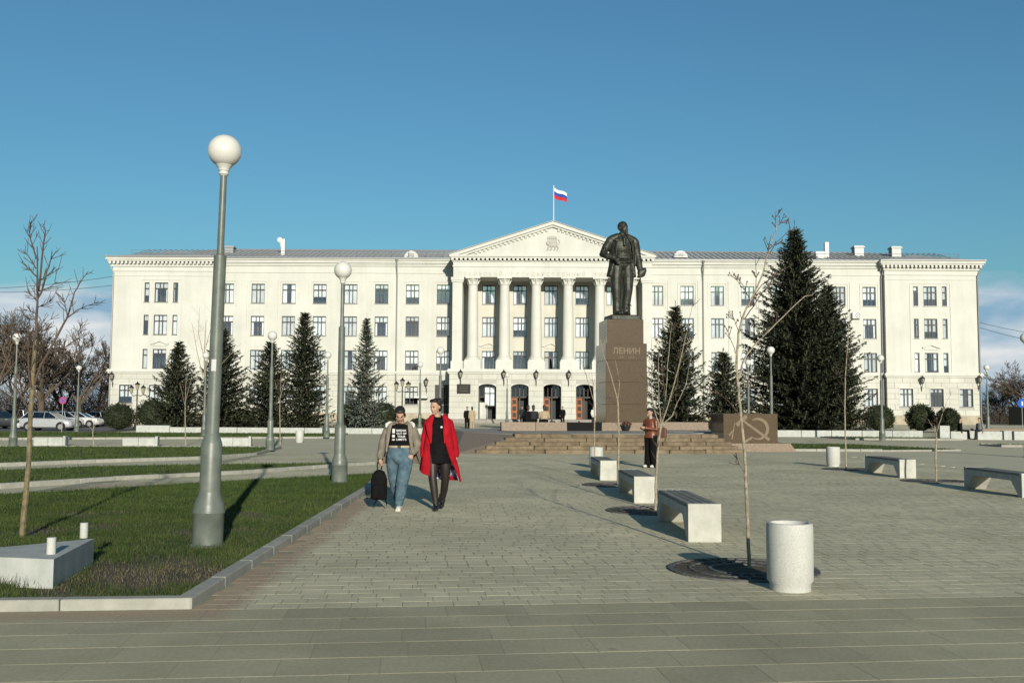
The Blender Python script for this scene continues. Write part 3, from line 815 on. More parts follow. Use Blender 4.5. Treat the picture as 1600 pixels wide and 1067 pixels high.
for u in (643, 1063):
    a = at(u, 403, 104.6); mb = MB(); pts = [(a.x + 0.75 * math.cos(t), a.z + 0.72 * math.sin(t)) for t in [math.pi * i / 10 for i in range(11)]]
    mb.prism(pts, 104.3, 107.5); d = mb.build('roof_dormer', M_WHITE, bld, world=True)
    mb = MB()
    for k in range(4): mb.box(a.x - 0.3, a.x + 0.3, 104.26, 104.31, a.z + 0.1 + 0.1 * k, a.z + 0.16 + 0.1 * k)
    mb.build('vent_louvre', M_GUTTER, d, world=True)
# downpipes
def downpipe(x, y, z1=17.3, swing=0.55, dirx=0):
    mb = MB(); mb.tube([(x + dirx, y - swing, z1), (x + dirx * .8, y - swing, z1 - 0.3), (x, y - 0.12, z1 - 1.5), (x, y - 0.12, 1.0), (x, y - 0.3, 0.75)], 0.075, 8)
    mb.lathe([(0.08, 0), (0.17, 0.25), (0.17, 0.3)], x + dirx, y - swing, 8, z1 - 0.05)
    mb.build('downpipe', M_GUTTER if y > 0 else M_WHITE, bld, world=True, smooth=True)
downpipe(RLX + 0.2, YB, dirx=-0.3); downpipe(RRX - 0.2, YB, dirx=0.3); downpipe(-12.1, YB); downpipe(20.0, YB); downpipe(BX0 + 0.1, YR, 17.5, 0.3, -0.7); downpipe(BX1 - 0.1, YR, 17.5, 0.3, 0.7)

# ---------------------------------------------- portico
AR = [PC + 3.26 * i for i in (-2, -1, 0, 1, 2)]; AW = 0.88
aops = [(x - AW, x + AW, 0.4, 4.47) for x in AR]
wall('portico_base_wall', PX0 + 0.03, PX1 - 0.03, 0.4, 5.46, YP + 0.02, aops, 0.55, M_RUSTJ)
pb = [(x - AW - 0.02, x + AW + 0.02, 0.4, 4.5) for x in AR]
blocks([(PX0, PX1)], YP, 1.5, 5.46, 7, pb, 1.5, True)
for a, b in zip([PX0] + [x + AW for x in AR], [x - AW for x in AR] + [PX1]):
    MB().box(a - (0.06 if a == PX0 else -0.0), b + (0.06 if b == PX1 else 0), YP - 0.07, YP + 0.2, 0.35, 1.47).build('plinth_block', M_RUST, bld, world=True)
mb = MB()
for x in AR:   # flat arch heads
    for s in (-1, 1):
        pts = [(x + s * AW, 4.47)] + [(x + s * AW * math.cos(t), 4.12 + 0.33 * math.sin(t)) for t in [math.pi / 2 * i / 6 for i in range(7)]] + [(x, 4.47)]
        mb.prism(pts, YP + 0.0, YP + 0.5)
mb.build('arch_head', M_TRIM, bld, world=True)
mb = MB()
for x in (PX0, PX1): mb.add([(x, YP + .06, 0.4), (x, YB, 0.4), (x, YB, 5.5), (x, YP + .06, 5.5)], [(0, 1, 2, 3)])
mb.build('portico_side_wall', M_RUST, bld, world=True)
mb = MB(); mb.box(PX0 + 0.1, PX1 - 0.1, YP + 2.2, YP + 2.4, 0.5, 5.4); mb.box(PX0 + 0.1, PX1 - 0.1, YP + 0.57, YP + 2.2, 5.0, 5.2)
for a, b in zip(AR[:-1], AR[1:]): mb.box((a + b) / 2 - 0.3, (a + b) / 2 + 0.3, YP + 0.57, YP + 2.2, 0.5, 5.0)
mb.build('vestibule_wall', M_INT, bld, world=True)
course('portico_ledge', PX0, PX1, YP, [(5.46, 5.62, 0.12), (5.622, 5.82, 0.24), (5.822, 5.95, 0.16)])
MB().box(PX0 + 0.02, PX1 - 0.02, YP + 0.11, YB - 0.01, 5.5, 5.945).build('portico_floor', M_TRIM, bld, world=True)
# doors in the arches
for k, x in enumerate(AR):
    fr = MB(); y0 = YP + 1.2
    fr.box(x - 0.87, x - 0.78, y0, y0 + 0.1, 0.95, 4.42); fr.box(x + 0.78, x + 0.87, y0, y0 + 0.1, 0.95, 4.42); fr.box(x - 0.78, x + 0.78, y0, y0 + 0.1, 3.1, 3.22); fr.box(x - 0.05, x + 0.05, y0, y0 + 0.1, 0.95, 4.4)
    for q in (-0.4, 0.4): fr.box(x + q - 0.03, x + q + 0.03, y0 + 0.01, y0 + 0.09, 3.221, 4.4)
    d = fr.build('entrance_door', M_FRAME, bld, world=True)
    MB().add([(x - 0.78, y0 + 0.05, 3.2), (x + 0.78, y0 + 0.05, 3.2), (x + 0.78, y0 + 0.05, 4.4), (x - 0.78, y0 + 0.05, 4.4)], [(0, 1, 2, 3)]).build('transom_pane', M_CARGLASS, d, world=True)
    if k in (0,):
        MB().box(x - 0.78, x + 0.02, YP + 0.4, YP + 0.62, 0.95, 2.6).build('infill_wall', M_RUST, d, world=True)
        m2 = MB(); m2.add([(x - 0.3, YP + 0.9, 2.3), (x + 0.78, YP + 0.9, 2.3), (x + 0.78, YP + 0.9, 4.2), (x - 0.3, YP + 0.9, 4.2)], [(0, 1, 2, 3)]); m2.build('side_pane', M_GLASS, d, world=True)
        m2 = MB()
        for q in (-0.32, 0.22, 0.72): m2.box(x + q, x + q + 0.07, YP + 0.86, YP + 0.95, 2.2, 4.2)
        for z in (2.2, 3.5, 4.15): m2.box(x - 0.25, x + 0.72, YP + 0.865, YP + 0.945, z, z + 0.07)
        m2.build('side_window_frame', M_FRAME, d, world=True)
        m2 = MB(); m2.box(x - 0.25, x + 0.72, YP + 1.02, YP + 1.06, 2.3, 4.2); m2.build('curtain', M_CURT, d, world=True)
    else:
        lf = MB(); L = 0.66; ang = R(18)
        def tr(a, b, z): return (x - 0.86 + a * math.cos(ang) - b * math.sin(ang), YP + 0.12 + a * math.sin(ang) + b * math.cos(ang), z)
        def lbox(a0, a1, b0, b1, z0, z1, mb_):
            mb_.add([tr(a0, b0, z0), tr(a1, b0, z0), tr(a1, b1, z0), tr(a0, b1, z0), tr(a0, b0, z1), tr(a1, b0, z1), tr(a1, b1, z1), tr(a0, b1, z1)], [(0, 3, 2, 1), (4, 5, 6, 7), (0, 1, 5, 4), (1, 2, 6, 5), (2, 3, 7, 6), (3, 0, 4, 7)])
        lbox(0, L, 0, 0.06, 0.98, 3.05, lf); leaf = lf.build('door_leaf', M_DOORW, d, world=True)
        pnl = MB()
        for z in (1.15, 1.8, 2.45): lbox(0.14, L - 0.14, -0.012, 0.02, z, z + 0.42, pnl)
        pnl.build('leaf_panel', M_DARKDOOR, d, world=True)
# columns
def column_mesh():
    mb = MB(); r0, r1 = 0.57, 0.47; zb, zt = 0.0, 8.4
    prof = [(0.74, 0), (0.76, 0.08), (0.74, 0.18), (0.66, 0.22), (0.68, 0.3), (0.6, 0.36)]
    for i in range(9):
        t = i / 8; prof.append((r0 - (r0 - r1) * (t ** 1.7), 0.4 + (7.55 - 0.4) * t))
    prof += [(0.53, 7.6), (0.53, 7.68), (0.47, 7.72), (0.49, 7.95), (0.60, 8.05), (0.56, 8.12), (0.7, 8.2)]
    mb.lathe(prof, n=28)
    mb.box(-0.78, 0.78, -0.78, 0.78, -0.16, 0.0); mb.box(-0.74, 0.74, -0.74, 0.74, 8.2, 8.36)
    for i in range(8):   # leaves of the capital
        a = 2 * math.pi * i / 8; c, s = math.cos(a), math.sin(a)
        mb.tube([(0.48 * c, 0.48 * s, 7.72), (0.56 * c, 0.56 * s, 7.95), (0.68 * c, 0.68 * s, 8.12), (0.7 * c, 0.7 * s, 8.02)], [0.09, 0.1, 0.08, 0.04], 5)
    return mb.mesh('column')
cme = column_mesh(); cme.materials.append(M_TRIM)
cme.polygons.foreach_set('use_smooth', [True] * len(cme.polygons)); cme.set_sharp_from_angle(angle=R(35))
for dx in (-8.07, -4.85, -1.62, 1.62, 4.85, 8.07):
    o = bpy.data.objects.new('column', cme); COL.objects.link(o); o.parent = bld; o.location = Vector((PC + dx, YP + 0.85, 6.92)) - bld.location
    MB().box(PC + dx - 0.86, PC + dx + 0.86, YP - 0.02, YP + 1.7, 5.952, 6.755).build('column_pedestal', M_TRIM, bld, world=True)
for s in (-1, 1):
    x = PC + s * 9.62
    mb = MB(); mb.box(x - 0.5, x + 0.5, YP + 0.3, YB, 6.76, 15.27); mb.box(x - 0.6, x + 0.6, YP + 0.2, YB, 14.75, 14.95); mb.box(x - 0.66, x + 0.66, YP + 0.14, YB, 14.952, 15.26); mb.box(x - 0.62, x + 0.62, YP + 0.1, YB, 5.952, 6.75)
    mb.build('anta', M_TRIM, bld, world=True)
# entablature
mb = MB(); EX0, EX1 = PC - 10.05, PC + 10.05
mb.box(EX0, EX1, YP + 0.2, YB - 0.005, 15.272, 16.3); mb.box(EX0 - 0.07, EX1 + 0.07, YP + 0.13, YB - 0.01, 16.302, 16.45); mb.box(EX0 - 0.03, EX1 + 0.03, YP + 0.17, YB - 0.01, 16.452, 16.82)
mb.box(EX0 - 0.12, EX1 + 0.12, YP + 0.08, YB - 0.01, 16.822, 16.93); mb.box(EX0 - 0.3, EX1 + 0.3, YP - 0.12, 106, 17.16, 17.3); mb.box(EX0 - 0.42, EX1 + 0.42, YP - 0.24, 106, 17.302, 17.47)
mb.build('entablature', M_TRIM, bld, world=True)
mb = MB()
n = 46
for i in range(n + 1):
    x = EX0 - 0.2 + (EX1 - EX0 + 0.4 - 0.24) * i / n; mb.box(x, x + 0.24, YP - 0.1, YP + 0.07, 16.94, 17.158)
mb.build('dentil_course', M_TRIM, bld, world=True)['kind'] = 'stuff'
# pediment: tympanum, raking cornices, dentils
ax, az = PC, 20.92; ez = 17.472
tym = MB(); tym.prism([(EX0 - 0.2, ez), (EX1 + 0.2, ez), (ax, az - 0.25)], YP + 0.2, YP + 0.6); tym.build('tympanum', M_WALL, bld, world=True)
rk = MB(); sl = (az - ez) / (EX1 + 0.42 - ax)
for s in (-1, 1):
    e = ax + s * (EX1 + 0.42 - ax)
    rk.prism([(ax, az), (e, ez + 0.02), (e, ez - 0.0), (e - s * 0.9, ez), (ax, az - 0.32)], YP - 0.24, YP + 0.5)
    rk.prism([(ax, az - 0.322), (e - s * 0.95, ez + 0.001), (e - s * 1.6, ez + 0.001), (ax, az - 0.52)], YP - 0.05, YP + 0.3)
rk.build('raking_cornice', M_TRIM, bld, world=True)
dn = MB()
for s in (-1, 1):
    for i in range(1, 23):
        d = 0.2 + i * 0.42; x = ax + s * d; z = az - 0.53 - d * sl
        if z < ez + 0.25: continue
        dn.box(x - 0.11, x + 0.11, YP + 0.03, YP + 0.19, z - 0.22, z - 0.02)
dn.build('raking_dentils', M_TRIM, bld, world=True)['kind'] = 'stuff'
pr = MB()
for s in (-1, 1):
    e = ax + s * (EX1 + 0.5 - ax)
    pr.add([(ax, YP - 0.34, az + 0.04), (e, YP - 0.34, ez + 0.03), (e, 108, ez + 0.03), (ax, 108, az + 0.04), (ax, YP - 0.34, az + 0.10), (e, YP - 0.34, ez + 0.09), (e, 108, ez + 0.09), (ax, 108, az + 0.10)],
           [(0, 1, 2, 3), (4, 5, 6, 7), (0, 1, 5, 4), (1, 2, 6, 5), (3, 0, 4, 7)])
pr.build('pediment_roof', M_ROOF, bld, world=True)
# crest on the tympanum: a plaster emblem in low relief, a crowned beast under a row of bars
cr_ = MB(); y0, y1 = YP + 0.08, YP + 0.2; cx, cz = PC - 0.02, 18.62
cr_.box(cx - 0.48, cx + 0.48, y0, y1, cz + 0.62, cz + 0.74)
for k in range(5): cr_.box(cx - 0.46 + k * 0.205, cx - 0.36 + k * 0.205, y0 + 0.01, y1, cz + 0.15, cz + 0.619)
cr_.prism([(cx - 0.48, cz + 0.74), (cx + 0.48, cz + 0.74), (cx + 0.35, cz + 0.86), (cx - 0.35, cz + 0.86)], y0 + .02, y1)
cr_.ball((cx + 0.05, y1 - .02, cz - 0.02), (0.55, 0.1, 0.24), 12, 8); cr_.ball((cx - 0.45, y1 - .02, cz + 0.12), (0.22, 0.12, 0.22), 10, 6)
for q in (-0.45, -0.12, 0.25, 0.55): cr_.tube([(cx + q * .8, y1 - .02, cz - 0.1), (cx + q + 0.05, y1 - .03, cz - 0.35), (cx + q - 0.02, y1 - .03, cz - 0.55), (cx + q - 0.14, y1 - .03, cz - 0.58)], [0.1, 0.08, 0.06, 0.05], 6)
cr_.tube([(cx + 0.55, y1 - .02, cz + 0.05), (cx + 0.75, y1 - .02, cz + 0.2), (cx + 0.68, y1 - .02, cz + 0.42), (cx + 0.55, y1 - .02, cz + 0.5)], 0.05, 6)
cr_.build('crest', M_CREST, bld, world=True, smooth=True)
# lettering on the architrave
def letters(txt, xc, z, size, width=None, y=0, m=None, parent=None, extrude=0.02, name='lettering', bold=0.0):
    me = text_mesh(txt, size, extrude, bold=bold)
    co = np.zeros(len(me.vertices) * 3); me.vertices.foreach_get('co', co); co = co.reshape(-1, 3)
    w = co[:, 0].max() - co[:, 0].min(); k = (width / w) if width else 1.0
    cx = (co[:, 0].max() + co[:, 0].min()) / 2
    out = np.stack([(co[:, 0] - cx) * k + xc, -co[:, 2] + y, co[:, 1] + z], 1) - np.array(origin(parent) if parent else (0, 0, 0))
    me.vertices.foreach_set('co', out.ravel()); me.update()
    return obj(name, me, m, parent, False, False)
for t, u0, u1 in (('ПСКОВСКИЙ', 715, 786), ('ГОСУДАРСТВЕННЫЙ', 797, 916), ('УНИВЕРСИТЕТ', 927, 1011)):
    xs = [p.x for p in (at(u0, 429, YP + 0.18), at(u1, 429, YP + 0.18))]
    k = len(t); n_ = 0
    for i, ch in enumerate(t):
        xx = xs[0] + (xs[1] - xs[0]) * (i + 0.5) / k
        letters(ch, xx, 15.42, 0.48, None, YP + 0.195, M_LETTER, bld, 0.02, 'letter')
# wall lanterns
def lantern_mesh():
    f = MB(); f.tube([(0, 0, 0), (0, -0.12, -0.05), (0, -0.3, 0.12), (0, -0.38, 0.3)], 0.035, 6); f.tube([(0, -0.02, -0.55), (0, -0.06, -0.2), (0, -0.02, 0.0)], [0.015, 0.06, 0.05], 6)
    f.lathe([(0.05, 0.28), (0.13, 0.34), (0.11, 0.36)], 0, -0.38, 6); f.lathe([(0.24, 0.8), (0.26, 0.84), (0.1, 1.0), (0.03, 1.08), (0.04, 1.14), (0.0, 1.2)], 0, -0.38, 6)
    for i in range(6):
        a = math.pi * i / 3; f.tube([(0.12 * math.cos(a), -0.38 + 0.12 * math.sin(a), 0.36), (0.225 * math.cos(a), -0.38 + 0.225 * math.sin(a), 0.8)], 0.018, 4)
    g = MB().lathe([(0.105, 0.36), (0.205, 0.8)], 0, -0.38, 6)
    return f.mesh('wall_lantern'), g.mesh('lantern_glass')
lf, lg = lantern_mesh(); lf.materials.append(M_IRON); lg.materials.append(M_LANT)
for (x, z, y) in [(PC + dx, 4.75, YP) for dx in (-9.2, -4.87, -1.63, 1.63, 4.87, 9.2)] + [(-41.35, 4.5, YR), (42.45, 4.5, YR), (48.35, 4.6, YR), (36.0, 4.4, YB), (-8.9, 4.05, YB)]:
    o = bpy.data.objects.new('wall_lantern', lf); COL.objects.link(o); o.parent = bld; o.location = Vector((x, y - 0.03, z)) - bld.location
    c = bpy.data.objects.new('lantern_glass', lg); COL.objects.link(c); c.parent = o
# plaque, air conditioner, side door
a = at(714, 600, YP); b = at(735, 615, YP)
pl = MB().box(a.x, b.x, YP - 0.07, YP + 0.0, b.z, a.z).build('name_plaque', M_PLAQ, bld, world=True)
M_PLTXT = mat('plaque_lettering', (0.10, 0.09, 0.06))
mb = MB()
for k in range(4): mb.box(a.x + 0.2 + 0.06 * (k % 2), b.x - 0.2 - 0.05 * (k % 3), YP - 0.075, YP - 0.069, a.z - 0.25 - 0.17 * k, a.z - 0.19 - 0.17 * k)
mb.build('plaque_line', M_PLTXT, pl, world=True)
a = at(1338, 493, YB - 0.3); mb = MB(); mb.bbox(a.x - 0.45, a.x + 0.45, YB - 0.5, YB - 0.12, a.z - 0.32, a.z + 0.32, 0.03)
ac = mb.build('air_conditioner', M_WHITE, bld, world=True); MB().box(a.x - 0.4, a.x + 0.4, YB - 0.12, YB - 0.04, a.z - 0.25, a.z - 0.2).build('bracket', M_GUTTER, ac, world=True)
mb = MB()
mb.tube([(a.x + 0.1 + 0.23 * math.cos(t), YB - 0.51, a.z + 0.23 * math.sin(t)) for t in [2 * math.pi * i / 16 for i in range(17)]], 0.03, 5); mb.lathe([(0.07, 0), (0.07, 0.01)], a.x + 0.1, 0, 8); mb.v = [(p[0], (YB - 0.51) if p[1] < 10 else p[1], p[2] if p[1] > 10 else a.z + (p[1])) for p in mb.v]
mb.build('fan_grille', M_IRON, ac, world=True)
# side door left of the portico with a small canopy
x = -7.25; mb = MB(); mb.box(x - 0.75, x + 0.8, YB - 0.06, YB + 0.03, 1.0, 4.45); sd = mb.build('side_door', M_DARKDOOR, bld, world=True)
MB().box(x - 0.3, x + 0.3, YB - 0.075, YB - 0.06, 2.4, 4.2).build('door_pane', M_GLASS, sd, world=True)
MB().box(-10.1, -8.7, YB - 0.9, YB - 0.05, 3.05, 3.2).build('canopy', M_WHITE, bld, world=True)
# flag and pole
p0 = at(865, 347, YP + 1.2); p1 = at(864.5, 291, YP + 1.2)
fl = empty('flag_on_pole', (p0.x, YP + 1.2, 20.6), label='white blue and red striped flag on a pole above the pediment', cat='flag')
MB().tube([(0, 0, 0), (0, 0, p1.z - 20.6)], [0.06, 0.04], 8).ball((0, 0, p1.z - 20.6), 0.08, 8, 6).build('pole', M_WHITE, fl, smooth=True)
H = p1.z - 20.6 - 0.15
for k, m in enumerate((M_FLAGW, M_FLAGB, M_FLAGR)):
    vs = []; fs = []; n = 14
    for i in range(n + 1):
        t = i / n; yy = 0.1 * math.sin(t * 7) * t; dz = -0.62 * t - 0.06 * math.sin(t * 6)
        for q in (0, 1): vs.append((0.05 + 1.32 * t, yy + 0.02 * q, H + dz - 0.36 * (k + q) * (1 - 0.10 * t)))
    for i in range(n): fs.append((2 * i, 2 * i + 2, 2 * i + 3, 2 * i + 1))
    MB().add(vs, fs).build(('white_stripe', 'blue_stripe', 'red_stripe')[k], m, fl, smooth=True)
# entrance terrace
M_STEPG = mat('grey_granite', (0.28, 0.26, 0.23), (0.34, 0.32, 0.28), scale=3, rough=0.8, rnd=0.06)
et = empty('entrance_terrace', (PC, 97, 0.5), kind='structure')
for k in range(3):
    for i in range(9):
        MB().box(PX0 - 1.5 + i * 2.65 + 0.006, PX0 - 1.5 + (i + 1) * 2.65 - 0.006, 96.4 + 0.35 * k, YP - 0.09 if k == 2 else 96.4 + 0.35 * (k + 1) + 0.02, 0.3, 0.68 + 0.13 * k).build('terrace_step', M_STEPG, et, world=True)
# ------------------------------------------------------------------ monument: steps, terrace, pedestal, statue
M_GRAN = mat('brown_granite', (0.076, 0.054, 0.033), (0.126, 0.092, 0.058), scale=18, rough=0.13, spec=0.3, rnd=0.05, contrast=(0.3, 0.7), detail=8)
M_GRANM = mat('brown_granite_matt', (0.21, 0.16, 0.115), (0.30, 0.232, 0.172), scale=14, rough=0.7, rnd=0.06, detail=8)
M_STEP = mat('yellow_granite_step', (0.13, 0.097, 0.058), (0.245, 0.188, 0.118), scale=3.0, rough=0.85, rnd=0.10, bump=0.3, bscale=30)
M_GAPBLACK = mat('gap_black', (0.012, 0.011, 0.011), rough=0.85, spec=0.1)  # painted black in place of the shade in the gap by the pedestal
M_CARVE = mat('carved_granite', (0.20, 0.152, 0.105), (0.24, 0.187, 0.132), scale=12, rough=0.85)
M_BRONZE = mat('dark_bronze', (0.022, 0.024, 0.017), (0.055, 0.058, 0.043), scale=3.5, rough=0.5, metal=0.35, spec=0.4, bump=0.35, bscale=9, bdist=0.04)
MT = R(7.0)
ter = empty('monument_terrace', (-1.7, 37.7, 0.0), MT, kind='structure')
Lft = [0.35 + 0.42 * i for i in range(5)]; Rgt = [10.95 - 0.13 * i for i in range(5)]
for i in range(5):
    x = Lft[i]
    while x < Rgt[i] - 0.3:
        w = min(random.uniform(1.0, 2.3), Rgt[i] - x)
        if Rgt[i] - x - w < 0.5: w = Rgt[i] - x
        j = random.uniform(-0.035, 0.035)
        MB().bbox(x + random.uniform(0.006, 0.025), x + w - 0.008, 0.42 * i + j, 2.3, max(-0.05, 0.14 * i - 0.06), 0.14 * (i + 1) - (0.006 if i < 4 else 0.001) + random.uniform(-0.02, 0.004), 0.022).build('step_block', M_STEP, ter)
        x += w
# terrace body
top = [(2.25, 2.05), (10.4, 2.05), (10.4, 5.45), (13.7, 5.45), (13.7, 15.5), (0.3, 15.5), (0.3, 5.2)]
mb = MB(); mb.prism(top, -0.1, 0.69, 'z'); mb.build('terrace_core', M_STEPG, ter)
for a in range(6):     # paving of the terrace top
    for b in range(6):
        x0, y0 = 2.4 + a * 1.88, 2.32 + b * 2.15
        if y0 > 15 or (a > 3 and b < 2): continue
        MB().box(x0 + .006, x0 + 1.874, y0 + .006, min(15.45, y0 + 2.144), 0.66, 0.70 + random.uniform(-.002, .002)).build('terrace_slab', M_STEPG, ter)
ck = MB(); ck.add([(-0.45, 0, -0.02), (0.40, -0.02, -0.02), (2.55, 2.1, 0.70), (0.3, 5.3, 0.70), (-0.45, 5.3, -0.02), (2.55, 2.1, -0.02), (0.3, 5.3, -0.02)],
                  [(0, 1, 2), (0, 2, 3), (0, 3, 4), (1, 5, 2), (2, 5, 6, 3)])
ck.build('sloping_cheek', M_GRANM, ter)
ck = MB(); ck.prism([(0.3, 0.69), (0.3, -0.05), (-0.45, -0.05)], 5.3, 15.5, 'y'); ck.build('sloping_side', M_GRANM, ter)
eb = MB(); eb.prism([(10.95, -0.05), (13.95, -0.05), (13.65, 0.32), (10.95, 0.32)], 2.1, 5.4, 'y'); eb.build('block_base', M_GRANM, ter)

emb = empty('emblem_block', ter.matrix_basis @ Vector((12.4, 3.3, 0.32)) if False else (0, 0, 0), MT, label='brown granite block with a carved hammer and sickle at the end of the steps', cat='stone block')
def S(x, y, z):
    return Vector((-1.7 + x * math.cos(MT) - y * math.sin(MT), 37.7 + x * math.sin(MT) + y * math.cos(MT), z))
emb.location = S(12.4, 3.3, 0.322)
MB().bbox(-1.2, 1.2, 0, 1.7, 0, 1.23, 0.012).build('block', M_GRAN, emb)
hs = MB(); kx = 2.4 / 252
def px(x, y): return (-1.2 + (x - 380) * kx, 1.23 - (y - 912) * kx)
# sickle: tapered crescent with a handle
outer = []; inner = []
for i in range(21):
    t = R(128 - i * (128 + 128) / 20); w = 1 - abs(i - 11) / 13.0
    cx, cy = px(542, 980); r = 0.47
    outer.append((cx + r * math.cos(t), cy + r * math.sin(t))); ri = r - 0.03 - 0.11 * max(0, math.sin(math.pi * (i / 20) ** 0.8)); inner.append((cx + ri * math.cos(t), cy + ri * math.sin(t)))
for i in range(20): hs.prism([outer[i], outer[i + 1], inner[i + 1], inner[i]], -0.012, 0.01)
def bar(a, b, w0, w1, d=0.013):
    a = Vector(px(*a)); b = Vector(px(*b)); dd = (b - a).normalized(); n = Vector((-dd.y, dd.x))
    hs.prism([tuple(a + n * w0), tuple(a - n * w0), tuple(b - n * w1), tuple(b + n * w1)], -d, 0.01)
bar((512, 1018), (475, 1040), 0.045, 0.06)
bar((462, 938), (592, 1030), 0.045, 0.06, 0.016)
bar((440, 965), (487, 915 + 8), 0.085, 0.085, 0.018)
bar((418, 1026), (432, 950), 0.03, 0.012, 0.011); bar((405, 1010), (425, 985), 0.04, 0.02, 0.012)
hs.build('hammer_and_sickle', M_CARVE, emb)

ped = empty('pedestal', S(8.45, 9.3, 0.70), MT, label='tall stepped brown granite pedestal carved with ЛЕНИН under the bronze statue', cat='pedestal')
MB().bbox(-1.25, 1.25, -0.12, 2.55, 0, 0.40, 0.015).build('base_slab', M_GRANM, ped)
zz = [0.40, 1.28, 2.34, 3.40, 4.23]
for a, b in zip(zz[:-1], zz[1:]): MB().bbox(-1.02, 1.02, 0.05, 2.4, a + 0.004, b - 0.004, 0.012).build('granite_course', M_GRAN, ped)
MB().bbox(-0.90, 0.90, 0.22, 2.2, 4.234, 5.41, 0.012).build('upper_block', M_GRAN, ped)
def local_text(txt, width, x, y, z, size, m, parent, name, ex=0.012, bold=0.0):
    me = text_mesh(txt, size, ex, bold=bold)
    co = np.zeros(len(me.vertices) * 3); me.vertices.foreach_get('co', co); co = co.reshape(-1, 3)
    k = width / (co[:, 0].max() - co[:, 0].min()); cx = (co[:, 0].max() + co[:, 0].min()) / 2
    out = np.stack([(co[:, 0] - cx) * k + x, y - co[:, 2], co[:, 1] + z], 1)
    me.vertices.foreach_set('co', out.ravel()); me.update(); return obj(name, me, m, parent, False, False)
local_text('ЛЕНИН', 1.34, 0.0, 0.052, 3.72, 0.40, M_CARVE, ped, 'carved_name', 0.012, 0.008)
local_text('1870 – 1924', 0.78, 0.0, 0.052, 3.50, 0.13, M_CARVE, ped, 'carved_years')

# --- tools for figures
def shell(rows, n=28, thick=0.02, fold=0.0, nf=9, seed=0, hem=None):
    """open-fronted garment: rows of (z, cx, cy, a, b, phi0, phi1) angles in degrees from the front, clockwise seen from above towards +x"""
    mb = MB(); rr = random.Random(seed); ph = rr.uniform(0, 6)
    K = len(rows); vo = []; vi = []
    for k, (z, cx, cy, a, b, p0, p1) in enumerate(rows):
        t = k / max(1, K - 1)
        for i in range(n + 1):
            f = R(p0 + (p1 - p0) * i / n)
            w = 1 + fold * t * math.sin(nf * f + ph + 1.3 * math.sin(2 * f))
            zz_ = z + (hem(f, t) if hem else 0)
            vo.append((cx + a * w * math.sin(f), cy - b * w * math.cos(f), zz_))
            vi.append((cx + (a * w - thick) * math.sin(f), cy - (b * w - thick) * math.cos(f), zz_))
    fs = []; N = n + 1; O = K * N
    for k in range(K - 1):
        for i in range(n):
            fs.append((k * N + i, k * N + i + 1, (k + 1) * N + i + 1, (k + 1) * N + i)); fs.append((O + k * N + i, O + (k + 1) * N + i, O + (k + 1) * N + i + 1, O + k * N + i + 1))
        fs.append((k * N, (k + 1) * N, O + (k + 1) * N, O + k * N)); fs.append((k * N + n, O + k * N + n, O + (k + 1) * N + n, (k + 1) * N + n))
    for i in range(n):
        fs.append((i, O + i, O + i + 1, i + 1)); q = (K - 1) * N; fs.append((q + i, q + i + 1, O + q + i + 1, O + q + i))
    mb.add(vo + vi, fs); return mb
def limb(mb, pts, rad, n=10): 
    mb.tube(pts, rad, n)
    for p, r in ((pts[0], rad[0]), (pts[-1], rad[-1])): mb.ball(p, r if not hasattr(r, '__len__') else (min(r),) * 3, 8, 6)
def hand(mb, wrist, d, palm_n, s=1.0, curl=0.5, thumb_side=1):
    "a palm and five fingers; d: pointing direction, palm_n: palm normal"
    w = Vector(wrist); d = Vector(d).normalized(); nrm = Vector(palm_n); nrm = (nrm - d * nrm.dot(d)).normalized(); side = d.cross(nrm).normalized() * thumb_side
    L = 0.085 * s
    mb.tube([w - d * 0.02 * s, w + d * 0.03 * s, w + d * L], [(0.024 * s, 0.02 * s), (0.034 * s, 0.018 * s), (0.04 * s, 0.015 * s)], 8) if False else None
    mb.ball(w + d * 0.045 * s, 0.03 * s, 8, 6); mb.ball(w + d * 0.07 * s + side * 0.012 * s, 0.022 * s, 8, 6); mb.ball(w + d * 0.07 * s - side * 0.012 * s, 0.022 * s, 8, 6); mb.ball(w + d * 0.015 * s, 0.026 * s, 8, 6)
    for k, (o, l) in enumerate(((0.028, 0.065), (0.0095, 0.075), (-0.0095, 0.07), (-0.027, 0.055))):
        b = w + d * (L - 0.01 * abs(k - 1)) * 1.0 + side * o * s
        p1 = b + d * l * 0.45 * s + nrm * 0.01 * curl * s; p2 = p1 + (d * (1 - curl * .6) + nrm * curl).normalized() * l * 0.35 * s; p3 = p2 + (d * (1 - curl) + nrm * curl * 1.5).normalized() * l * 0.25 * s
        mb.tube([b - d * 0.02 * s, p1, p2, p3], [0.0095 * s, 0.009 * s, 0.0085 * s, 0.007 * s], 6)
    tb = w + d * 0.03 * s + side * 0.026 * s
    mb.tube([tb, tb + d * 0.03 * s + side * 0.02 * s, tb + d * 0.055 * s + side * 0.022 * s + nrm * 0.012 * curl * s], [0.012 * s, 0.0105 * s, 0.008 * s], 6)
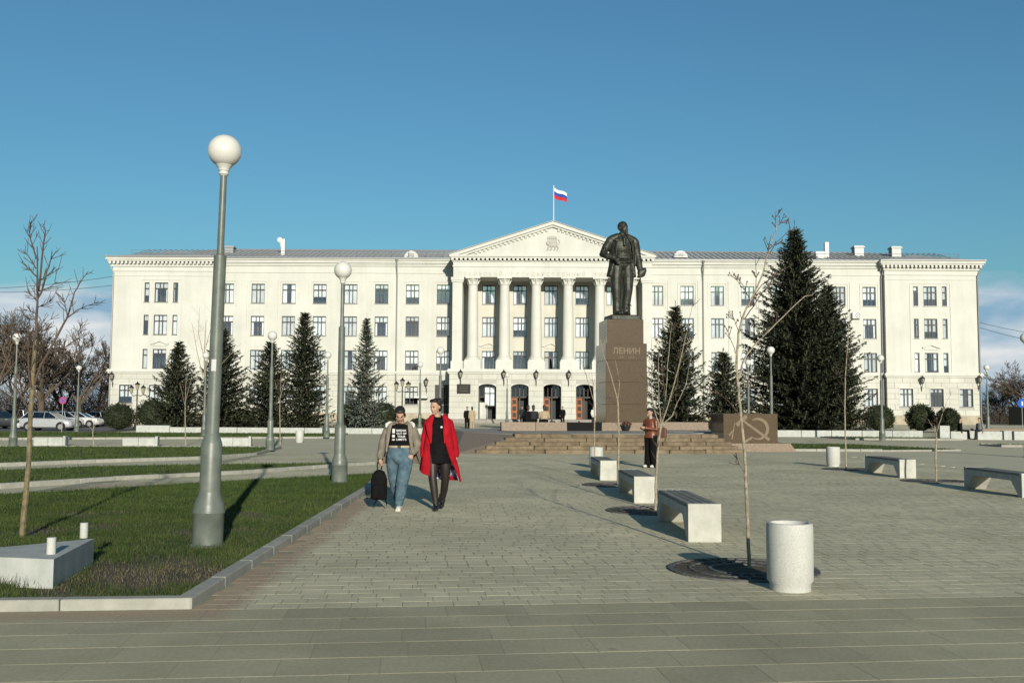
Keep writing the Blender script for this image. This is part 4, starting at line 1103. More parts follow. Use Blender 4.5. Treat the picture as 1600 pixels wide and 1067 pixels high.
def head(mb, c, yaw=0.0, tilt=0.0, s=1.0, roll=0.0, beard=False, nose=True):
    "c: centre of the skull, face towards -y before turning"
    M = Matrix.Rotation(yaw, 3, 'Z') @ Matrix.Rotation(tilt, 3, 'X') @ Matrix.Rotation(roll, 3, 'Y'); c = Vector(c)
    def T(x, y, z): return c + M @ (Vector((x, y, z)) * s)
    mb.ball(T(0, 0.012, 0.03), (0.074 * s, 0.092 * s, 0.085 * s), 16, 12, M); mb.ball(T(0, -0.022, -0.035), (0.058 * s, 0.066 * s, 0.078 * s), 14, 10, M)
    mb.ball(T(0, -0.06, -0.095), (0.027 * s, 0.024 * s, 0.02 * s), 10, 8, M)
    if nose: mb.tube([T(0, -0.078, 0.01), T(0, -0.098, -0.022), T(0, -0.1, -0.034), T(0, -0.08, -0.04)], [0.008 * s, 0.011 * s, 0.013 * s, 0.009 * s], 8)
    mb.tube([T(-0.04, -0.074, 0.016), T(0, -0.086, 0.02), T(0.04, -0.074, 0.016)], 0.009 * s, 6)
    for q in (-1, 1): mb.ball(T(0.072 * q, 0.012, -0.01), (0.01 * s, 0.02 * s, 0.03 * s), 8, 6, M); mb.ball(T(0.042 * q, -0.05, -0.03), (0.022 * s, 0.02 * s, 0.02 * s), 8, 6, M)
    mb.ball(T(0, -0.083, -0.062), (0.02 * s, 0.009 * s, 0.008 * s), 8, 6, M)
    if beard: mb.ball(T(0, -0.075, -0.105), (0.03 * s, 0.03 * s, 0.036 * s), 10, 8, M); mb.ball(T(0, -0.09, -0.052), (0.032 * s, 0.013 * s, 0.009 * s), 8, 6, M)
    return T

# --- the bronze figure (modelled at 1.78 m, then scaled)
sc = 2.67
st = empty('bronze_statue', S(8.45, 10.2, 6.112), MT + R(4), label='dark bronze statue of a standing man in an open coat on the pedestal', cat='statue')
st.scale = (sc, sc, sc)
pl_ = MB(); pl_.bbox(-0.285, 0.275, -0.26, 0.24, -0.0, 0.085, 0.02); pl_.build('bronze_plinth', M_BRONZE, st)
Z0 = 0.085
def zb(p): return (p[0], p[1], p[2] + Z0)
b = MB()
# trousers
for pts, rad in (([(-0.10, 0.0, 0.92), (-0.115, -0.01, 0.70), (-0.115, -0.02, 0.48), (-0.105, 0.0, 0.25), (-0.095, 0.0, 0.04)], [0.125, 0.11, 0.092, 0.082, 0.085]),
                 ([(0.10, 0.0, 0.92), (0.115, 0.0, 0.70), (0.105, -0.03, 0.48), (0.085, 0.01, 0.25), (0.075, 0.02, 0.04)], [0.125, 0.11, 0.09, 0.08, 0.085])):
    limb(b, [zb(p) for p in pts], rad, 12)
for x, y in ((-0.1, -0.06), (0.085, -0.04)): b.ball((x, y, Z0 + 0.035), (0.055, 0.14, 0.04), 10, 8)
# folds on the trousers
for (x, z, s_) in ((-0.16, 0.3, 1), (-0.06, 0.16, -1), (0.13, 0.22, -1), (0.03, 0.1, 1), (0.12, 0.5, -1), (-0.14, 0.55, 1)):
    b.tube([zb((x - 0.05, -0.075, z)), zb((x, -0.095, z + 0.02 * s_)), zb((x + 0.05, -0.08, z + 0.05 * s_))], [0.006, 0.012, 0.006], 6)
# torso, vest, hips
b.ball((0, 0, Z0 + 0.97), (0.185, 0.145, 0.14), 14, 10); b.ball((0, -0.03, Z0 + 1.10), (0.185, 0.155, 0.16), 14, 10); b.ball((0, -0.01, Z0 + 1.30), (0.20, 0.135, 0.2), 14, 10)
for k in range(5): b.tube([(-0.11 + 0.01 * k, -0.165, Z0 + 1.06 + 0.06 * k), (0.0, -0.19, Z0 + 1.045 + 0.06 * k), (0.11 - 0.01 * k, -0.165, Z0 + 1.06 + 0.06 * k)], [0.004, 0.008, 0.004], 6)
b.tube([(-0.19, -0.06, Z0 + 1.005), (-0.1, -0.16, Z0 + 0.985), (0, -0.19, Z0 + 0.97), (0.1, -0.16, Z0 + 0.985), (0.19, -0.06, Z0 + 1.005)], 0.012, 6)
b.tube([(-0.22, 0, Z0 + 1.425), (-0.1, 0.0, Z0 + 1.47), (0.1, 0.0, Z0 + 1.47), (0.235, 0, Z0 + 1.415)], [0.07, 0.075, 0.075, 0.07], 10)
b.tube([(0, 0.0, Z0 + 1.42), (0.005, -0.015, Z0 + 1.56)], [0.075, 0.062], 12)
# tie and collar
b.tube([(0, -0.085, Z0 + 1.49), (0.0, -0.14, Z0 + 1.42), (0, -0.165, Z0 + 1.30)], [0.022, 0.026, 0.02], 6)
for s_ in (-1, 1): b.tube([(0.07 * s_, 0.02, Z0 + 1.52), (0.05 * s_, -0.07, Z0 + 1.52), (0.012 * s_, -0.1, Z0 + 1.475)], [0.014, 0.016, 0.01], 6)
# coat
rows = [(1.47, 0.0, 0.01, 0.14, 0.10, 46, 316), (1.40, 0.0, 0.0, 0.236, 0.142, 34, 324), (1.28, 0.0, 0.0, 0.25, 0.168, 38, 318), (1.10, 0.005, 0.0, 0.24, 0.182, 46, 308), (0.95, 0.005, 0.01, 0.248, 0.182, 50, 302), (0.83, 0.0, 0.01, 0.268, 0.188, 52, 298), (0.73, -0.005, 0.01, 0.285, 0.192, 54, 294)]
b2 = shell([(z + Z0, *r) for z, *r in rows], 36, 0.035, 0.03, 7, 3); b.add(b2.v, b2.f)
# lapels
for s_ in (-1, 1):
    b.tube([(0.075 * s_, -0.10, Z0 + 1.47), (0.15 * s_, -0.145, Z0 + 1.33), (0.165 * s_, -0.155, Z0 + 1.18), (0.17 * s_, -0.15, Z0 + 1.05)], [(0.02, 0.014), (0.042, 0.016), (0.03, 0.014), (0.01, 0.01)], 8)
    b.tube([(0.13 * s_, -0.14, Z0 + 1.40), (0.2 * s_, -0.13, Z0 + 1.385)], [0.02, 0.012], 6)
# his right arm (viewer's left): elbow out, hand in the pocket
limb(b, [(-0.225, 0.0, Z0 + 1.40), (-0.305, 0.03, Z0 + 1.26), (-0.365, 0.02, Z0 + 1.14), (-0.3, -0.09, Z0 + 1.09), (-0.2, -0.165, Z0 + 1.05)], [0.08, 0.077, 0.072, 0.064, 0.054], 12)
hand(b, (-0.2, -0.168, Z0 + 1.05), (0.6, -0.1, -0.7), (0.2, 1, 0), 1.1, 0.3, 1)
for k in range(3): b.tube([(-0.43 + 0.02 * k, -0.02, Z0 + 1.17 + 0.035 * k), (-0.38 + 0.01 * k, -0.065, Z0 + 1.16 + 0.04 * k), (-0.32, -0.06, Z0 + 1.18 + 0.04 * k)], [0.008, 0.012, 0.006], 6)
# his left arm hanging, holding a crumpled cap
limb(b, [(0.25, 0.0, Z0 + 1.39), (0.285, 0.02, Z0 + 1.26), (0.305, 0.02, Z0 + 1.13), (0.318, -0.03, Z0 + 1.0), (0.325, -0.075, Z0 + 0.86)], [0.08, 0.077, 0.07, 0.064, 0.055], 12)
hand(b, (0.322, -0.085, Z0 + 0.86), (-0.1, -0.2, -1), (-0.8, 0.5, 0), 1.15, 0.8, -1)
b.ball((0.345, -0.10, Z0 + 0.80), (0.085, 0.05, 0.085), 10, 8); b.tube([(0.30, -0.12, Z0 + 0.75), (0.4, -0.11, Z0 + 0.84), (0.42, -0.09, Z0 + 0.9)], [0.03, 0.045, 0.02], 8); b.tube([(0.27, -0.1, Z0 + 0.72), (0.34, -0.12, Z0 + 0.74)], [0.025, 0.03], 6)
# head turned to the viewer's right
head(b, (0.015, -0.02, Z0 + 1.64), R(28), R(-4), 1.15, beard=True)
fig = obj('figure', remesh(b, 0.0105, 2), M_BRONZE, st, False, False)

# seat walls behind the pedestal, black box for the shaded gap, flower basket
for (x0, x1, y0, m, nm, lab) in ((2.3, 3.9, 8.6, M_GRANM, 'low_wall', 'low brown granite wall on the terrace nearest the steps side'), (3.92, 5.4, 8.6, M_GRANM, 'low_wall', 'low brown granite wall ending at the black box'), (5.44, 7.0, 8.75, M_GAPBLACK, 'low_wall', 'black box standing for the shaded gap beside the pedestal'), (10.3, 13.4, 12.0, M_GRANM, 'low_wall', 'low brown granite wall between the pedestal and the emblem block')):
    o = MB().add([(-(x1 - x0) / 2, 0, 0), ((x1 - x0) / 2, 0, 0), ((x1 - x0) / 2, 0.6, 0), (-(x1 - x0) / 2, 0.6, 0), (-(x1 - x0) / 2 - 0.0, 0.06, 0.4), ((x1 - x0) / 2, 0.06, 0.4), ((x1 - x0) / 2, 0.6, 0.4), (-(x1 - x0) / 2, 0.6, 0.4)],
                 [(0, 3, 2, 1), (4, 5, 6, 7), (0, 1, 5, 4), (1, 2, 6, 5), (2, 3, 7, 6), (3, 0, 4, 7)]).build(nm, m)
    o.location = S((x0 + x1) / 2, y0, 0.702); o.rotation_euler = (0, 0, MT); tag(o, lab, 'low wall')
M_FLOW = mat('flowers', (0.16, 0.02, 0.02), (0.05, 0.05, 0.025), scale=9, rough=0.8, island=0.4)
fb = empty('flower_basket', S(8.35, 8.95, 0.702), MT, label='dark basket of flowers on the terrace against the pedestal foot', cat='flowers')
MB().lathe([(0.12, 0), (0.2, 0.18), (0.22, 0.24)], n=12).build('basket', M_IRON, fb, smooth=True)
mb = MB()
for k in range(26):
    a = random.uniform(0, 6.28); r = random.uniform(0, 0.24); mb.ball((r * math.cos(a), r * math.sin(a) * .8, 0.26 + 0.2 * math.sqrt(max(0, 1 - (r / 0.26) ** 2)) * random.uniform(.6, 1)), random.uniform(0.035, 0.055), 6, 4)
mb.build('bouquet', M_FLOW, fb)
# ------------------------------------------------------------------ lamps, benches, bins, parapets
M_LAMP = mat('lamp_post_paint', (0.112, 0.134, 0.112), (0.165, 0.186, 0.158), scale=4, rough=0.42, spec=0.4, bump=0.12, bscale=25, detail=10)
weather(M_LAMP, 0.84, 1.06, (9, 9, 0.8), 2.0)
M_GLOBE = mat('lamp_globe', (0.72, 0.71, 0.655), (0.66, 0.65, 0.59), scale=3, rough=0.25, spec=0.5)
M_CONC = mat('bench_concrete', (0.50, 0.495, 0.43), (0.60, 0.59, 0.52), scale=7, rough=0.85, rnd=0.05, bump=0.25, bscale=80, detail=10)
M_CONCB = mat('painted_concrete', (0.42, 0.44, 0.405), (0.52, 0.535, 0.50), scale=5, rough=0.8, rnd=0.06, bump=0.2, bscale=60, detail=8)
M_TERR = mat('terrazzo', (0.50, 0.505, 0.46), (0.62, 0.62, 0.57), scale=110, rough=0.8, contrast=(0.42, 0.6), detail=3, bump=0.3, bscale=120)
for m_ in (M_CONC, M_CONCB, M_TERR): weather(m_, 0.84, 1.05, (5, 5, 1.2), 1.5)
M_SLAT = mat('weathered_slat', (0.17, 0.16, 0.14), (0.25, 0.24, 0.21), scale=10, rough=0.75, rnd=0.15)
M_GRATE = mat('cast_iron_grate', (0.09, 0.088, 0.082), (0.15, 0.142, 0.13), scale=20, rough=0.75)
M_STICK = mat('sticker', (0.6, 0.6, 0.6))

def make_lamp():
    t = empty('street_lamp')
    base = MB(); base.lathe([(0.185, 0), (0.185, 0.02), (0.165, 0.03), (0.165, 0.36), (0.172, 0.37), (0.172, 0.385), (0.165, 0.395), (0.165, 0.42), (0.155, 0.47), (0.118, 0.57), (0.115, 0.6)], n=28)
    base.build('base', M_LAMP, t, smooth=True)
    sh = MB(); sh.lathe([(0.113, 0.59), (0.113, 1.12), (0.108, 1.14), (0.08, 1.22), (0.072, 1.24)], n=28); sh.build('sleeve', M_LAMP, t, smooth=True)
    po = MB(); po.lathe([(0.072, 1.23), (0.068, 3.19), (0.069, 3.2), (0.069, 3.23), (0.045, 3.24), (0.038, 3.26), (0.036, 4.12), (0.036, 4.16)], n=24); po.build('pole', M_LAMP, t, smooth=True)
    fi = MB(); fi.lathe([(0.036, 4.14), (0.055, 4.16), (0.05, 4.19), (0.06, 4.2), (0.06, 4.22), (0.085, 4.25), (0.1, 4.275)], n=24); fi.build('fitter', M_TRIM, t, smooth=True)
    gl = MB(); gl.ball((0, 0, 4.425), 0.185, 32, 24); gl.build('globe', M_GLOBE, t, smooth=True)
    return t
lamp0 = make_lamp(); used = False
def lamp(x, y, label, h=4.6, lean=0.0, z=None):
    global used
    o = lamp0 if not used else copy_tree(lamp0); used = True
    o.location = (x, y, gz(y, x) + (0.045 if z is None else z)); o.rotation_euler = (0, lean, random.uniform(0, 6)); o.rotation_mode = 'XYZ'
    o.rotation_euler = (0, lean, 0); o.scale = (1, 1, h / 4.61)
    tag(o, label, 'street lamp', 'globe street lamps on the square'); return o
L1 = lamp(-3.31, 10.95, 'tall grey globe street lamp on the front lawn, largest in view', 4.56, R(1.0), 0.04)
lamp(-3.58, 20.8, 'globe street lamp on the lawn tip beside the walking women', 4.64)
lamp(-9.3, 38.4, 'globe street lamp between the two spruces, behind the second lawn')
lamp(-9.9, 53.3, 'globe street lamp on the lawn before the blue spruce')
lamp(-20.3, 40.6, 'globe street lamp near the bare tree at the parked cars', 4.65)
lamp(-28.9, 66.2, 'globe street lamp beside the round purple sign', 4.4)
lamp(19.95, 53.6, 'globe street lamp in the small bed before the corner of the building')
lamp(31.6, 66.0, 'globe street lamp behind the two seated people')
lamp(-3.4, 47.2, 'globe street lamp rising behind the woman in red', z=0.0)
lamp(-6.0, 65.0, 'globe street lamp behind the women near the triple lantern', z=0.0)
lamp(-16.8, 54.4, 'globe street lamp mostly hidden behind the tallest lamp')
lamp(12.1, 46.3, 'globe street lamp rising behind the emblem block, nearer of two')
lamp(14.3, 60.0, 'globe street lamp behind the emblem block, shorter of two')
lamp(-0.42, 90.0, 'slim globe street lamp before the portico doors', z=0.0)
lamp(19.2, 37.0, 'globe street lamp cut by the edge of the picture beside the benches', z=0.0)

st_ = MB().add([(0.071 * math.sin(t), -0.071 * math.cos(t), z) for z in (1.93, 2.06) for t in (-0.35, -0.1, 0.15, 0.4)], [(0, 1, 5, 4), (1, 2, 6, 5), (2, 3, 7, 6)]).build('sticker', M_STICK, L1)

# triple lantern posts near the facade
def triple_lantern(x, y, label):
    t = empty('lantern_post', (x, y, gz(y, x) - 0.01), label=label, cat='lantern post', group='ornate three-lantern posts')
    MB().lathe([(0.3, 0), (0.3, 0.1), (0.2, 0.2), (0.16, 0.55), (0.1, 0.65), (0.06, 0.8), (0.05, 3.1), (0.05, 3.35)], n=12).build('post', M_IRON, t, smooth=True)
    arm = MB()
    for s in (-1, 1): arm.tube([(0, 0, 2.9), (0.3 * s, 0, 2.8), (0.5 * s, 0, 2.95), (0.5 * s, 0, 3.05)], 0.03, 6)
    arm.build('arm', M_IRON, t, smooth=True)
    for cx, cz in ((-0.5, 3.02), (0.5, 3.02), (0, 3.3)):
        MB().lathe([(0.06, 0), (0.12, 0.06), (0.19, 0.46)], cx, 0, 6, cz).build('lantern', M_LANT, t)
        MB().lathe([(0.23, 0.46), (0.24, 0.5), (0.1, 0.62), (0.04, 0.7), (0.0, 0.78)], cx, 0, 6, cz).build('lantern_cap', M_IRON, t)
p = at(213, 660, 84); triple_lantern(p.x, 84, 'black three-lantern post between the round bushes near the building corner')
p = at(628, 660, 84); triple_lantern(p.x, 84, 'three-lantern post behind the women near the facade')

# benches along the two rows
def make_bench():
    t = empty('bench'); L, W, H = 2.35, 0.39, 0.40
    body = MB(); prof = [(0, 0), (0.12, 0), (0.12 + 0.28, H - 0.11), (L - 0.40, H - 0.11), (L - 0.12, 0), (L, 0), (L, H), (0, H)]
    # side profile (y,z) extruded over x; outer end faces stay plain
    n = len(prof); vs = [(-W / 2, p[0], p[1]) for p in prof] + [(W / 2, p[0], p[1]) for p in prof]
    fs = [(i, (i + 1) % n, n + (i + 1) % n, n + i) for i in range(n)]
    for k in (0, n):
        fs += [(k + 0, k + 1, k + 2, k + 7), (k + 2, k + 3, k + 6, k + 7), (k + 3, k + 4, k + 5, k + 6)]
    body.add(vs, fs); bo = body.build('concrete_frame', M_CONC, t, fix=True)
    MB().box(-W / 2, W / 2, 0.001, 0.10, H - 0.02, H + 0.045).build('end_block', M_CONC, t); MB().box(-W / 2, W / 2, L - 0.10, L - 0.001, H - 0.02, H + 0.045).build('end_block', M_CONC, t)
    for k in range(4):
        x = -W / 2 + 0.008 + k * 0.096
        MB().bbox(x, x + 0.084, 0.105, L - 0.105, H + 0.004, H + 0.042, 0.004).build('slat', M_SLAT, t)
    return t
bench0 = make_bench(); bu = False
def bench(x, y, label, rz=0.0):
    global bu
    o = bench0 if not bu else copy_tree(bench0); bu = True
    o.location = (x, y, 0.0); o.rotation_euler = (0, 0, rz); tag(o, label, 'bench', 'concrete benches with slatted seats')
bench(2.29, 11.85, 'concrete bench with slatted seat nearest the front bin', R(0.5)); bench(2.28, 16.95, 'middle concrete bench in the row behind the front bin', R(0.5)); bench(2.2, 22.7, 'concrete bench farthest back in the row towards the steps', R(0.5))
bench(9.55, 24.05, 'concrete bench near the lone bin, before the far bed'); bench(9.62, 18.45, 'concrete bench cut by the edge of the picture')
# the off-row benches on the far path are closed concrete boxes with a raised end
def box_bench(u0, u1, v, label):
    a, c = on(u0, v, 0), on(u1, v, 0); L = (c - a).length
    t = empty('box_bench', (a.x, a.y, gz(a.y) - 0.015), math.atan2(c.y - a.y, c.x - a.x), label=label, cat='bench', group='white box benches on the far path')
    MB().bbox(0.0, L * 0.45 - 0.004, 0, 0.45, 0, 0.36, 0.01).build('front_panel', M_CONCB, t); MB().bbox(L * 0.45 + 0.004, L - 0.12, 0, 0.45, 0, 0.36, 0.01).build('front_panel', M_CONCB, t)
    MB().bbox(L - 0.115, L, -0.02, 0.47, 0, 0.43, 0.01).build('end_block', M_CONCB, t)
    for k in range(3): MB().box(0.02, L - 0.14, 0.02 + 0.145 * k, 0.15 + 0.145 * k, 0.362, 0.40).build('slat', M_SLAT, t)
box_bench(52, 102, 696.5, 'white box bench beside the bare tree trunk'); box_bench(191, 246, 697, 'white box bench standing alone in the middle of the lawn path'); box_bench(340, 392, 697, 'white box bench just behind the tallest lamp post')

# litter bins
def make_bin():
    t = empty('litter_bin')
    MB().lathe([(0.172, 0.0), (0.172, 0.055), (0.196, 0.09), (0.198, 0.535), (0.191, 0.57), (0.178, 0.575), (0.16, 0.573), (0.15, 0.55), (0.145, 0.12)], n=40, cap=False).build('shell', M_TERR, t, smooth=True)
    MB().lathe([(0.002, 0.12), (0.145, 0.121)], n=24, cap=False).build('liner', M_IRON, t); MB().lathe([(0.142, 0.2), (0.142, 0.52)], n=24, cap=False).build('metal_insert', M_IRON, t)
    return t
bin0 = make_bin(); nb = False
def bin_(x, y, label, z=0.0):
    global nb
    o = bin0 if not nb else copy_tree(bin0); nb = True
    o.location = (x, y, z); tag(o, label, 'litter bin', 'round concrete litter bins')
bin_(2.41, 8.68, 'speckled round concrete litter bin in the foreground'); bin_(2.38, 28.0, 'round concrete litter bin behind the farthest bench of the row'); bin_(9.45, 29.3, 'round concrete litter bin standing alone beside the thin sapling')
q = on(468, 693, 0.0); bin_(q.x, q.y, 'small white litter bin on the path behind the lawns', gz(q.y) - 0.015)

# tree grates
def grate(x, y, label, r=0.72):
    t = empty('tree_grate', (x, y, 0.0), label=label, cat='tree grate', group='round cast iron tree grates'); mb = MB(); n = 40
    for (ra, rb) in ((r, r - 0.05), (r * 0.72, r * 0.72 - 0.03), (r * 0.46, r * 0.46 - 0.035)):
        for i in range(n):
            a, c = 2 * math.pi * i / n, 2 * math.pi * (i + 1) / n
            mb.add([(ra * math.cos(a), ra * math.sin(a), 0.018), (ra * math.cos(c), ra * math.sin(c), 0.018), (rb * math.cos(c), rb * math.sin(c), 0.018), (rb * math.cos(a), rb * math.sin(a), 0.018), (ra * math.cos(a), ra * math.sin(a), -0.01), (ra * math.cos(c), ra * math.sin(c), -0.01), (rb * math.cos(c), rb * math.sin(c), -0.01), (rb * math.cos(a), rb * math.sin(a), -0.01)],
                   [(0, 1, 2, 3), (0, 4, 5, 1), (2, 6, 7, 3)])
    for i in range(48):
        a = 2 * math.pi * i / 48; w = 0.012; c, s = math.cos(a), math.sin(a); ra, rb = r * (0.98 if i % 2 else 0.73), r * (0.44 if i % 2 == 0 else 0.71)
        mb.add([(ra * c - w * s, ra * s + w * c, 0.016), (ra * c + w * s, ra * s - w * c, 0.016), (rb * c + w * s, rb * s - w * c, 0.016), (rb * c - w * s, rb * s + w * c, 0.016)], [(0, 1, 2, 3)])
    mb.build('grate_ring', M_GRATE, t)
    MB().lathe([(0.001, 0.004), (r * 0.98, 0.005)], n=40, cap=False).build('soil_pit', M_SOIL, t)
grate(2.25, 9.75, 'round iron tree grate beside the foreground bin'); grate(2.2, 15.6, 'round iron tree grate between the first two benches'); grate(2.22, 21.2, 'round iron tree grate between the second and third bench'); grate(9.4, 27.8, 'round iron tree grate beside the lone bin'); grate(9.7, 22.9, 'round iron tree grate between the two benches at the edge')

# concrete bench base with dowels on the front lawn
cb = empty('concrete_base', (-3.76, 8.27, 0.0), label='low pale concrete bench base with two upright posts on the lawn corner', cat='concrete block')
mb = MB(); mb.prism([(-0.95, 0.21), (0, 0), (-0.24, 1.36), (-1.05, 0.42)], 0, 0.286, 'z'); mb.build('block', M_CONCB, cb)
for (u, v0) in ((80, 865), (131, 839)):
    a = on(u, v0, 0.286); MB().lathe([(0.038, 0), (0.038, 0.145)], a.x + 3.76, a.y - 8.27, 14, 0.28).build('dowel', M_TERR, cb, smooth=True)

# white parapets of the planting beds
def parapet(pts, h, label, y, first_tall=False):
    t = empty('parapet_wall', ((pts[0] + pts[1]) / 2, y, gz(y) - 0.02), label=label, cat='low wall')
    n = round((pts[1] - pts[0]) / 2.0); w = (pts[1] - pts[0]) / n
    for i in range(n):
        hh = h + (0.10 if (first_tall and i == 0) else random.uniform(-0.006, 0.006)); x = -(pts[1] - pts[0]) / 2 + i * w
        MB().bbox(x + 0.015, x + w - 0.015, 0 + random.uniform(0, .01), 0.35, 0, hh, 0.012).build('wall_panel', M_CONCB, t)
parapet((-23.4, -2.4), 0.36, 'long white concrete parapet before the row of spruces', 62.0, True)
parapet((13.9, 25.0), 0.40, 'white concrete parapet before the largest spruce', 60.5)
def seat_box(u0, u1, v0, v1, Y, label):
    a, c = at(u0, v1, Y), at(u1, v0, Y); o = MB().bbox(-(c.x - a.x) / 2, (c.x - a.x) / 2, 0, 0.5, 0, c.z - gz(Y) + 0.02, 0.012).build('white_seat_box', M_CONCB)
    o.location = ((a.x + c.x) / 2, Y, gz(Y) - 0.02); tag(o, label, 'seat box')
seat_box(1469, 1484, 665, 687, 57.0, 'tall white concrete box at the end of the parapet')
seat_box(1486, 1511, 674, 687, 57.0, 'white concrete seat box under the person in black'); seat_box(1513.5, 1525, 673, 687, 57.0, 'narrow white concrete box between two long ones'); seat_box(1528, 1566, 674, 687, 57.0, 'long white concrete seat box under the cap-wearing person')
seat_box(1569, 1581, 673, 687, 57.0, 'narrow white concrete box near the picture edge'); seat_box(1585, 1625, 674, 687, 57.0, 'white concrete box cut by the picture edge')
o = MB().bbox(-1.65, 1.65, 0, 0.4, 0, 0.55, 0.02).build('granite_wall', M_GRANM); q = at(1563, 672, 61); o.location = (q.x, 61, gz(61) - 0.02); tag(o, 'brown and grey stone wall behind the seated pair', 'low wall')
# ------------------------------------------------------------------ trees and bushes
M_SPRUCE = mat('spruce_needles', (0.019, 0.028, 0.014), (0.052, 0.058, 0.030), scale=0.9, rough=0.75, island=0.35, spec=0.2)
M_BSPRUCE = mat('blue_spruce_needles', (0.075, 0.095, 0.075), (0.125, 0.145, 0.115), scale=0.9, rough=0.75, island=0.3, spec=0.2)
M_BUSH = mat('clipped_bush', (0.018, 0.028, 0.012), (0.04, 0.05, 0.022), scale=2.0, rough=0.75, island=0.35, spec=0.2)
M_BARK = mat('spruce_bark', (0.07, 0.05, 0.035), (0.11, 0.08, 0.055), scale=6, rough=0.9)
M_BARE = mat('bare_bark', (0.085, 0.066, 0.047), (0.14, 0.11, 0.08), scale=3, rough=0.9)
M_PALE = mat('sapling_bark', (0.20, 0.165, 0.11), (0.40, 0.345, 0.25), scale=26, rough=0.85, contrast=(0.35, 0.6), bump=0.6, bscale=70, bdist=0.006)
M_OLIVE = mat('olive_bark', (0.11, 0.098, 0.066), (0.25, 0.20, 0.105), scale=16, rough=0.85, bump=0.6, bscale=60, bdist=0.008)
M_TWIG = mat('dark_twig', (0.075, 0.05, 0.038), (0.12, 0.085, 0.06), scale=8, rough=0.85)

def cards(C, D, L, W, U):
    "leaf quads: centres C, directions D, lengths L, widths W, sideways vectors U"
    n = len(C); V = np.zeros((n, 4, 3)); d = D * L[:, None]; u = U * (W / 2)[:, None]
    V[:, 0] = C - u * 0.6; V[:, 1] = C + u * 0.6; V[:, 2] = C + d + u * 0.35; V[:, 3] = C + d - u * 0.35
    mid = (V[:, 1] + V[:, 2]) / 2 + u * 0.5
    return V.reshape(-1, 3), np.arange(4 * n).reshape(-1, 4)
def spruce_crown(H, Rb, seed, taper=0.9, dens=1.0, droop=0.25, gap=0.0):
    """tiers of drooping boughs with upturned tips, open gaps between tiers, a thin leader"""
    r = np.random.default_rng(seed); C = []; D = []; L = []; W = []; U = []
    def card(p, d, l, w, u):
        d = d / (np.linalg.norm(d) + 1e-9); u = np.cross(d, u); u = u / (np.linalg.norm(u) + 1e-9); C.append(p); D.append(d); L.append(l); W.append(w); U.append(u)
    def bough(z, a, l, f, thin=1.0):
        dr = np.array([np.cos(a), np.sin(a), 0.0]); sd = np.array([-np.sin(a), np.cos(a), 0.0]); up0 = 0.55 * f - droop * (1 - f) + r.normal(0, 0.06)
        m = int(max(3, l / 0.115)); bend = r.normal(0, 0.12)
        for j in range(m):
            t = (j + 0.6) / m
            if t < 0.12 and l > 0.8: continue
            p = dr * l * t + sd * bend * l * t * t + np.array([0, 0, z + up0 * l * t + 0.30 * l * t ** 3 * (1 - f)])
            tw = (0.13 + 0.26 * l * (1 - t) ** 0.8 * (0.4 + 0.6 * t)) * r.uniform(0.65, 1.25) * thin
            for s in (-1, 1):
                card(p, dr * r.uniform(0.5, 1.0) + sd * s * r.uniform(0.5, 1.0) + np.array([0, 0, r.uniform(-0.35, 0.15)]), tw, r.uniform(0.12, 0.22), np.array([r.normal(0, .35), r.normal(0, .35), 1.0]))
            if r.random() < 0.6: card(p, np.array([r.normal(0, .35), r.normal(0, .35), -1.0]), r.uniform(0.12, 0.28) * min(1, l), r.uniform(0.12, 0.2), dr + sd * r.normal(0, .6))
            if r.random() < 0.35: card(p, dr * 0.8 + np.array([r.normal(0, .2), r.normal(0, .2), 0.6]), r.uniform(0.1, 0.2), 0.12, sd)
        card(dr * l * 0.93 + sd * bend * l + np.array([0, 0, z + up0 * l + 0.27 * l * (1 - f)]), dr + np.array([0, 0, 0.35]), 0.24, 0.11, sd)
    z = 0.045 * H; k = 0
    while z < H * 0.95:
        f = z / H; Lb = (Rb * (1 - f) ** taper + 0.08) * r.uniform(0.86, 1.12)
        if f < 0.1: Lb *= 0.85 + 1.5 * f
        if f > 0.66: Lb *= 0.22 + 0.78 * (1 - f) / 0.34
        nb = int(max(5, (7.5 + 3.9 * Lb) * dens)); ph = r.uniform(0, 6.28)
        for i in range(nb):
            if gap and r.random() < gap: continue
            a = ph + 2 * np.pi * i / nb + r.normal(0, 0.14); bough(z + r.normal(0, 0.05), a, Lb * r.uniform(0.62, 1.12) * (1.14 if r.random() < 0.15 else 1.0), f)
        dz = (0.22 + 0.016 * H * (1 - f)) * (1 if f < 0.75 else 0.72)
        for i in range(int(nb * 0.75)):
            a = r.uniform(0, 6.28); bough(z + dz * r.uniform(0.3, 0.7), a, Lb * r.uniform(0.4, 0.72), f, 0.9)
        z += dz; k += 1
    for j in range(16):
        a = r.uniform(0, 6.28); q = r.uniform(0, 1); card(np.array([0, 0, H * 0.94 + H * 0.05 * q]), np.array([np.cos(a) * (1 - q) * 1.2, np.sin(a) * (1 - q) * 1.2, 1.0]), 0.13 + 0.1 * q, 0.06, np.array([1, 0.2, 0.1]))
    return cards(np.array(C), np.array(D), np.array(L), np.array(W), np.array(U))
def spruce(u, vtop, Y, Rb, label, seed, m=None, **kw):
    q = at(u, vtop, Y); zb_ = gz(Y, q.x) - 0.03; H = q.z - zb_
    t = empty('spruce_tree', (q.x, Y, zb_), label=label, cat='tree', group='spruces before the building')
    MB().tube([(0, 0, -0.1), (0.02, 0, H * 0.5), (0, 0, H * 0.96)], [0.11 * Rb * 0.8, 0.05 * Rb, 0.012], 8).build('trunk', M_BARK, t)
    V, F_ = spruce_crown(H, Rb, seed, **kw); np_mesh('crown', V, F_, m or M_SPRUCE, t)
    return t
spruce(280, 531, 66, 2.1, 'dark spruce nearest the left corner of the building', 1, droop=0.2, taper=0.72)
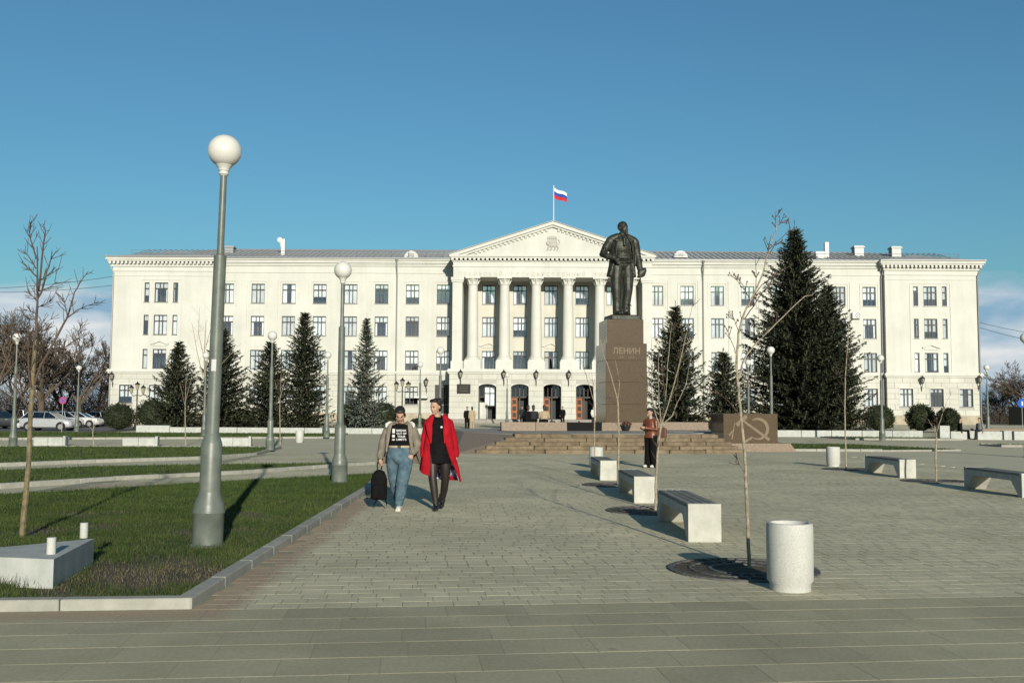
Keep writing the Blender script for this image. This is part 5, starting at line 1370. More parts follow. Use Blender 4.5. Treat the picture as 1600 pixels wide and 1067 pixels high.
spruce(350, 510, 67, 2.35, 'dark spruce behind the tallest lamp post', 2, droop=0.2, taper=0.68)
spruce(423, 528, 66.5, 2.1, 'dark spruce rising behind a globe lamp beside the taller pointed spruce', 3, taper=0.7)
spruce(477, 481, 66, 2.0, 'tall pointed dark spruce left of the blue-grey spruce', 4, taper=0.62)
spruce(573, 490, 65.5, 1.6, 'sparse blue-grey spruce with a thin crooked top', 5, m=M_BSPRUCE, taper=0.95, gap=0.1)
spruce(1055, 471, 67, 2.5, 'spruce just right of the pedestal', 6, gap=0.08, taper=0.6, droop=0.15)
spruce(1130, 545, 66, 2.0, 'small dark spruce behind the emblem block', 7, taper=0.6)
spruce(1241, 344, 66, 4.2, 'very large dark spruce, tallest tree on the square', 8, taper=0.64, dens=1.25, droop=0.28)
spruce(1293, 436, 66.8, 3.0, 'dark spruce grown into the side of the largest spruce', 9, taper=0.62, dens=1.15)

def bush(u, v0, v1, Y, hw, label, seed):
    r = np.random.default_rng(seed); a, c = at(u, v1, Y), at(u, v0, Y); z0 = gz(Y, a.x) - 0.03; H = c.z - z0; Rx = hw * Y / 1550
    t = empty('round_bush', (a.x, Y, z0), label=label, cat='bush', group='clipped round bushes by the facade'); n = 2600
    th = r.uniform(0, 2 * np.pi, n); cz = r.uniform(-0.75, 1, n); rr = np.sqrt(1 - np.minimum(1, cz ** 2)); lump = 1 + 0.07 * np.sin(5 * th + 3 * cz) + 0.05 * np.sin(9 * th - 7 * cz) + r.normal(0, 0.03, n)
    C = np.stack([Rx * rr * np.cos(th), Rx * rr * np.sin(th), H * 0.5 * cz], 1) * lump[:, None] * r.uniform(0.86, 1.0, n)[:, None] + np.array([0, 0, H * 0.5])
    C[:, 2] = np.maximum(C[:, 2], 0.03)
    D = np.stack([rr * np.cos(th), rr * np.sin(th), cz], 1) + r.normal(0, 0.6, (n, 3)); D /= np.linalg.norm(D, axis=1)[:, None]
    U = np.cross(D, r.normal(0, 1, (n, 3))); U /= np.linalg.norm(U, axis=1)[:, None]
    V, F_ = cards(C, D, r.uniform(0.08, 0.16, n), r.uniform(0.06, 0.12, n), U); np_mesh('foliage', V, F_, M_BUSH, t)
    MB().ball((0, 0, H * 0.5), (Rx * 0.86, Rx * 0.86, H * 0.47), 14, 10).build('inner_growth', M_BUSH, t, smooth=True)
    MB().tube([(0, 0, -0.05), (0, 0, H * 0.4)], 0.07, 6).build('stem', M_BARK, t)
bush(186, 631, 668, 72, 22, 'round clipped bush at the left corner of the building', 1); bush(240, 624, 668, 73, 27, 'wide clipped bush between lantern post and first spruce', 2); bush(375, 640, 668, 71, 22, 'clipped bush low between the two spruces', 3)
bush(600, 630, 668, 74, 20, 'clipped bush peeping out beside the blue-grey spruce', 4); bush(545, 632, 668, 74, 17, 'clipped bush on the near side of the blue-grey spruce', 10)
bush(1374, 634, 666, 74, 22, 'clipped round bush right of the largest spruce', 5); bush(1439, 632, 666, 73, 21, 'clipped round bush under the second ground floor window', 6); bush(1481, 638, 667, 71, 18, 'clipped round bush behind the person in black', 7); bush(655, 655, 668, 80, 14, 'low bush before the plinth behind the women', 8)

# bare trees: branching skeletons
def grow(mb, p, d, L, r, lev, rr, spread, minr, up=0.12, kids=(2, 4)):
    n = 3; pts = [p]; rad = [r]; q = p.copy(); dd = d.copy()
    for k in range(n):
        dd = (dd + Vector((rr.gauss(0, 0.14), rr.gauss(0, 0.14), rr.gauss(0, 0.1) + up * 0.5))).normalized(); q = q + dd * (L / n); pts.append(q.copy()); rad.append(max(minr, r * (1 - 0.42 * (k + 1) / n)))
    mb.tube(pts, rad, 5 if lev > 3 else 3, cap=False)
    if lev == 0: return
    for i in range(rr.randint(*kids)):
        t = rr.uniform(0.35, 1.0); k = min(n - 1, int(t * n)); f = t * n - k; b = pts[k].lerp(pts[k + 1], f)
        ax = Vector((rr.gauss(0, 1), rr.gauss(0, 1), rr.gauss(0, 0.6))); ax = ax - dd * ax.dot(dd)
        if ax.length < 1e-3: continue
        nd = (dd + ax.normalized() * spread * rr.uniform(0.6, 1.3) + Vector((0, 0, up))).normalized()
        grow(mb, b, nd, L * rr.uniform(0.55, 0.82), max(minr, rad[k] * 0.62), lev - 1, rr, spread, minr, up, kids)
    grow(mb, pts[-1], dd, L * rr.uniform(0.6, 0.8), max(minr, rad[-1]), lev - 1, rr, spread, minr, up, kids)
protos = []
for s in range(3):
    rr = random.Random(40 + s); mb = MB()
    mb.tube([(0, 0, -0.3), (0.05, 0, 1.0), (0, 0.03, 2.2)], [0.34, 0.27, 0.24], 8)
    for k in range(4):
        a = k * 1.57 + rr.uniform(-.5, .5); grow(mb, Vector((0, 0, 2.1)), Vector((math.cos(a) * 0.55, math.sin(a) * 0.55, 1)).normalized(), 2.9, 0.17, 5, rr, 0.75, 0.022, 0.10, (2, 3))
    protos.append(mb.mesh('bare_tree'))
    protos[-1].materials.append(M_BARE)
def far_tree(u, vtop, Y, k, label, wx=1.0, rz=0.0, grp='bare trees beside the building'):
    q = at(u, vtop, Y); zb_ = gz(Y, q.x) - 0.05; H = q.z - zb_; me = protos[k]
    hz = max(v.co.z for v in me.vertices)
    o = bpy.data.objects.new('bare_tree', me); COL.objects.link(o); s = H / hz; o.scale = (s * wx, s * wx, s); o.location = (q.x, Y, zb_ - 0.05); o.rotation_euler = (0, 0, rz); tag(o, label, 'tree', grp)
far_tree(70, 478, 118, 0, 'bare wide-crowned tree behind the young tree on the lawn', 1.15, 0.4); far_tree(-12, 470, 112, 1, 'bare tree cut by the left picture edge', 1.1, 1.2); far_tree(128, 512, 124, 2, 'bare tree close to the left corner of the building', 1.2, 2.0)
far_tree(30, 520, 135, 2, 'bare tree far behind the leftmost lamp', 1.3, 3.3); far_tree(100, 545, 140, 1, 'bare tree deep behind the parked cars', 1.4, 4.0); far_tree(158, 560, 135, 0, 'low bare tree touching the building corner', 1.2, 5.0)
far_tree(1592, 575, 125, 0, 'bare tree beyond the right end of the building', 1.3, 0.9); far_tree(1562, 600, 130, 1, 'bare low tree behind the farthest globe lamp', 1.4, 2.2); far_tree(1625, 560, 120, 2, 'bare tree cut by the right picture edge', 1.3, 3.0)
# thickets closing the view on both sides
M_THICK = mat('thicket', (0.045, 0.035, 0.025), (0.085, 0.065, 0.045), scale=0.8, rough=0.9, island=0.4)
def thicket(x0, x1, y0, y1, h, n, label, seed):
    r = np.random.default_rng(seed); B = np.stack([r.uniform(x0, x1, n), r.uniform(y0, y1, n), r.uniform(0.3, 1.0, n) ** 1.2 * h * 0.8 * r.uniform(.3, 1, n)], 1)
    D = r.normal(0, 1, (n, 3)); D[:, 2] = np.abs(D[:, 2]) + 0.6; D /= np.linalg.norm(D, axis=1)[:, None]; U = np.cross(D, r.normal(0, 1, (n, 3))); U /= np.linalg.norm(U, axis=1)[:, None]
    V, F_ = cards(B, D, r.uniform(0.5, 1.4, n), r.uniform(0.05, 0.12, n), U); o = np_mesh('thicket', V, F_, M_THICK); tag(o, label, 'thicket', kind='stuff')
thicket(-95, -46, 128, 150, 6.5, 16000, 'brown leafless thicket behind the parked cars', 3); thicket(52, 100, 122, 150, 5.0, 14000, 'brown leafless thicket beyond the right end of the building', 4)

# young trees near the camera, drawn limb by limb
def sapling(name, base_uv, Y, limbs, label, m, m2, cat='tree', twigs=(6, 0.1, 0.25), seed=1, zoff=0.02, grp=None, buds=False):
    rr = random.Random(seed); b = on(*base_uv, 0.0); t = empty(name, (b.x, b.y, zoff), label=label, cat=cat)
    if grp: t['group'] = grp
    Y = b.y; off = Vector((b.x, b.y, zoff)); tw = MB()
    for li, (pts, r0, r1) in enumerate(limbs):
        P3 = []; dy = 0.0; slope = 0.0 if li == 0 else rr.uniform(-0.35, 0.35); u0, v0 = pts[0]
        for (u, v) in pts:
            l = math.hypot(u - u0, v - v0) * Y / 1550; P3.append(at(u, v, Y + slope * l) - off)
        if li == 0: P3[0].z = -0.05
        # smooth by subdividing
        Q = []
        for i in range(len(P3) - 1):
            for s in range(3): Q.append(P3[i].lerp(P3[i + 1], s / 3) + Vector((rr.gauss(0, .003), rr.gauss(0, .003), 0)))
        Q.append(P3[-1]); rad = [r0 + (r1 - r0) * (i / (len(Q) - 1)) for i in range(len(Q))]
        MB().tube(Q, rad, 8 if r0 > 0.012 else 5).build('trunk' if li == 0 else 'branch', m if (r0 > 0.009 and not (m is M_OLIVE and li)) else m2, t, smooth=True)
        n = int(twigs[0] * (1 if li else 1.2))
        for k in range(n):
            i = rr.randint(int(len(Q) * (0.5 if li == 0 else 0.25)), len(Q) - 2); p = Q[i]; d = (Q[i + 1] - Q[i]).normalized()
            ax = Vector((rr.gauss(0, 1), rr.gauss(0, .6), rr.gauss(0, .3))); ax = (ax - d * ax.dot(d)).normalized(); nd = (d * 0.8 + ax * 0.75).normalized(); L = rr.uniform(twigs[1], twigs[2])
            e = p + nd * L * 0.5 + Vector((0, 0, 0.01)); f = e + (nd + Vector((0, 0, 0.5))).normalized() * L * 0.5
            tw.tube([p, e, f], [0.0045, 0.0035, 0.0022], 4)
            if buds: tw.ball(f, (0.007, 0.007, 0.011), 5, 4)
            if rr.random() < 0.6:
                g = e + (nd + Vector((rr.gauss(0, .5), rr.gauss(0, .4), rr.gauss(0, .3)))).normalized() * L * 0.45; tw.tube([e, g], [0.003, 0.002], 4)
                if buds: tw.ball(g, (0.007, 0.007, 0.01), 5, 4)
    tw.build('twigs', m2, t)['kind'] = 'stuff'
    return t
sapling('young_tree', (34, 846), 11.6, [
    ([(34, 846), (40, 770), (45, 720), (49, 640), (53, 560), (56, 530)], 0.034, 0.021),
    ([(56, 532), (57, 500), (58, 480), (58, 430), (58, 385)], 0.021, 0.006),
    ([(57, 470), (67, 451), (73, 423), (80, 405), (88, 392)], 0.013, 0.004), ([(61, 455), (65, 405), (70, 372), (71, 358), (67, 350)], 0.013, 0.004), ([(57, 405), (52, 388), (48, 373), (40, 358)], 0.011, 0.003), ([(48, 373), (46, 360), (47, 347)], 0.006, 0.003),
    ([(57, 432), (43, 418), (31, 408)], 0.010, 0.003), ([(56, 420), (45, 401), (36, 391)], 0.009, 0.003), ([(62, 455), (78, 449), (90, 440)], 0.008, 0.003), ([(58, 470), (50, 462), (42, 455)], 0.007, 0.003),
    ([(51, 606), (64, 570), (84, 535), (97, 510), (106, 494), (112, 473), (116, 457), (126, 440), (138, 424)], 0.018, 0.004), ([(105, 497), (118, 486), (131, 480), (154, 471)], 0.009, 0.003), ([(106, 494), (101, 473), (97, 458)], 0.007, 0.003),
    ([(55, 552), (44, 540), (34, 530), (25, 515), (17, 500)], 0.010, 0.003), ([(80, 548), (98, 545), (116, 532), (134, 520)], 0.008, 0.003), ([(47, 642), (33, 618), (18, 596), (-6, 580)], 0.013, 0.005), ([(46, 622), (30, 592), (8, 566)], 0.010, 0.004), ([(50, 612), (45, 580), (44, 540), (46, 500)], 0.014, 0.005),
    ([(58, 490), (45, 486), (38, 482)], 0.006, 0.002), ([(58, 500), (46, 498), (36, 494)], 0.006, 0.002), ([(59, 480), (70, 475), (80, 470)], 0.006, 0.002), ([(60, 440), (72, 432), (100, 416)], 0.006, 0.002)],
    'leafless young tree with many twigs on the front lawn', M_OLIVE, M_TWIG, seed=3, twigs=(8, 0.06, 0.2), zoff=0.04)
sapling('sapling', (1171, 888), 9.8, [
    ([(1171, 888), (1168, 830), (1166, 760), (1164, 710), (1158, 655), (1153, 605), (1151, 560), (1154, 520), (1162, 490), (1176, 464), (1190, 432), (1200, 396), (1211, 362), (1217, 345)], 0.019, 0.004),
    ([(1154, 592), (1163, 559), (1178, 540), (1194, 524), (1222, 496), (1257, 463), (1270, 461)], 0.010, 0.004), ([(1163, 498), (1176, 480), (1192, 455), (1210, 440), (1222, 425)], 0.006, 0.002), ([(1176, 466), (1190, 445), (1214, 428), (1240, 412)], 0.006, 0.002), ([(1203, 395), (1214, 378), (1228, 365), (1236, 355)], 0.005, 0.002), ([(1212, 360), (1212, 345), (1211, 331)], 0.004, 0.002), ([(1216, 352), (1224, 346), (1233, 343)], 0.004, 0.002),
    ([(1150, 552), (1142, 530), (1135, 512)], 0.004, 0.002), ([(1155, 520), (1148, 500), (1140, 484)], 0.004, 0.002), ([(1182, 452), (1181, 425), (1180, 395)], 0.004, 0.002), ([(1200, 396), (1202, 380), (1205, 368)], 0.004, 0.002), ([(1172, 470), (1160, 445), (1152, 430)], 0.004, 0.002), ([(1158, 450), (1150, 432), (1144, 424)], 0.003, 0.002), ([(1160, 652), (1140, 628), (1116, 608)], 0.004, 0.002), ([(1156, 625), (1166, 600), (1172, 590)], 0.005, 0.002), ([(1165, 740), (1157, 728), (1148, 720)], 0.003, 0.002)],
    'slender bent sapling with pale bark beside the foreground bin', M_PALE, M_TWIG, seed=5, twigs=(4, 0.04, 0.11), grp='saplings in tree grates', buds=True)
sapling('sapling', (1024, 797), 15.7, [
    ([(1024, 797), (1025, 760), (1027, 720), (1029, 690), (1033, 662)], 0.022, 0.016), ([(1032, 668), (1022, 640), (1017, 600), (1019, 560), (1018, 530)], 0.010, 0.003), ([(1033, 664), (1030, 630), (1028, 590), (1030, 550)], 0.010, 0.003), ([(1033, 662), (1040, 620), (1042, 580), (1046, 540), (1050, 505)], 0.011, 0.003), ([(1034, 662), (1048, 620), (1060, 575), (1070, 530), (1078, 495), (1084, 470)], 0.012, 0.003), ([(1034, 664), (1050, 650), (1058, 630), (1072, 600), (1080, 560)], 0.010, 0.003),
    ([(1046, 628), (1058, 600), (1062, 560), (1066, 520)], 0.008, 0.003), ([(1024, 640), (1012, 610), (1010, 570)], 0.007, 0.003), ([(1040, 620), (1034, 580), (1036, 530)], 0.007, 0.003), ([(1055, 590), (1068, 555), (1082, 520)], 0.007, 0.003)],
    'vase-shaped sapling with many upright whips before the woman with the phone', M_PALE, M_TWIG, seed=6, twigs=(5, 0.08, 0.22), grp='saplings in tree grates')
sapling('sapling', (966, 757), 21.2, [
    ([(966, 757), (966, 720), (967, 680), (966, 640), (965, 625)], 0.024, 0.017), ([(966, 628), (958, 598), (950, 572), (943, 555), (938, 530)], 0.013, 0.004), ([(965, 625), (968, 600), (965, 580), (961, 562)], 0.010, 0.004), ([(964, 632), (955, 622), (945, 612)], 0.006, 0.003)],
    'thin forked sapling in front of the pedestal', M_PALE, M_TWIG, seed=7, twigs=(4, 0.1, 0.3), grp='saplings in tree grates')
sapling('sapling', (929, 731), 26.9, [([(929, 733), (929, 700), (929, 660), (928, 625)], 0.022, 0.014), ([(928, 628), (920, 600), (912, 575), (905, 555)], 0.011, 0.004), ([(928, 625), (926, 595), (922, 570)], 0.010, 0.004)], 'thin sapling left of the pedestal behind the farthest bench', M_PALE, M_TWIG, seed=8, twigs=(4, 0.1, 0.35), grp='saplings in tree grates')
sapling('sapling', (1322, 733), 27.8, [([(1322, 733), (1321, 690), (1320, 640), (1321, 590), (1324, 545), (1327, 500)], 0.026, 0.006), ([(1321, 610), (1312, 585), (1304, 560)], 0.007, 0.003), ([(1321, 580), (1332, 560), (1340, 540)], 0.007, 0.003), ([(1321, 640), (1310, 615)], 0.006, 0.003)], 'tall straight sapling beside the lone bin', M_PALE, M_TWIG, seed=9, twigs=(5, 0.1, 0.4), grp='saplings in tree grates')
sapling('sapling', (1463, 752), 22.9, [([(1463, 752), (1462, 720), (1463, 690), (1463, 676)], 0.025, 0.018), ([(1463, 680), (1456, 665), (1450, 655)], 0.010, 0.004), ([(1463, 677), (1470, 655), (1478, 630), (1488, 612)], 0.010, 0.003), ([(1464, 676), (1464, 660), (1463, 648)], 0.008, 0.003)], 'short pruned sapling between the two benches at the edge', M_PALE, M_TWIG, seed=10, twigs=(4, 0.08, 0.25), grp='saplings in tree grates')
for i, (u, v, vt, lab) in enumerate(((290, 697, 590, 'thin stake-like sapling before the first spruce'), (438, 695, 585, 'thin sapling between the two dark spruces'), (146, 697, 655, 'short bare sapling on the path near the parked cars'))):
    sapling('sapling', (u, v), 45, [([(u, v), (u - 1, (v + vt) / 2), (u + 1, vt)], 0.03, 0.008), ([(u, (v + 2 * vt) / 3), (u + 10, vt - 4)], 0.012, 0.005), ([(u, (v + 1.2 * vt) / 2.2), (u - 9, vt + 8)], 0.012, 0.005)], lab, M_PALE, M_TWIG, seed=20 + i, twigs=(5, 0.2, 0.5), zoff=0.03)
sapling('birch_tree', (321, 683), 57, [([(321, 683), (321, 620), (319, 560), (322, 500)], 0.07, 0.015), ([(320, 600), (308, 550), (300, 505)], 0.03, 0.008), ([(320, 580), (333, 530), (345, 495)], 0.03, 0.008), ([(320, 620), (345, 570), (378, 535)], 0.025, 0.006), ([(319, 560), (310, 520), (312, 480)], 0.025, 0.006), ([(321, 545), (330, 510), (332, 480)], 0.02, 0.006)], 'bare pale birch before the left end of the building', M_PALE, M_PALE, seed=31, twigs=(9, 0.4, 1.1), zoff=0.15)
# ------------------------------------------------------------------ people
M_SKIN = mat('skin', (0.46, 0.27, 0.19), (0.52, 0.32, 0.23), scale=20, rough=0.55)
M_HAIR = mat('dark_hair', (0.012, 0.009, 0.008), (0.025, 0.018, 0.015), scale=40, rough=0.55)
M_EYE = mat('eye_dark', (0.02, 0.015, 0.012), rough=0.3)
M_LIP = mat('lips', (0.30, 0.08, 0.07), rough=0.5)
M_REDCOAT = mat('red_wool', (0.30, 0.007, 0.014), (0.44, 0.012, 0.022), scale=7, rough=0.95, bump=0.55, bscale=13, bdist=0.02, spec=0.08)
M_BLACKC = mat('black_cloth', (0.006, 0.006, 0.0065), (0.010, 0.010, 0.011), scale=9, rough=0.95, spec=0.08)
M_TIGHTS = mat('sheer_tights', (0.030, 0.021, 0.018), (0.022, 0.016, 0.014), scale=5, rough=0.5)
M_BOOT = mat('black_boot', (0.010, 0.010, 0.010), rough=0.4)
M_LINING = mat('patterned_lining', (0.62, 0.66, 0.85), (0.05, 0.06, 0.16), scale=14, rough=0.6, contrast=(0.45, 0.55))
M_GREYCOAT = mat('grey_coat', (0.17, 0.148, 0.118), (0.27, 0.238, 0.19), scale=8, rough=0.95, bump=0.55, bscale=14, bdist=0.02, spec=0.08)
M_DENIM = mat('denim', (0.055, 0.10, 0.135), (0.13, 0.20, 0.24), scale=11, rough=0.9, contrast=(0.32, 0.68), bump=0.5, bscale=18, bdist=0.02, spec=0.1)
M_SNEAK = mat('white_sneaker', (0.62, 0.60, 0.53), rough=0.7)
M_BELT = mat('beige_belt', (0.42, 0.35, 0.24), rough=0.7)
M_PRINT = mat('white_print', (0.72, 0.72, 0.70), rough=0.8)
M_LEATHER = mat('red_brown_leather', (0.20, 0.055, 0.02), (0.13, 0.035, 0.014), scale=8, rough=0.45, spec=0.5)
M_BROWN = mat('brown_leather_bag', (0.11, 0.045, 0.025), rough=0.5)
M_BEIGE = mat('beige_coat', (0.40, 0.32, 0.21), rough=0.9)
M_WOOLW = mat('white_fleece', (0.66, 0.65, 0.60), rough=0.95)
M_PHONE = mat('phone', (0.02, 0.02, 0.025), rough=0.2)

def face_bits(T, M, s, par):
    e = MB()
    for q in (-1, 1): e.ball(T(0.03 * q, -0.079, 0.0), (0.011 * s, 0.007 * s, 0.006 * s), 8, 6, M); e.tube([T(0.017 * q, -0.088, 0.019), T(0.03 * q, -0.087, 0.024), T(0.047 * q, -0.077, 0.02)], 0.0035 * s, 5)
    e.build('eyes', M_EYE, par, smooth=True)
    MB().tube([T(-0.022, -0.082, -0.062), T(0, -0.092, -0.061), T(0.022, -0.082, -0.062)], [0.003 * s, 0.0065 * s, 0.003 * s], 6).build('lips', M_LIP, par, smooth=True)
def headM(yaw, tilt, roll=0): return Matrix.Rotation(yaw, 3, 'Z') @ Matrix.Rotation(tilt, 3, 'X') @ Matrix.Rotation(roll, 3, 'Y')

# --- woman in the red coat
q = on(684, 796, 0)
B = empty('person', (q.x, q.y, 0.0), label='woman walking in a long open red coat over a short black dress', cat='person', group='two women walking across the square')
b = MB(); hy, ht = R(-34), R(12)
T = head(b, (-0.05, -0.03, 1.60), hy, ht, 1.0)
b.tube([(-0.005, 0.01, 1.38), (-0.03, 0.0, 1.46), (-0.045, -0.01, 1.54)], [0.055, 0.05, 0.05], 12)
b.ball((0, 0, 1.28), (0.16, 0.10, 0.17), 14, 10); b.ball((0, 0, 1.06), (0.14, 0.1, 0.18), 14, 10); b.ball((0, 0.01, 0.9), (0.17, 0.12, 0.13), 14, 10)
b.tube([(-0.17, 0, 1.36), (0, 0, 1.39), (0.17, 0, 1.36)], [0.05, 0.055, 0.05], 10)
LL = [(-0.085, 0, 0.9), (-0.085, -0.06, 0.68), (-0.075, -0.11, 0.48), (-0.05, -0.10, 0.3), (-0.025, -0.11, 0.1)]; LR = [(0.09, 0, 0.9), (0.11, 0.0, 0.68), (0.115, 0.01, 0.49), (0.09, 0.11, 0.31), (0.055, 0.2, 0.13)]
lr_ = [0.098, 0.085, 0.06, 0.055, 0.038]
limb(b, LL, lr_, 12); limb(b, LR, lr_, 12)
AL = [(-0.168, 0.0, 1.35), (-0.205, 0.03, 1.20), (-0.228, 0.04, 1.08), (-0.235, 0.0, 0.95), (-0.23, -0.05, 0.83)]; ARm = [(0.168, 0.0, 1.35), (0.21, 0.04, 1.2), (0.245, 0.06, 1.08), (0.265, 0.04, 0.95), (0.275, 0.0, 0.84)]
limb(b, AL, [0.045, 0.042, 0.036, 0.032, 0.026], 10); limb(b, ARm, [0.045, 0.042, 0.036, 0.032, 0.026], 10)
hand(b, (-0.23, -0.05, 0.83), (0.05, -0.15, -1), (0.9, 0.3, 0), 1.0, 0.35, 1); hand(b, (0.275, 0.0, 0.84), (0.0, -0.15, -1), (-0.9, 0.3, 0), 1.0, 0.35, -1)
obj('body', remesh(b, 0.008, 2), M_SKIN, B, False, False); face_bits(T, headM(hy, ht), 1.0, B)
h = MB(); Mh = headM(hy, ht)
h.ball(T(0, 0.03, 0.045), (0.083, 0.092, 0.083), 16, 12, Mh); h.ball(T(0, 0.06, -0.01), (0.07, 0.06, 0.09), 12, 10, Mh); h.ball(T(0.02, -0.025, 0.105), (0.055, 0.05, 0.028), 10, 8, Mh); h.ball(T(-0.03, -0.02, 0.10), (0.045, 0.05, 0.028), 10, 8, Mh)
for k in range(14): a = k * 0.45; h.tube([T(0.045 * math.cos(a), 0.03 + 0.05 * math.sin(a), 0.11), T(0.085 * math.cos(a), 0.035 + 0.085 * math.sin(a), 0.10 - 0.03 * (k % 3)), T(0.088 * math.cos(a), 0.04 + 0.09 * math.sin(a), 0.03)], [0.018, 0.02, 0.008], 6) if math.sin(a) > -0.35 else None
obj('hair', remesh(h, 0.007, 1), M_HAIR, B, False, False)
d = MB(); d.tube([(0, 0, 1.44), (0, 0, 1.39), (0, 0, 1.27), (0, 0, 1.08), (0, 0.005, 0.95), (0.005, 0.0, 0.82), (0.01, -0.01, 0.71)], [(0.07, 0.065), (0.165, 0.088), (0.185, 0.125), (0.16, 0.118), (0.18, 0.13), (0.188, 0.145), (0.188, 0.155)], 24); d.build('black_dress', M_BLACKC, B, smooth=True)
c2 = MB(); 
for s_ in (-1, 1): c2.tube([(0.055 * s_ - 0.01, 0.03, 1.455), (0.06 * s_ - 0.01, -0.05, 1.44), (0.02 * s_, -0.095, 1.40)], [0.016, 0.02, 0.012], 6)
c2.build('shirt_collar', M_BLACKC, B, smooth=True)
bdg = MB().lathe([(0.017, 0), (0.017, 0.006)], n=12).build('badge', M_PRINT, B); bdg.rotation_euler = (R(90), 0, 0); bdg.location = (0.055, -0.125, 1.285)
bt = MB()
for k in range(5): bt.ball((0.0, -0.122 - 0.002 * k, 1.30 - 0.09 * k), 0.007, 6, 5)
bt.build('button', M_BOOT, B)
for LG, nm in ((LL, 'tights'), (LR, 'tights')):
    t_ = MB(); t_.tube(LG, [r + 0.004 for r in lr_], 14); t_.build('tights', M_TIGHTS, B, smooth=True)
for (ax_, ay, az_, pitch) in ((-0.02, -0.11, 0.0, 0), (0.05, 0.2, 0.03, 0.35)):
    f = MB(); f.ball((ax_, ay - 0.07, az_ + 0.035), (0.042, 0.125, 0.034), 12, 8); f.ball((ax_, ay + 0.015, az_ + 0.055), (0.042, 0.055, 0.055), 12, 8); f.tube([(ax_, ay + 0.01, az_ + 0.05), (ax_ - 0.0, ay + 0.005, az_ + 0.2)], [0.046, 0.05], 12); f.box(ax_ - 0.038, ax_ + 0.038, ay - 0.18, ay + 0.05, az_, az_ + 0.018)
    obj('ankle_boot', remesh(f, 0.009, 2), M_BOOT, B, False, False)
rows = [(1.46, -0.01, 0.02, 0.115, 0.085, 46, 314), (1.41, 0, 0.01, 0.185, 0.112, 36, 324), (1.30, 0, 0.005, 0.208, 0.148, 30, 330), (1.15, 0, 0.005, 0.212, 0.16, 30, 328), (1.0, 0.0, 0.01, 0.24, 0.175, 34, 326), (0.82, 0.005, 0.02, 0.275, 0.20, 44, 330), (0.64, 0.02, 0.03, 0.31, 0.235, 56, 333), (0.44, 0.03, 0.05, 0.335, 0.27, 66, 330)]
cs = shell(rows, 44, 0.016, 0.055, 8, 5, hem=lambda f, t: 0.17 * t ** 3 * max(0, -math.sin(f))); cs.build('coat', M_REDCOAT, B, smooth=True)
for A_, s_ in ((AL, -1), (ARm, 1)):
    t_ = MB(); limb(t_, [A_[0], A_[1], A_[2], A_[3], Vector(A_[4]) + Vector((0, 0, 0.02))], [0.062, 0.058, 0.054, 0.052, 0.055], 14); t_.build('coat_sleeve', M_REDCOAT, B, smooth=True)
for s_ in (-1, 1):
    l_ = MB(); l_.tube([(0.085 * s_, 0.03, 1.475), (0.105 * s_, -0.06, 1.45), (0.145 * s_, -0.13, 1.33), (0.125 * s_, -0.16, 1.18), (0.105 * s_, -0.165, 1.03)], [(0.018, 0.02), (0.04, 0.018), (0.058, 0.016), (0.04, 0.014), (0.008, 0.008)], 10); l_.build('lapel', M_REDCOAT, B, smooth=True)
lin = shell([(0.98, 0.0, 0.01, 0.222, 0.155, 38, 200), (0.82, 0.005, 0.02, 0.256, 0.18, 46, 205), (0.64, 0.02, 0.03, 0.29, 0.215, 58, 210), (0.46, 0.03, 0.05, 0.318, 0.252, 64, 210)], 28, 0.004, 0.04, 8, 5); lin.build('coat_lining', M_LINING, B, smooth=True)

# --- woman in the grey coat
q = on(624, 796, 0)
A = empty('person', (q.x, q.y, 0.0), label='woman in open grey coat, printed black t-shirt and jeans carrying a backpack', cat='person', group='two women walking across the square')
a_ = MB(); hy, ht = R(6), R(34)
T = head(a_, (0.0, -0.085, 1.475), hy, ht, 1.0)
a_.tube([(0, 0.01, 1.28), (0, -0.01, 1.35), (0, -0.05, 1.43)], [0.055, 0.052, 0.05], 12)
a_.ball((0, 0, 1.18), (0.165, 0.105, 0.17), 14, 10); a_.ball((0, 0, 1.0), (0.15, 0.11, 0.16), 14, 10); a_.ball((0, 0.01, 0.87), (0.18, 0.125, 0.13), 14, 10); a_.tube([(-0.17, 0, 1.27), (0, 0, 1.3), (0.17, 0, 1.27)], [0.052, 0.056, 0.052], 10)
LL = [(-0.095, 0, 0.88), (-0.105, 0.05, 0.68), (-0.095, 0.09, 0.49), (-0.07, 0.17, 0.3), (-0.045, 0.26, 0.12)]; LR = [(0.095, 0, 0.88), (0.085, -0.09, 0.66), (0.055, -0.14, 0.47), (0.03, -0.12, 0.28), (0.01, -0.12, 0.10)]
limb(a_, LL, [0.1, 0.085, 0.06, 0.055, 0.04], 12); limb(a_, LR, [0.1, 0.085, 0.06, 0.055, 0.04], 12)
AL = [(-0.185, 0.02, 1.27), (-0.245, 0.05, 1.13), (-0.28, 0.05, 1.02), (-0.295, 0.01, 0.9), (-0.305, -0.03, 0.80)]; ARm = [(0.185, 0.01, 1.27), (0.235, 0.04, 1.13), (0.265, 0.05, 1.02), (0.245, -0.03, 0.93), (0.205, -0.09, 0.87)]
limb(a_, AL, [0.046, 0.042, 0.037, 0.032, 0.026], 10); limb(a_, ARm, [0.046, 0.042, 0.037, 0.032, 0.026], 10)
hand(a_, (-0.305, -0.03, 0.80), (0.0, -0.1, -1), (0.7, 0.7, 0), 1.0, 0.95, 1); hand(a_, (0.205, -0.09, 0.87), (-0.35, -0.1, -1), (-0.5, 0.8, 0), 1.0, 0.3, -1)
obj('body', remesh(a_, 0.008, 2), M_SKIN, A, False, False); face_bits(T, headM(hy, ht), 1.0, A)
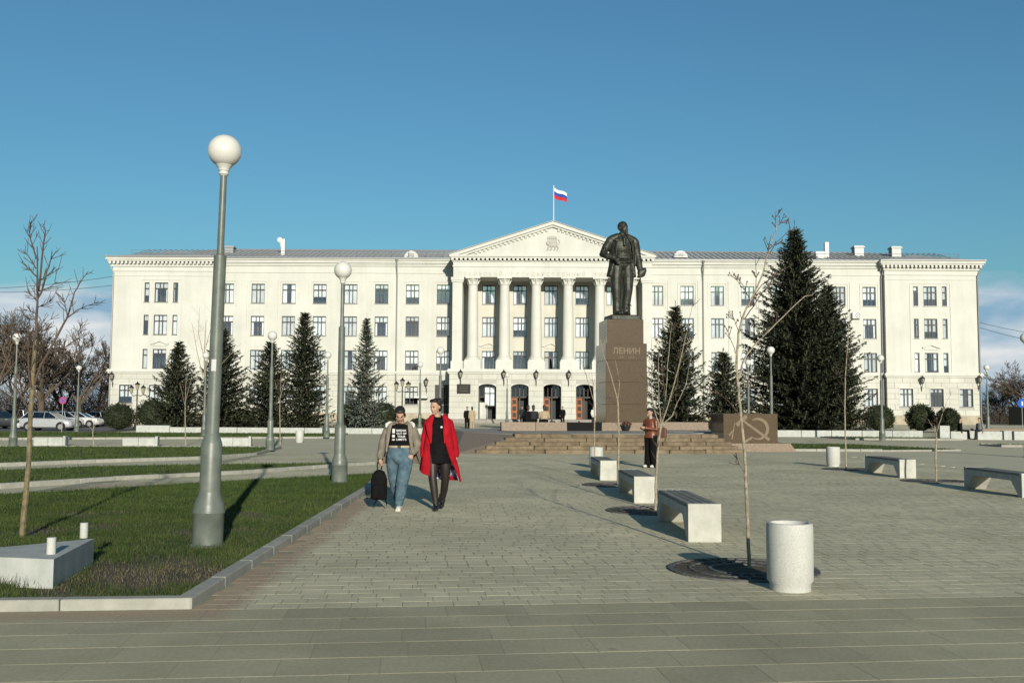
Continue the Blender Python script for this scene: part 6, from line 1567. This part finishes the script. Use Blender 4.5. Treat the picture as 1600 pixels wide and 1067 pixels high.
h = MB(); Mh = headM(hy, ht); h.ball(T(0, 0.03, 0.05), (0.082, 0.092, 0.08), 16, 12, Mh); h.ball(T(0, -0.03, 0.085), (0.07, 0.05, 0.035), 12, 8, Mh); h.ball(T(0, 0.10, 0.0), (0.05, 0.045, 0.05), 10, 8, Mh)
for s_ in (-1, 1): h.tube([T(0.06 * s_, -0.04, 0.06), T(0.079 * s_, -0.01, 0.0), T(0.075 * s_, 0.02, -0.07)], [0.02, 0.016, 0.01], 6)
obj('hair', remesh(h, 0.007, 1), M_HAIR, A, False, False)
tee_rows = [(1.335, 0.075, 0.06), (1.30, 0.165, 0.088), (1.20, 0.195, 0.128), (1.10, 0.192, 0.135), (0.97, 0.178, 0.132)]
d = MB(); d.tube([(0, 0, z) for z, _, _ in tee_rows], [(x, y) for _, x, y in tee_rows], 28); d.build('t_shirt', M_BLACKC, A, smooth=True)
def tee_y(x, z):
    zs = [r[0] for r in tee_rows][::-1]; ax_ = np.interp(z, zs, [r[1] for r in tee_rows][::-1]); by = np.interp(z, zs, [r[2] for r in tee_rows][::-1])
    return -by * math.sqrt(max(0.05, 1 - (x / ax_) ** 2)) - 0.004
for i, t in enumerate(('BREAK', 'OUT OF', 'YOUR', 'LIMITS')):
    me = text_mesh(t, 0.042, 0.001, bold=0.0008); co = np.zeros(len(me.vertices) * 3); me.vertices.foreach_get('co', co); co = co.reshape(-1, 3)
    k = 0.155 / (co[:, 0].max() - co[:, 0].min()) if len(t) > 4 else 0.125 / (co[:, 0].max() - co[:, 0].min()); cx = (co[:, 0].max() + co[:, 0].min()) / 2
    X = (co[:, 0] - cx) * k + 0.03; Z = co[:, 1] + 1.215 - 0.046 * i; Yv = np.array([tee_y(x, z) for x, z in zip(X, Z)]) - co[:, 2]
    me.vertices.foreach_set('co', np.stack([X, Yv, Z], 1).ravel()); me.update(); obj('shirt_lettering', me, M_PRINT, A, False, False)
pb_ = MB(); vs = []; fs = []
for i in range(9):
    z = 1.255 - i * 0.0225
    for x in (-0.115, -0.095, -0.072): vs.append((x, tee_y(x, z), z))
for i in range(8):
    if i in (3, 6): continue
    for j in range(2): fs.append((3 * i + j, 3 * i + j + 1, 3 * i + 3 + j + 1, 3 * i + 3 + j))
pb_.add(vs, fs).build('shirt_print_bar', M_PRINT, A)
je = MB(); je.tube([(0, 0, 0.98), (0, 0.0, 0.9), (0, 0.0, 0.79)], [(0.172, 0.128), (0.205, 0.155), (0.19, 0.15)], 20); je.ball((0, -0.02, 0.80), (0.14, 0.14, 0.1), 12, 8)
limb(je, [(-0.1, 0, 0.86), (-0.112, 0.05, 0.68), (-0.1, 0.09, 0.49), (-0.075, 0.17, 0.3), (-0.05, 0.25, 0.14)], [0.112, 0.108, 0.096, 0.086, 0.068], 14); limb(je, [(0.1, 0, 0.86), (0.092, -0.085, 0.67), (0.06, -0.135, 0.47), (0.035, -0.12, 0.29), (0.012, -0.12, 0.12)], [0.112, 0.11, 0.098, 0.088, 0.068], 14)
for (x, y, z) in ((0.05, -0.235, 0.5), (0.04, -0.205, 0.22), (0.03, -0.2, 0.17), (0.02, -0.2, 0.4)): je.tube([(x - 0.07, y + 0.03, z), (x, y, z + 0.012), (x + 0.07, y + 0.035, z + 0.03)], [0.006, 0.012, 0.006], 6)
obj('jeans', remesh(je, 0.0105, 2), M_DENIM, A, False, False)
MB().tube([(0, 0, 0.962), (0, 0, 0.995)], [(0.186, 0.14), (0.183, 0.138)], 28).build('belt', M_BELT, A, smooth=True); MB().box(-0.025, 0.025, -0.152, -0.138, 0.962, 0.995).build('buckle', M_IRON, A)
for (ax_, ay, az_) in ((0.01, -0.12, 0.0), (-0.045, 0.25, 0.03)):
    f = MB(); f.ball((ax_, ay - 0.075, az_ + 0.045), (0.046, 0.125, 0.04), 12, 8); f.ball((ax_, ay + 0.02, az_ + 0.06), (0.045, 0.055, 0.06), 12, 8); f.box(ax_ - 0.042, ax_ + 0.042, ay - 0.185, ay + 0.06, az_, az_ + 0.03)
    obj('sneaker', remesh(f, 0.009, 2), M_SNEAK, A, False, False)
rows = [(1.345, 0, 0.03, 0.14, 0.085, 78, 282), (1.30, 0, 0.02, 0.215, 0.12, 60, 300), (1.18, 0, 0.02, 0.24, 0.15, 58, 300), (1.02, -0.005, 0.03, 0.26, 0.17, 66, 294), (0.88, -0.02, 0.05, 0.29, 0.19, 78, 286), (0.76, -0.05, 0.07, 0.34, 0.20, 88, 282), (0.70, -0.06, 0.08, 0.36, 0.21, 92, 280)]
shell(rows, 40, 0.016, 0.07, 7, 9).build('coat', M_GREYCOAT, A, smooth=True)
for A_, s_ in ((AL, -1), (ARm, 1)):
    t_ = MB(); limb(t_, [A_[0], A_[1], A_[2], A_[3], Vector(A_[4]) + Vector((-0.0, 0, 0.03))], [0.068, 0.068, 0.064, 0.06, 0.058], 14); t_.build('coat_sleeve', M_GREYCOAT, A, smooth=True)
for s_ in (-1, 1):
    l_ = MB(); l_.tube([(0.1 * s_, 0.04, 1.36), (0.15 * s_, -0.06, 1.32), (0.175 * s_, -0.125, 1.2), (0.185 * s_, -0.14, 1.05), (0.2 * s_, -0.14, 0.9)], [(0.02, 0.02), (0.032, 0.02), (0.04, 0.016), (0.03, 0.013), (0.012, 0.01)], 10); l_.build('lapel', M_GREYCOAT, A, smooth=True)
    l_ = MB(); l_.tube([(0.11 * s_, 0.06, 1.345), (0.17 * s_, 0.0, 1.345), (0.21 * s_, -0.05, 1.32), (0.215 * s_, -0.08, 1.27)], [0.02, 0.032, 0.03, 0.014], 8); obj('fleece_collar', remesh(l_, 0.012, 2), M_WOOLW, A, False, False)
# backpack hanging from her hand
bp = empty('backpack', (A.location.x - 0.315, A.location.y - 0.06, 0.0), label='black backpack held by its top loop beside the jeans', cat='backpack')
f = MB(); f.bbox(-0.125, 0.125, -0.06, 0.08, 0.16, 0.52, 0.035); f.ball((0.0, 0.005, 0.50), (0.115, 0.07, 0.125), 14, 10); f.bbox(-0.10, 0.10, -0.105, -0.04, 0.18, 0.40, 0.03)
obj('bag', remesh(f, 0.012, 3), M_BLACKC, bp, False, False)
MB().tube([(-0.03, 0.02, 0.62), (-0.035, 0.03, 0.70), (0.0, 0.03, 0.735), (0.035, 0.03, 0.70), (0.03, 0.02, 0.62)], 0.01, 6).build('top_loop', M_BLACKC, bp, smooth=True)
for s_ in (-1, 1): MB().tube([(0.06 * s_, 0.07, 0.58), (0.08 * s_, 0.11, 0.45), (0.09 * s_, 0.1, 0.3), (0.075 * s_ + 0.03, 0.06, 0.14), (0.1 * s_ + 0.02, 0.02, 0.07)], [0.02, 0.022, 0.02, 0.012, 0.008], 6).build('strap', M_BLACKC, bp, smooth=True)

# --- simpler figures farther away
def figure(loc, yaw, label, top, bottom, hair=M_HAIR, pose='stand', h=1.68, arms='down', vox=0.02, name='person', coat_len=0.82, grp=None, head_yaw=0.0, head_tilt=0.1, legw=1.0, shoe=None):
    s = h / 1.68; t = empty(name, loc, yaw, label=label, cat='person', group=grp); t.scale = (s, s, s)
    sk = MB(); tp = MB(); bt_ = MB(); hr = MB(); sh = MB()
    dz = 0.0 if pose == 'stand' else -0.42
    T = head(sk, (0, -0.02, 1.555 + dz), head_yaw, head_tilt, 0.98); sk.tube([(0, 0, 1.33 + dz), (0, -0.01, 1.48 + dz)], [0.055, 0.05], 8)
    sk.ball((0, 0, 1.2 + dz), (0.14, 0.09, 0.16), 10, 8)
    Mh = headM(head_yaw, head_tilt); hr.ball(T(0, 0.03, 0.045), (0.083, 0.09, 0.083), 12, 10, Mh); hr.ball(T(0, 0.065, -0.05), (0.075, 0.055, 0.13), 10, 8, Mh); hr.ball(T(0, -0.02, 0.09), (0.07, 0.06, 0.035), 10, 8, Mh)
    tp.tube([(0, 0, 1.37 + dz), (0, 0, 1.30 + dz), (0, 0, 1.1 + dz), (0, 0, 0.95 + dz), (0, 0, coat_len + dz)], [(0.12, 0.09), (0.19, 0.12), (0.19, 0.135), (0.18, 0.13), (0.21, 0.15)], 16)
    for q in (-1, 1):
        S_ = (0.185 * q, 0.0, 1.3 + dz)
        if arms == 'down': pts = [S_, (0.235 * q, 0.02, 1.06 + dz), (0.235 * q, -0.05, 0.84 + dz)]
        elif arms == 'phone': pts = [S_, (0.23 * q, -0.02, 1.07 + dz), (0.07 * q, -0.30, 1.12 + dz)]
        else: pts = [S_, (0.25 * q, -0.05, 1.08 + dz), (0.12 * q, -0.28, 0.92 + dz)]
        limb(tp, pts, [0.07, 0.064, 0.052], 10); dd = Vector(pts[2]) - Vector(pts[1]); limb(sk, [pts[1], pts[2]], [0.035, 0.028], 8); hand(sk, pts[2], dd, (-q, 0.2, 0.3), 1.0, 0.5, q)
        if pose == 'stand': lp = [(0.095 * q, 0, 0.86), (0.105 * q, -0.02 * q, 0.48), (0.10 * q, 0.03 * q, 0.06)]; rd = [0.115, 0.085 * legw, 0.075 * legw]
        else: lp = [(0.1 * q, 0, 0.48), (0.12 * q, -0.42, 0.50), (0.11 * q, -0.46, 0.07)]; rd = [0.11, 0.085, 0.065]
        limb(bt_, lp, rd, 10); fx, fy = lp[2][0], lp[2][1]; sh.ball((fx, fy - 0.06, 0.045), (0.046, 0.13, 0.045), 10, 6)
    if pose != 'stand': bt_.ball((0, 0.02, 0.5), (0.19, 0.15, 0.12), 12, 8)
    obj('body', remesh(sk, vox * 0.7, 1), M_SKIN, t, False, False); obj('jacket', remesh(tp, vox, 2), top, t, False, False); obj('trousers', remesh(bt_, vox, 2), bottom, t, False, False); obj('hair', remesh(hr, vox, 1), hair, t, False, False); obj('shoes', remesh(sh, vox, 1), shoe or M_BOOT, t, False, False)
    if vox < 0.015: face_bits(T, Mh, 1.0, t)
    return t
q = on(1017, 730.5, 0)
Cw = figure((q.x, q.y, 0.0), R(-48), 'woman in a red-brown leather jacket and black trousers looking at her phone', M_LEATHER, M_BLACKC, h=1.68, arms='phone', vox=0.012, coat_len=0.84, head_tilt=R(22), head_yaw=R(-10), legw=1.25, shoe=M_SNEAK)
ph = MB().bbox(-0.035, 0.035, -0.005, 0.005, -0.07, 0.07, 0.003).build('phone', M_PHONE, None); ph.rotation_euler = (R(-35), 0, R(-48)); ph.location = (q.x - 0.255, q.y - 0.235, 1.155); tag(ph, 'dark phone held by the woman in the leather jacket', 'phone')
bg = empty('shoulder_bag', (q.x + 0.30, q.y + 0.06, 0.0), R(-20), label='brown shoulder bag on the arm of the woman with the phone', cat='bag')
f = MB(); f.bbox(-0.16, 0.16, -0.05, 0.05, 0.84, 1.12, 0.025); obj('bag', remesh(f, 0.014, 3), M_BROWN, bg, False, False); MB().tube([(-0.12, 0, 1.1), (-0.2, 0, 1.3), (-0.2, 0, 1.38), (-0.1, 0.02, 1.32), (0.1, 0, 1.1)], 0.011, 6).build('strap', M_BROWN, bg, smooth=True)
def onY(u, Y): 
    p_ = at(u, 660, Y); return (p_.x, Y, gz(Y, p_.x) - 0.02)
figure(onY(730, 76), R(10), 'person in a long black coat standing by the ramp', M_BLACKC, M_BLACKC, coat_len=0.45, grp='small figures near the entrance'); figure(onY(737.5, 75.5), R(-160), 'person in a beige coat standing beside the one in black', M_BEIGE, M_BEIGE, coat_len=0.5, grp='small figures near the entrance')
def terr(u, Y, dz=0.0):
    p_ = at(u, 660, Y); return (p_.x, Y, 0.70 + dz)
M_NAVY = mat('dark_navy_cloth', (0.012, 0.014, 0.02)); M_GREYJ = mat('grey_jacket', (0.22, 0.22, 0.21))
q2 = at(815.5, 660, 94); figure((q2.x, 94, gz(94) - 0.02), R(15), 'person in dark clothes with a pale scarf before the first open door', M_NAVY, M_BLACKC, grp='small figures near the entrance', coat_len=0.7)
q2 = at(879, 660, 93); figure((q2.x, 93, gz(93) - 0.02), R(-10), 'person in black standing between the two middle doors', M_BLACKC, M_BLACKC, grp='small figures near the entrance', coat_len=0.6)
q2 = at(927, 660, 92); figure((q2.x, 92, gz(92) - 0.02), R(40), 'person in a white jacket just left of the pedestal', M_WOOLW, M_NAVY, grp='small figures near the entrance', coat_len=0.7)
for u, sd, lab, top_ in ((827, 8.68, 'seated person in black on the low wall, nearer the steps side', M_BLACKC), (835.5, 8.68, 'second seated person in black on the low wall', M_NAVY), (853, 8.68, 'seated person in a tan top on the low wall', M_BEIGE)):
    x_ = at(u, 660, 46.6).x; lx = (x_ + 1.7) * math.cos(MT) + (46.6 - 37.7) * math.sin(MT); w = S(lx, 8.95, 0.702 + 0.40 - 0.40)
    figure((w.x, w.y, 0.70), MT + math.pi, lab, top_, M_BLACKC, pose='sit', grp='people seated on the terrace wall', coat_len=0.9, h=1.62, arms='lap')
figure((at(1500, 670, 57.25).x, 57.25, gz(57) - 0.02), R(75), 'person in black seated on the white box, nearer the round bushes', M_BLACKC, M_BLACKC, pose='sit', coat_len=0.88, grp='seated pair by the white boxes'); figure((at(1531, 670, 57.25).x, 57.25, gz(57) - 0.02), R(-70), 'person in dark cap and grey jacket seated on the white box', M_GREYJ, M_NAVY, pose='sit', coat_len=0.88, grp='seated pair by the white boxes')

# ------------------------------------------------------------------ cars and signs
M_TYRE = mat('tyre', (0.015, 0.015, 0.015), rough=0.8); M_RIM = mat('alloy_rim', (0.45, 0.45, 0.45), rough=0.35, metal=0.6)
M_SILVER = mat('silver_paint', (0.40, 0.41, 0.42), rough=0.25, spec=0.6, coat=0.6); M_WCAR = mat('white_car_paint', (0.62, 0.62, 0.60), rough=0.25, spec=0.6, coat=0.6); M_ORANGE = mat('copper_paint', (0.22, 0.07, 0.025), rough=0.25, spec=0.6, coat=0.6); M_DKCAR = mat('dark_car_paint', (0.014, 0.015, 0.018), rough=0.2, spec=0.6, coat=0.6)
M_HEADL = mat('headlight_glass', (0.55, 0.56, 0.56), rough=0.15, spec=0.6); M_TAILL = mat('taillight_red', (0.35, 0.01, 0.01), rough=0.2)
def car(loc, rz, paint, label, L=4.15, Hh=1.48, hatch=True):
    t = empty('parked_car', loc, rz, label=label, cat='car', group='cars in the car park'); k = L / 4.15
    xs = [-2.07, -2.0, -1.6, -0.6, 0.6, 1.25, 1.8, 2.0, 2.07]; zt_ = [0.74, 0.95, 1.02, 0.99, 0.97, 0.96, 0.87, 0.74, 0.58]; hw = [0.66, 0.78, 0.85, 0.87, 0.87, 0.86, 0.80, 0.72, 0.62]; zb2 = [0.38, 0.27, 0.22, 0.20, 0.20, 0.20, 0.22, 0.26, 0.36]
    vs = []; fs = []
    for x, zt2, w, z0 in zip(xs, zt_, hw, zb2):
        zm = (z0 + zt2) / 2
        for (yy, zz2) in ((0.8, z0), (0.97, z0 + 0.1), (1.0, zm), (0.96, zt2 - 0.06), (0.86, zt2)): vs.append((x * k, -w * yy, zz2))
        for (yy, zz2) in ((0.86, zt2), (0.96, zt2 - 0.06), (1.0, zm), (0.97, z0 + 0.1), (0.8, z0)): vs.append((x * k, w * yy, zz2))
    for i in range(len(xs) - 1):
        for j in range(10): fs.append((i * 10 + j, i * 10 + (j + 1) % 10, (i + 1) * 10 + (j + 1) % 10, (i + 1) * 10 + j))
    fs.append(tuple(range(10))); fs.append(tuple(range((len(xs) - 1) * 10, len(xs) * 10)))
    MB().add(vs, fs).build('body', paint, t, smooth=True, fix=True)
    r0, r1 = (-1.95, -1.45) if hatch else (-1.75, -1.0)
    base = [(r0 * k, 0.93), (1.12 * k, 0.90)]; roof = [(r1 * k, Hh - 0.04), (0.28 * k, Hh - 0.03)]
    g = MB(); g.add([(base[0][0], -0.76, 0.93), (base[1][0], -0.76, 0.90), (roof[1][0], -0.60, roof[1][1]), (roof[0][0], -0.60, roof[0][1]), (base[0][0], 0.76, 0.93), (base[1][0], 0.76, 0.90), (roof[1][0], 0.60, roof[1][1]), (roof[0][0], 0.60, roof[0][1])], [(0, 1, 2, 3), (7, 6, 5, 4), (1, 5, 6, 2), (4, 0, 3, 7)])
    g.build('windows', M_CARGLASS, t)
    MB().box(base[0][0] + 0.4, base[1][0] - 0.5, -0.55, 0.55, 0.6, 1.0).build('seats', M_INT, t)
    rf = MB(); n = 7; vs = []; fs = []
    for i in range(n):
        tt = i / (n - 1); x = roof[0][0] - 0.06 + (roof[1][0] - roof[0][0] + 0.12) * tt; zc = Hh - 0.02 + 0.04 * math.sin(math.pi * tt)
        for yy, dz in ((-0.63, -0.05), (-0.5, 0.0), (0.5, 0.0), (0.63, -0.05)): vs.append((x, yy, zc + dz - 0.0))
    for i in range(n - 1):
        for j in range(3): fs.append((4 * i + j, 4 * i + 4 + j, 4 * i + 5 + j, 4 * i + 1 + j))
    rf.add(vs, fs)
    rf.build('roof', paint, t, smooth=True)
    pl2 = MB()
    for s in (-1, 1):
        for (xb, xr) in ((base[0][0], roof[0][0]), (base[1][0], roof[1][0]), (-0.1, -0.1), (-1.0, -1.0)): pl2.tube([(xb, 0.765 * s, 0.92), (xr, 0.61 * s, Hh - 0.05)], 0.022 if xb in (-0.1, -1.0) else 0.032, 6)
    pl2.build('pillars', paint, t, smooth=True)
    for x in (-1.27 * k, 1.28 * k):
        for s in (-1, 1):
            w = MB(); w.lathe([(0.18, -0.1), (0.29, -0.1), (0.315, -0.07), (0.315, 0.07), (0.29, 0.1), (0.18, 0.1)], n=20); wh = w.build('wheel', M_TYRE, t, smooth=True); wh.location = (x, 0.78 * s, 0.315); wh.rotation_euler = (R(90), 0, 0)
            rm = MB(); rm.lathe([(0.02, 0.105), (0.2, 0.10), (0.2, -0.10), (0.02, -0.105)], n=16); rm.build('rim', M_RIM, wh)
            ar = MB(); ar.lathe([(0.02, -0.02), (0.37, -0.02), (0.37, 0.02), (0.02, 0.02)], n=20); aw = ar.build('wheel_arch', M_TYRE, t); aw.location = (x, 0.845 * s, 0.34); aw.rotation_euler = (R(90), 0, 0)
            wh.location = (x, 0.80 * s, 0.315)
    for s in (-1, 1):
        MB().ball((1.93 * k, 0.58 * s, 0.70), (0.12, 0.14, 0.07), 8, 6).build('headlight', M_HEADL, t, smooth=True); MB().ball((-2.0 * k, 0.62 * s, 0.80), (0.07, 0.12, 0.12), 8, 6).build('taillight', M_TAILL, t, smooth=True); MB().ball((0.95 * k, 0.92 * s, 1.0), (0.07, 0.09, 0.07), 8, 6).build('wing_mirror', paint, t, smooth=True)
        for xx in (-0.55, 0.35): MB().box(xx - 0.09, xx + 0.09, 0.862 * s - 0.012, 0.862 * s + 0.012, 0.80, 0.825).build('door_handle', M_RIM, t)
p = at(77, 660, 79); car((p.x, 79, -0.03), 0.0, M_SILVER, 'silver hatchback parked side-on behind the lawn')
p = at(37, 660, 88); car((p.x, 88, -0.03), R(80), M_ORANGE, 'copper coloured car seen end-on behind the silver hatchback', 4.4, 1.65)
p = at(8, 660, 86); car((p.x, 86, -0.03), R(10), M_DKCAR, 'dark car cut by the left picture edge', 4.4, 1.5)
p = at(123, 660, 97); car((p.x, 97, -0.03), 0.0, M_WCAR, 'white sedan behind the globe lamp near the purple sign', 4.5, 1.45, False); p = at(95, 660, 92); car((p.x, 92, -0.03), R(60), M_WCAR, 'white hatchback half hidden behind the silver one', 4.0, 1.5); p = at(158, 660, 104); car((p.x, 104, -0.03), R(75), M_DKCAR, 'dark car beside the corner bush', 4.3, 1.5)
M_SRED = mat('sign_red', (0.42, 0.05, 0.10)); M_SBLUE = mat('sign_blue', (0.16, 0.11, 0.42)); M_SB2 = mat('sign_plain_blue', (0.02, 0.10, 0.45))
p = at(98, 625.5, 72); sg = empty('road_sign', (p.x, 72, -0.05), label='round purple and red no-stopping sign on a post above the parked cars', cat='road sign')
MB().tube([(0, 0.03, 0), (0, 0.03, p.z + 0.25)], 0.03, 8).build('post', M_GUTTER, sg, smooth=True)
def disc(r0, r1, y, z, m, nm, par):
    mb = MB(); n = 24
    for i in range(n):
        a0, a1 = 2 * math.pi * i / n, 2 * math.pi * (i + 1) / n
        mb.add([(r0 * math.cos(a0), y, z + r0 * math.sin(a0)), (r1 * math.cos(a0), y, z + r1 * math.sin(a0)), (r1 * math.cos(a1), y, z + r1 * math.sin(a1)), (r0 * math.cos(a1), y, z + r0 * math.sin(a1))], [(0, 1, 2, 3)])
    return mb.build(nm, m, par)
disc(0.0, 0.27, -0.004, p.z + 0.05, M_SBLUE, 'sign_face', sg); disc(0.2, 0.27, -0.008, p.z + 0.05, M_SRED, 'sign_border', sg)
for q3 in (R(45), R(-45)):
    c, s = math.cos(q3), math.sin(q3); MB().add([(c * x - s * z, -0.007, s * x + c * z + p.z + 0.05) for x, z in ((-0.2, -0.025), (0.2, -0.025), (0.2, 0.025), (-0.2, 0.025))], [(0, 1, 2, 3)]).build('cross_bar', M_SRED, sg)
p = at(1597, 630, 70); sg = empty('road_sign', (p.x, 70, gz(70) - 0.05), label='round blue sign at the right picture edge', cat='road sign'); MB().tube([(0, 0.03, 0), (0, 0.03, p.z)], 0.03, 8).build('post', M_GUTTER, sg, smooth=True); zc = p.z - gz(70) + 0.05; disc(0.0, 0.32, -0.004, zc, M_SB2, 'sign_face', sg); MB().box(-0.04, 0.06, -0.012, -0.006, zc - 0.16, zc + 0.14).build('sign_arrow', M_PRINT, sg)
# dark fence beyond the right end, overhead wires
M_FENCE = mat('dark_fence_paint', (0.010, 0.011, 0.010), rough=0.95, spec=0.03)
fe = empty('metal_fence', (58, 100, 0.55), label='dark metal fence beyond the right end of the building', cat='fence')
for i in range(9):
    MB().box(-8 + i * 2.4, -7.92 + i * 2.4, 0, 0.08, 0, 2.0).build('fence_post', M_FENCE, fe); MB().box(-7.92 + i * 2.4, -5.6 + i * 2.4, 0.02, 0.05, 0.1, 1.9).build('fence_panel', M_FENCE, fe)
def wire(a, b, sag, label):
    pts = [Vector(a).lerp(Vector(b), i / 12) + Vector((0, 0, -sag * 4 * (i / 12) * (1 - i / 12))) for i in range(13)]; o = MB().tube(pts, 0.022, 4).build('overhead_wire', M_IRON); tag(o, label, 'wire')
wire(at(-60, 452, 108), at(176, 432, 103.2), 0.3, 'upper overhead wire running to the left corner of the building'); wire(at(-60, 456, 108), at(176, 446, 103.2), 0.3, 'lower overhead wire running to the left corner of the building'); wire(at(1531, 504, 103.2), at(1660, 526, 108), 0.2, 'upper overhead wire leaving the right corner of the building'); wire(at(1531, 512, 103.2), at(1660, 540, 108), 0.2, 'lower overhead wire leaving the right corner of the building')
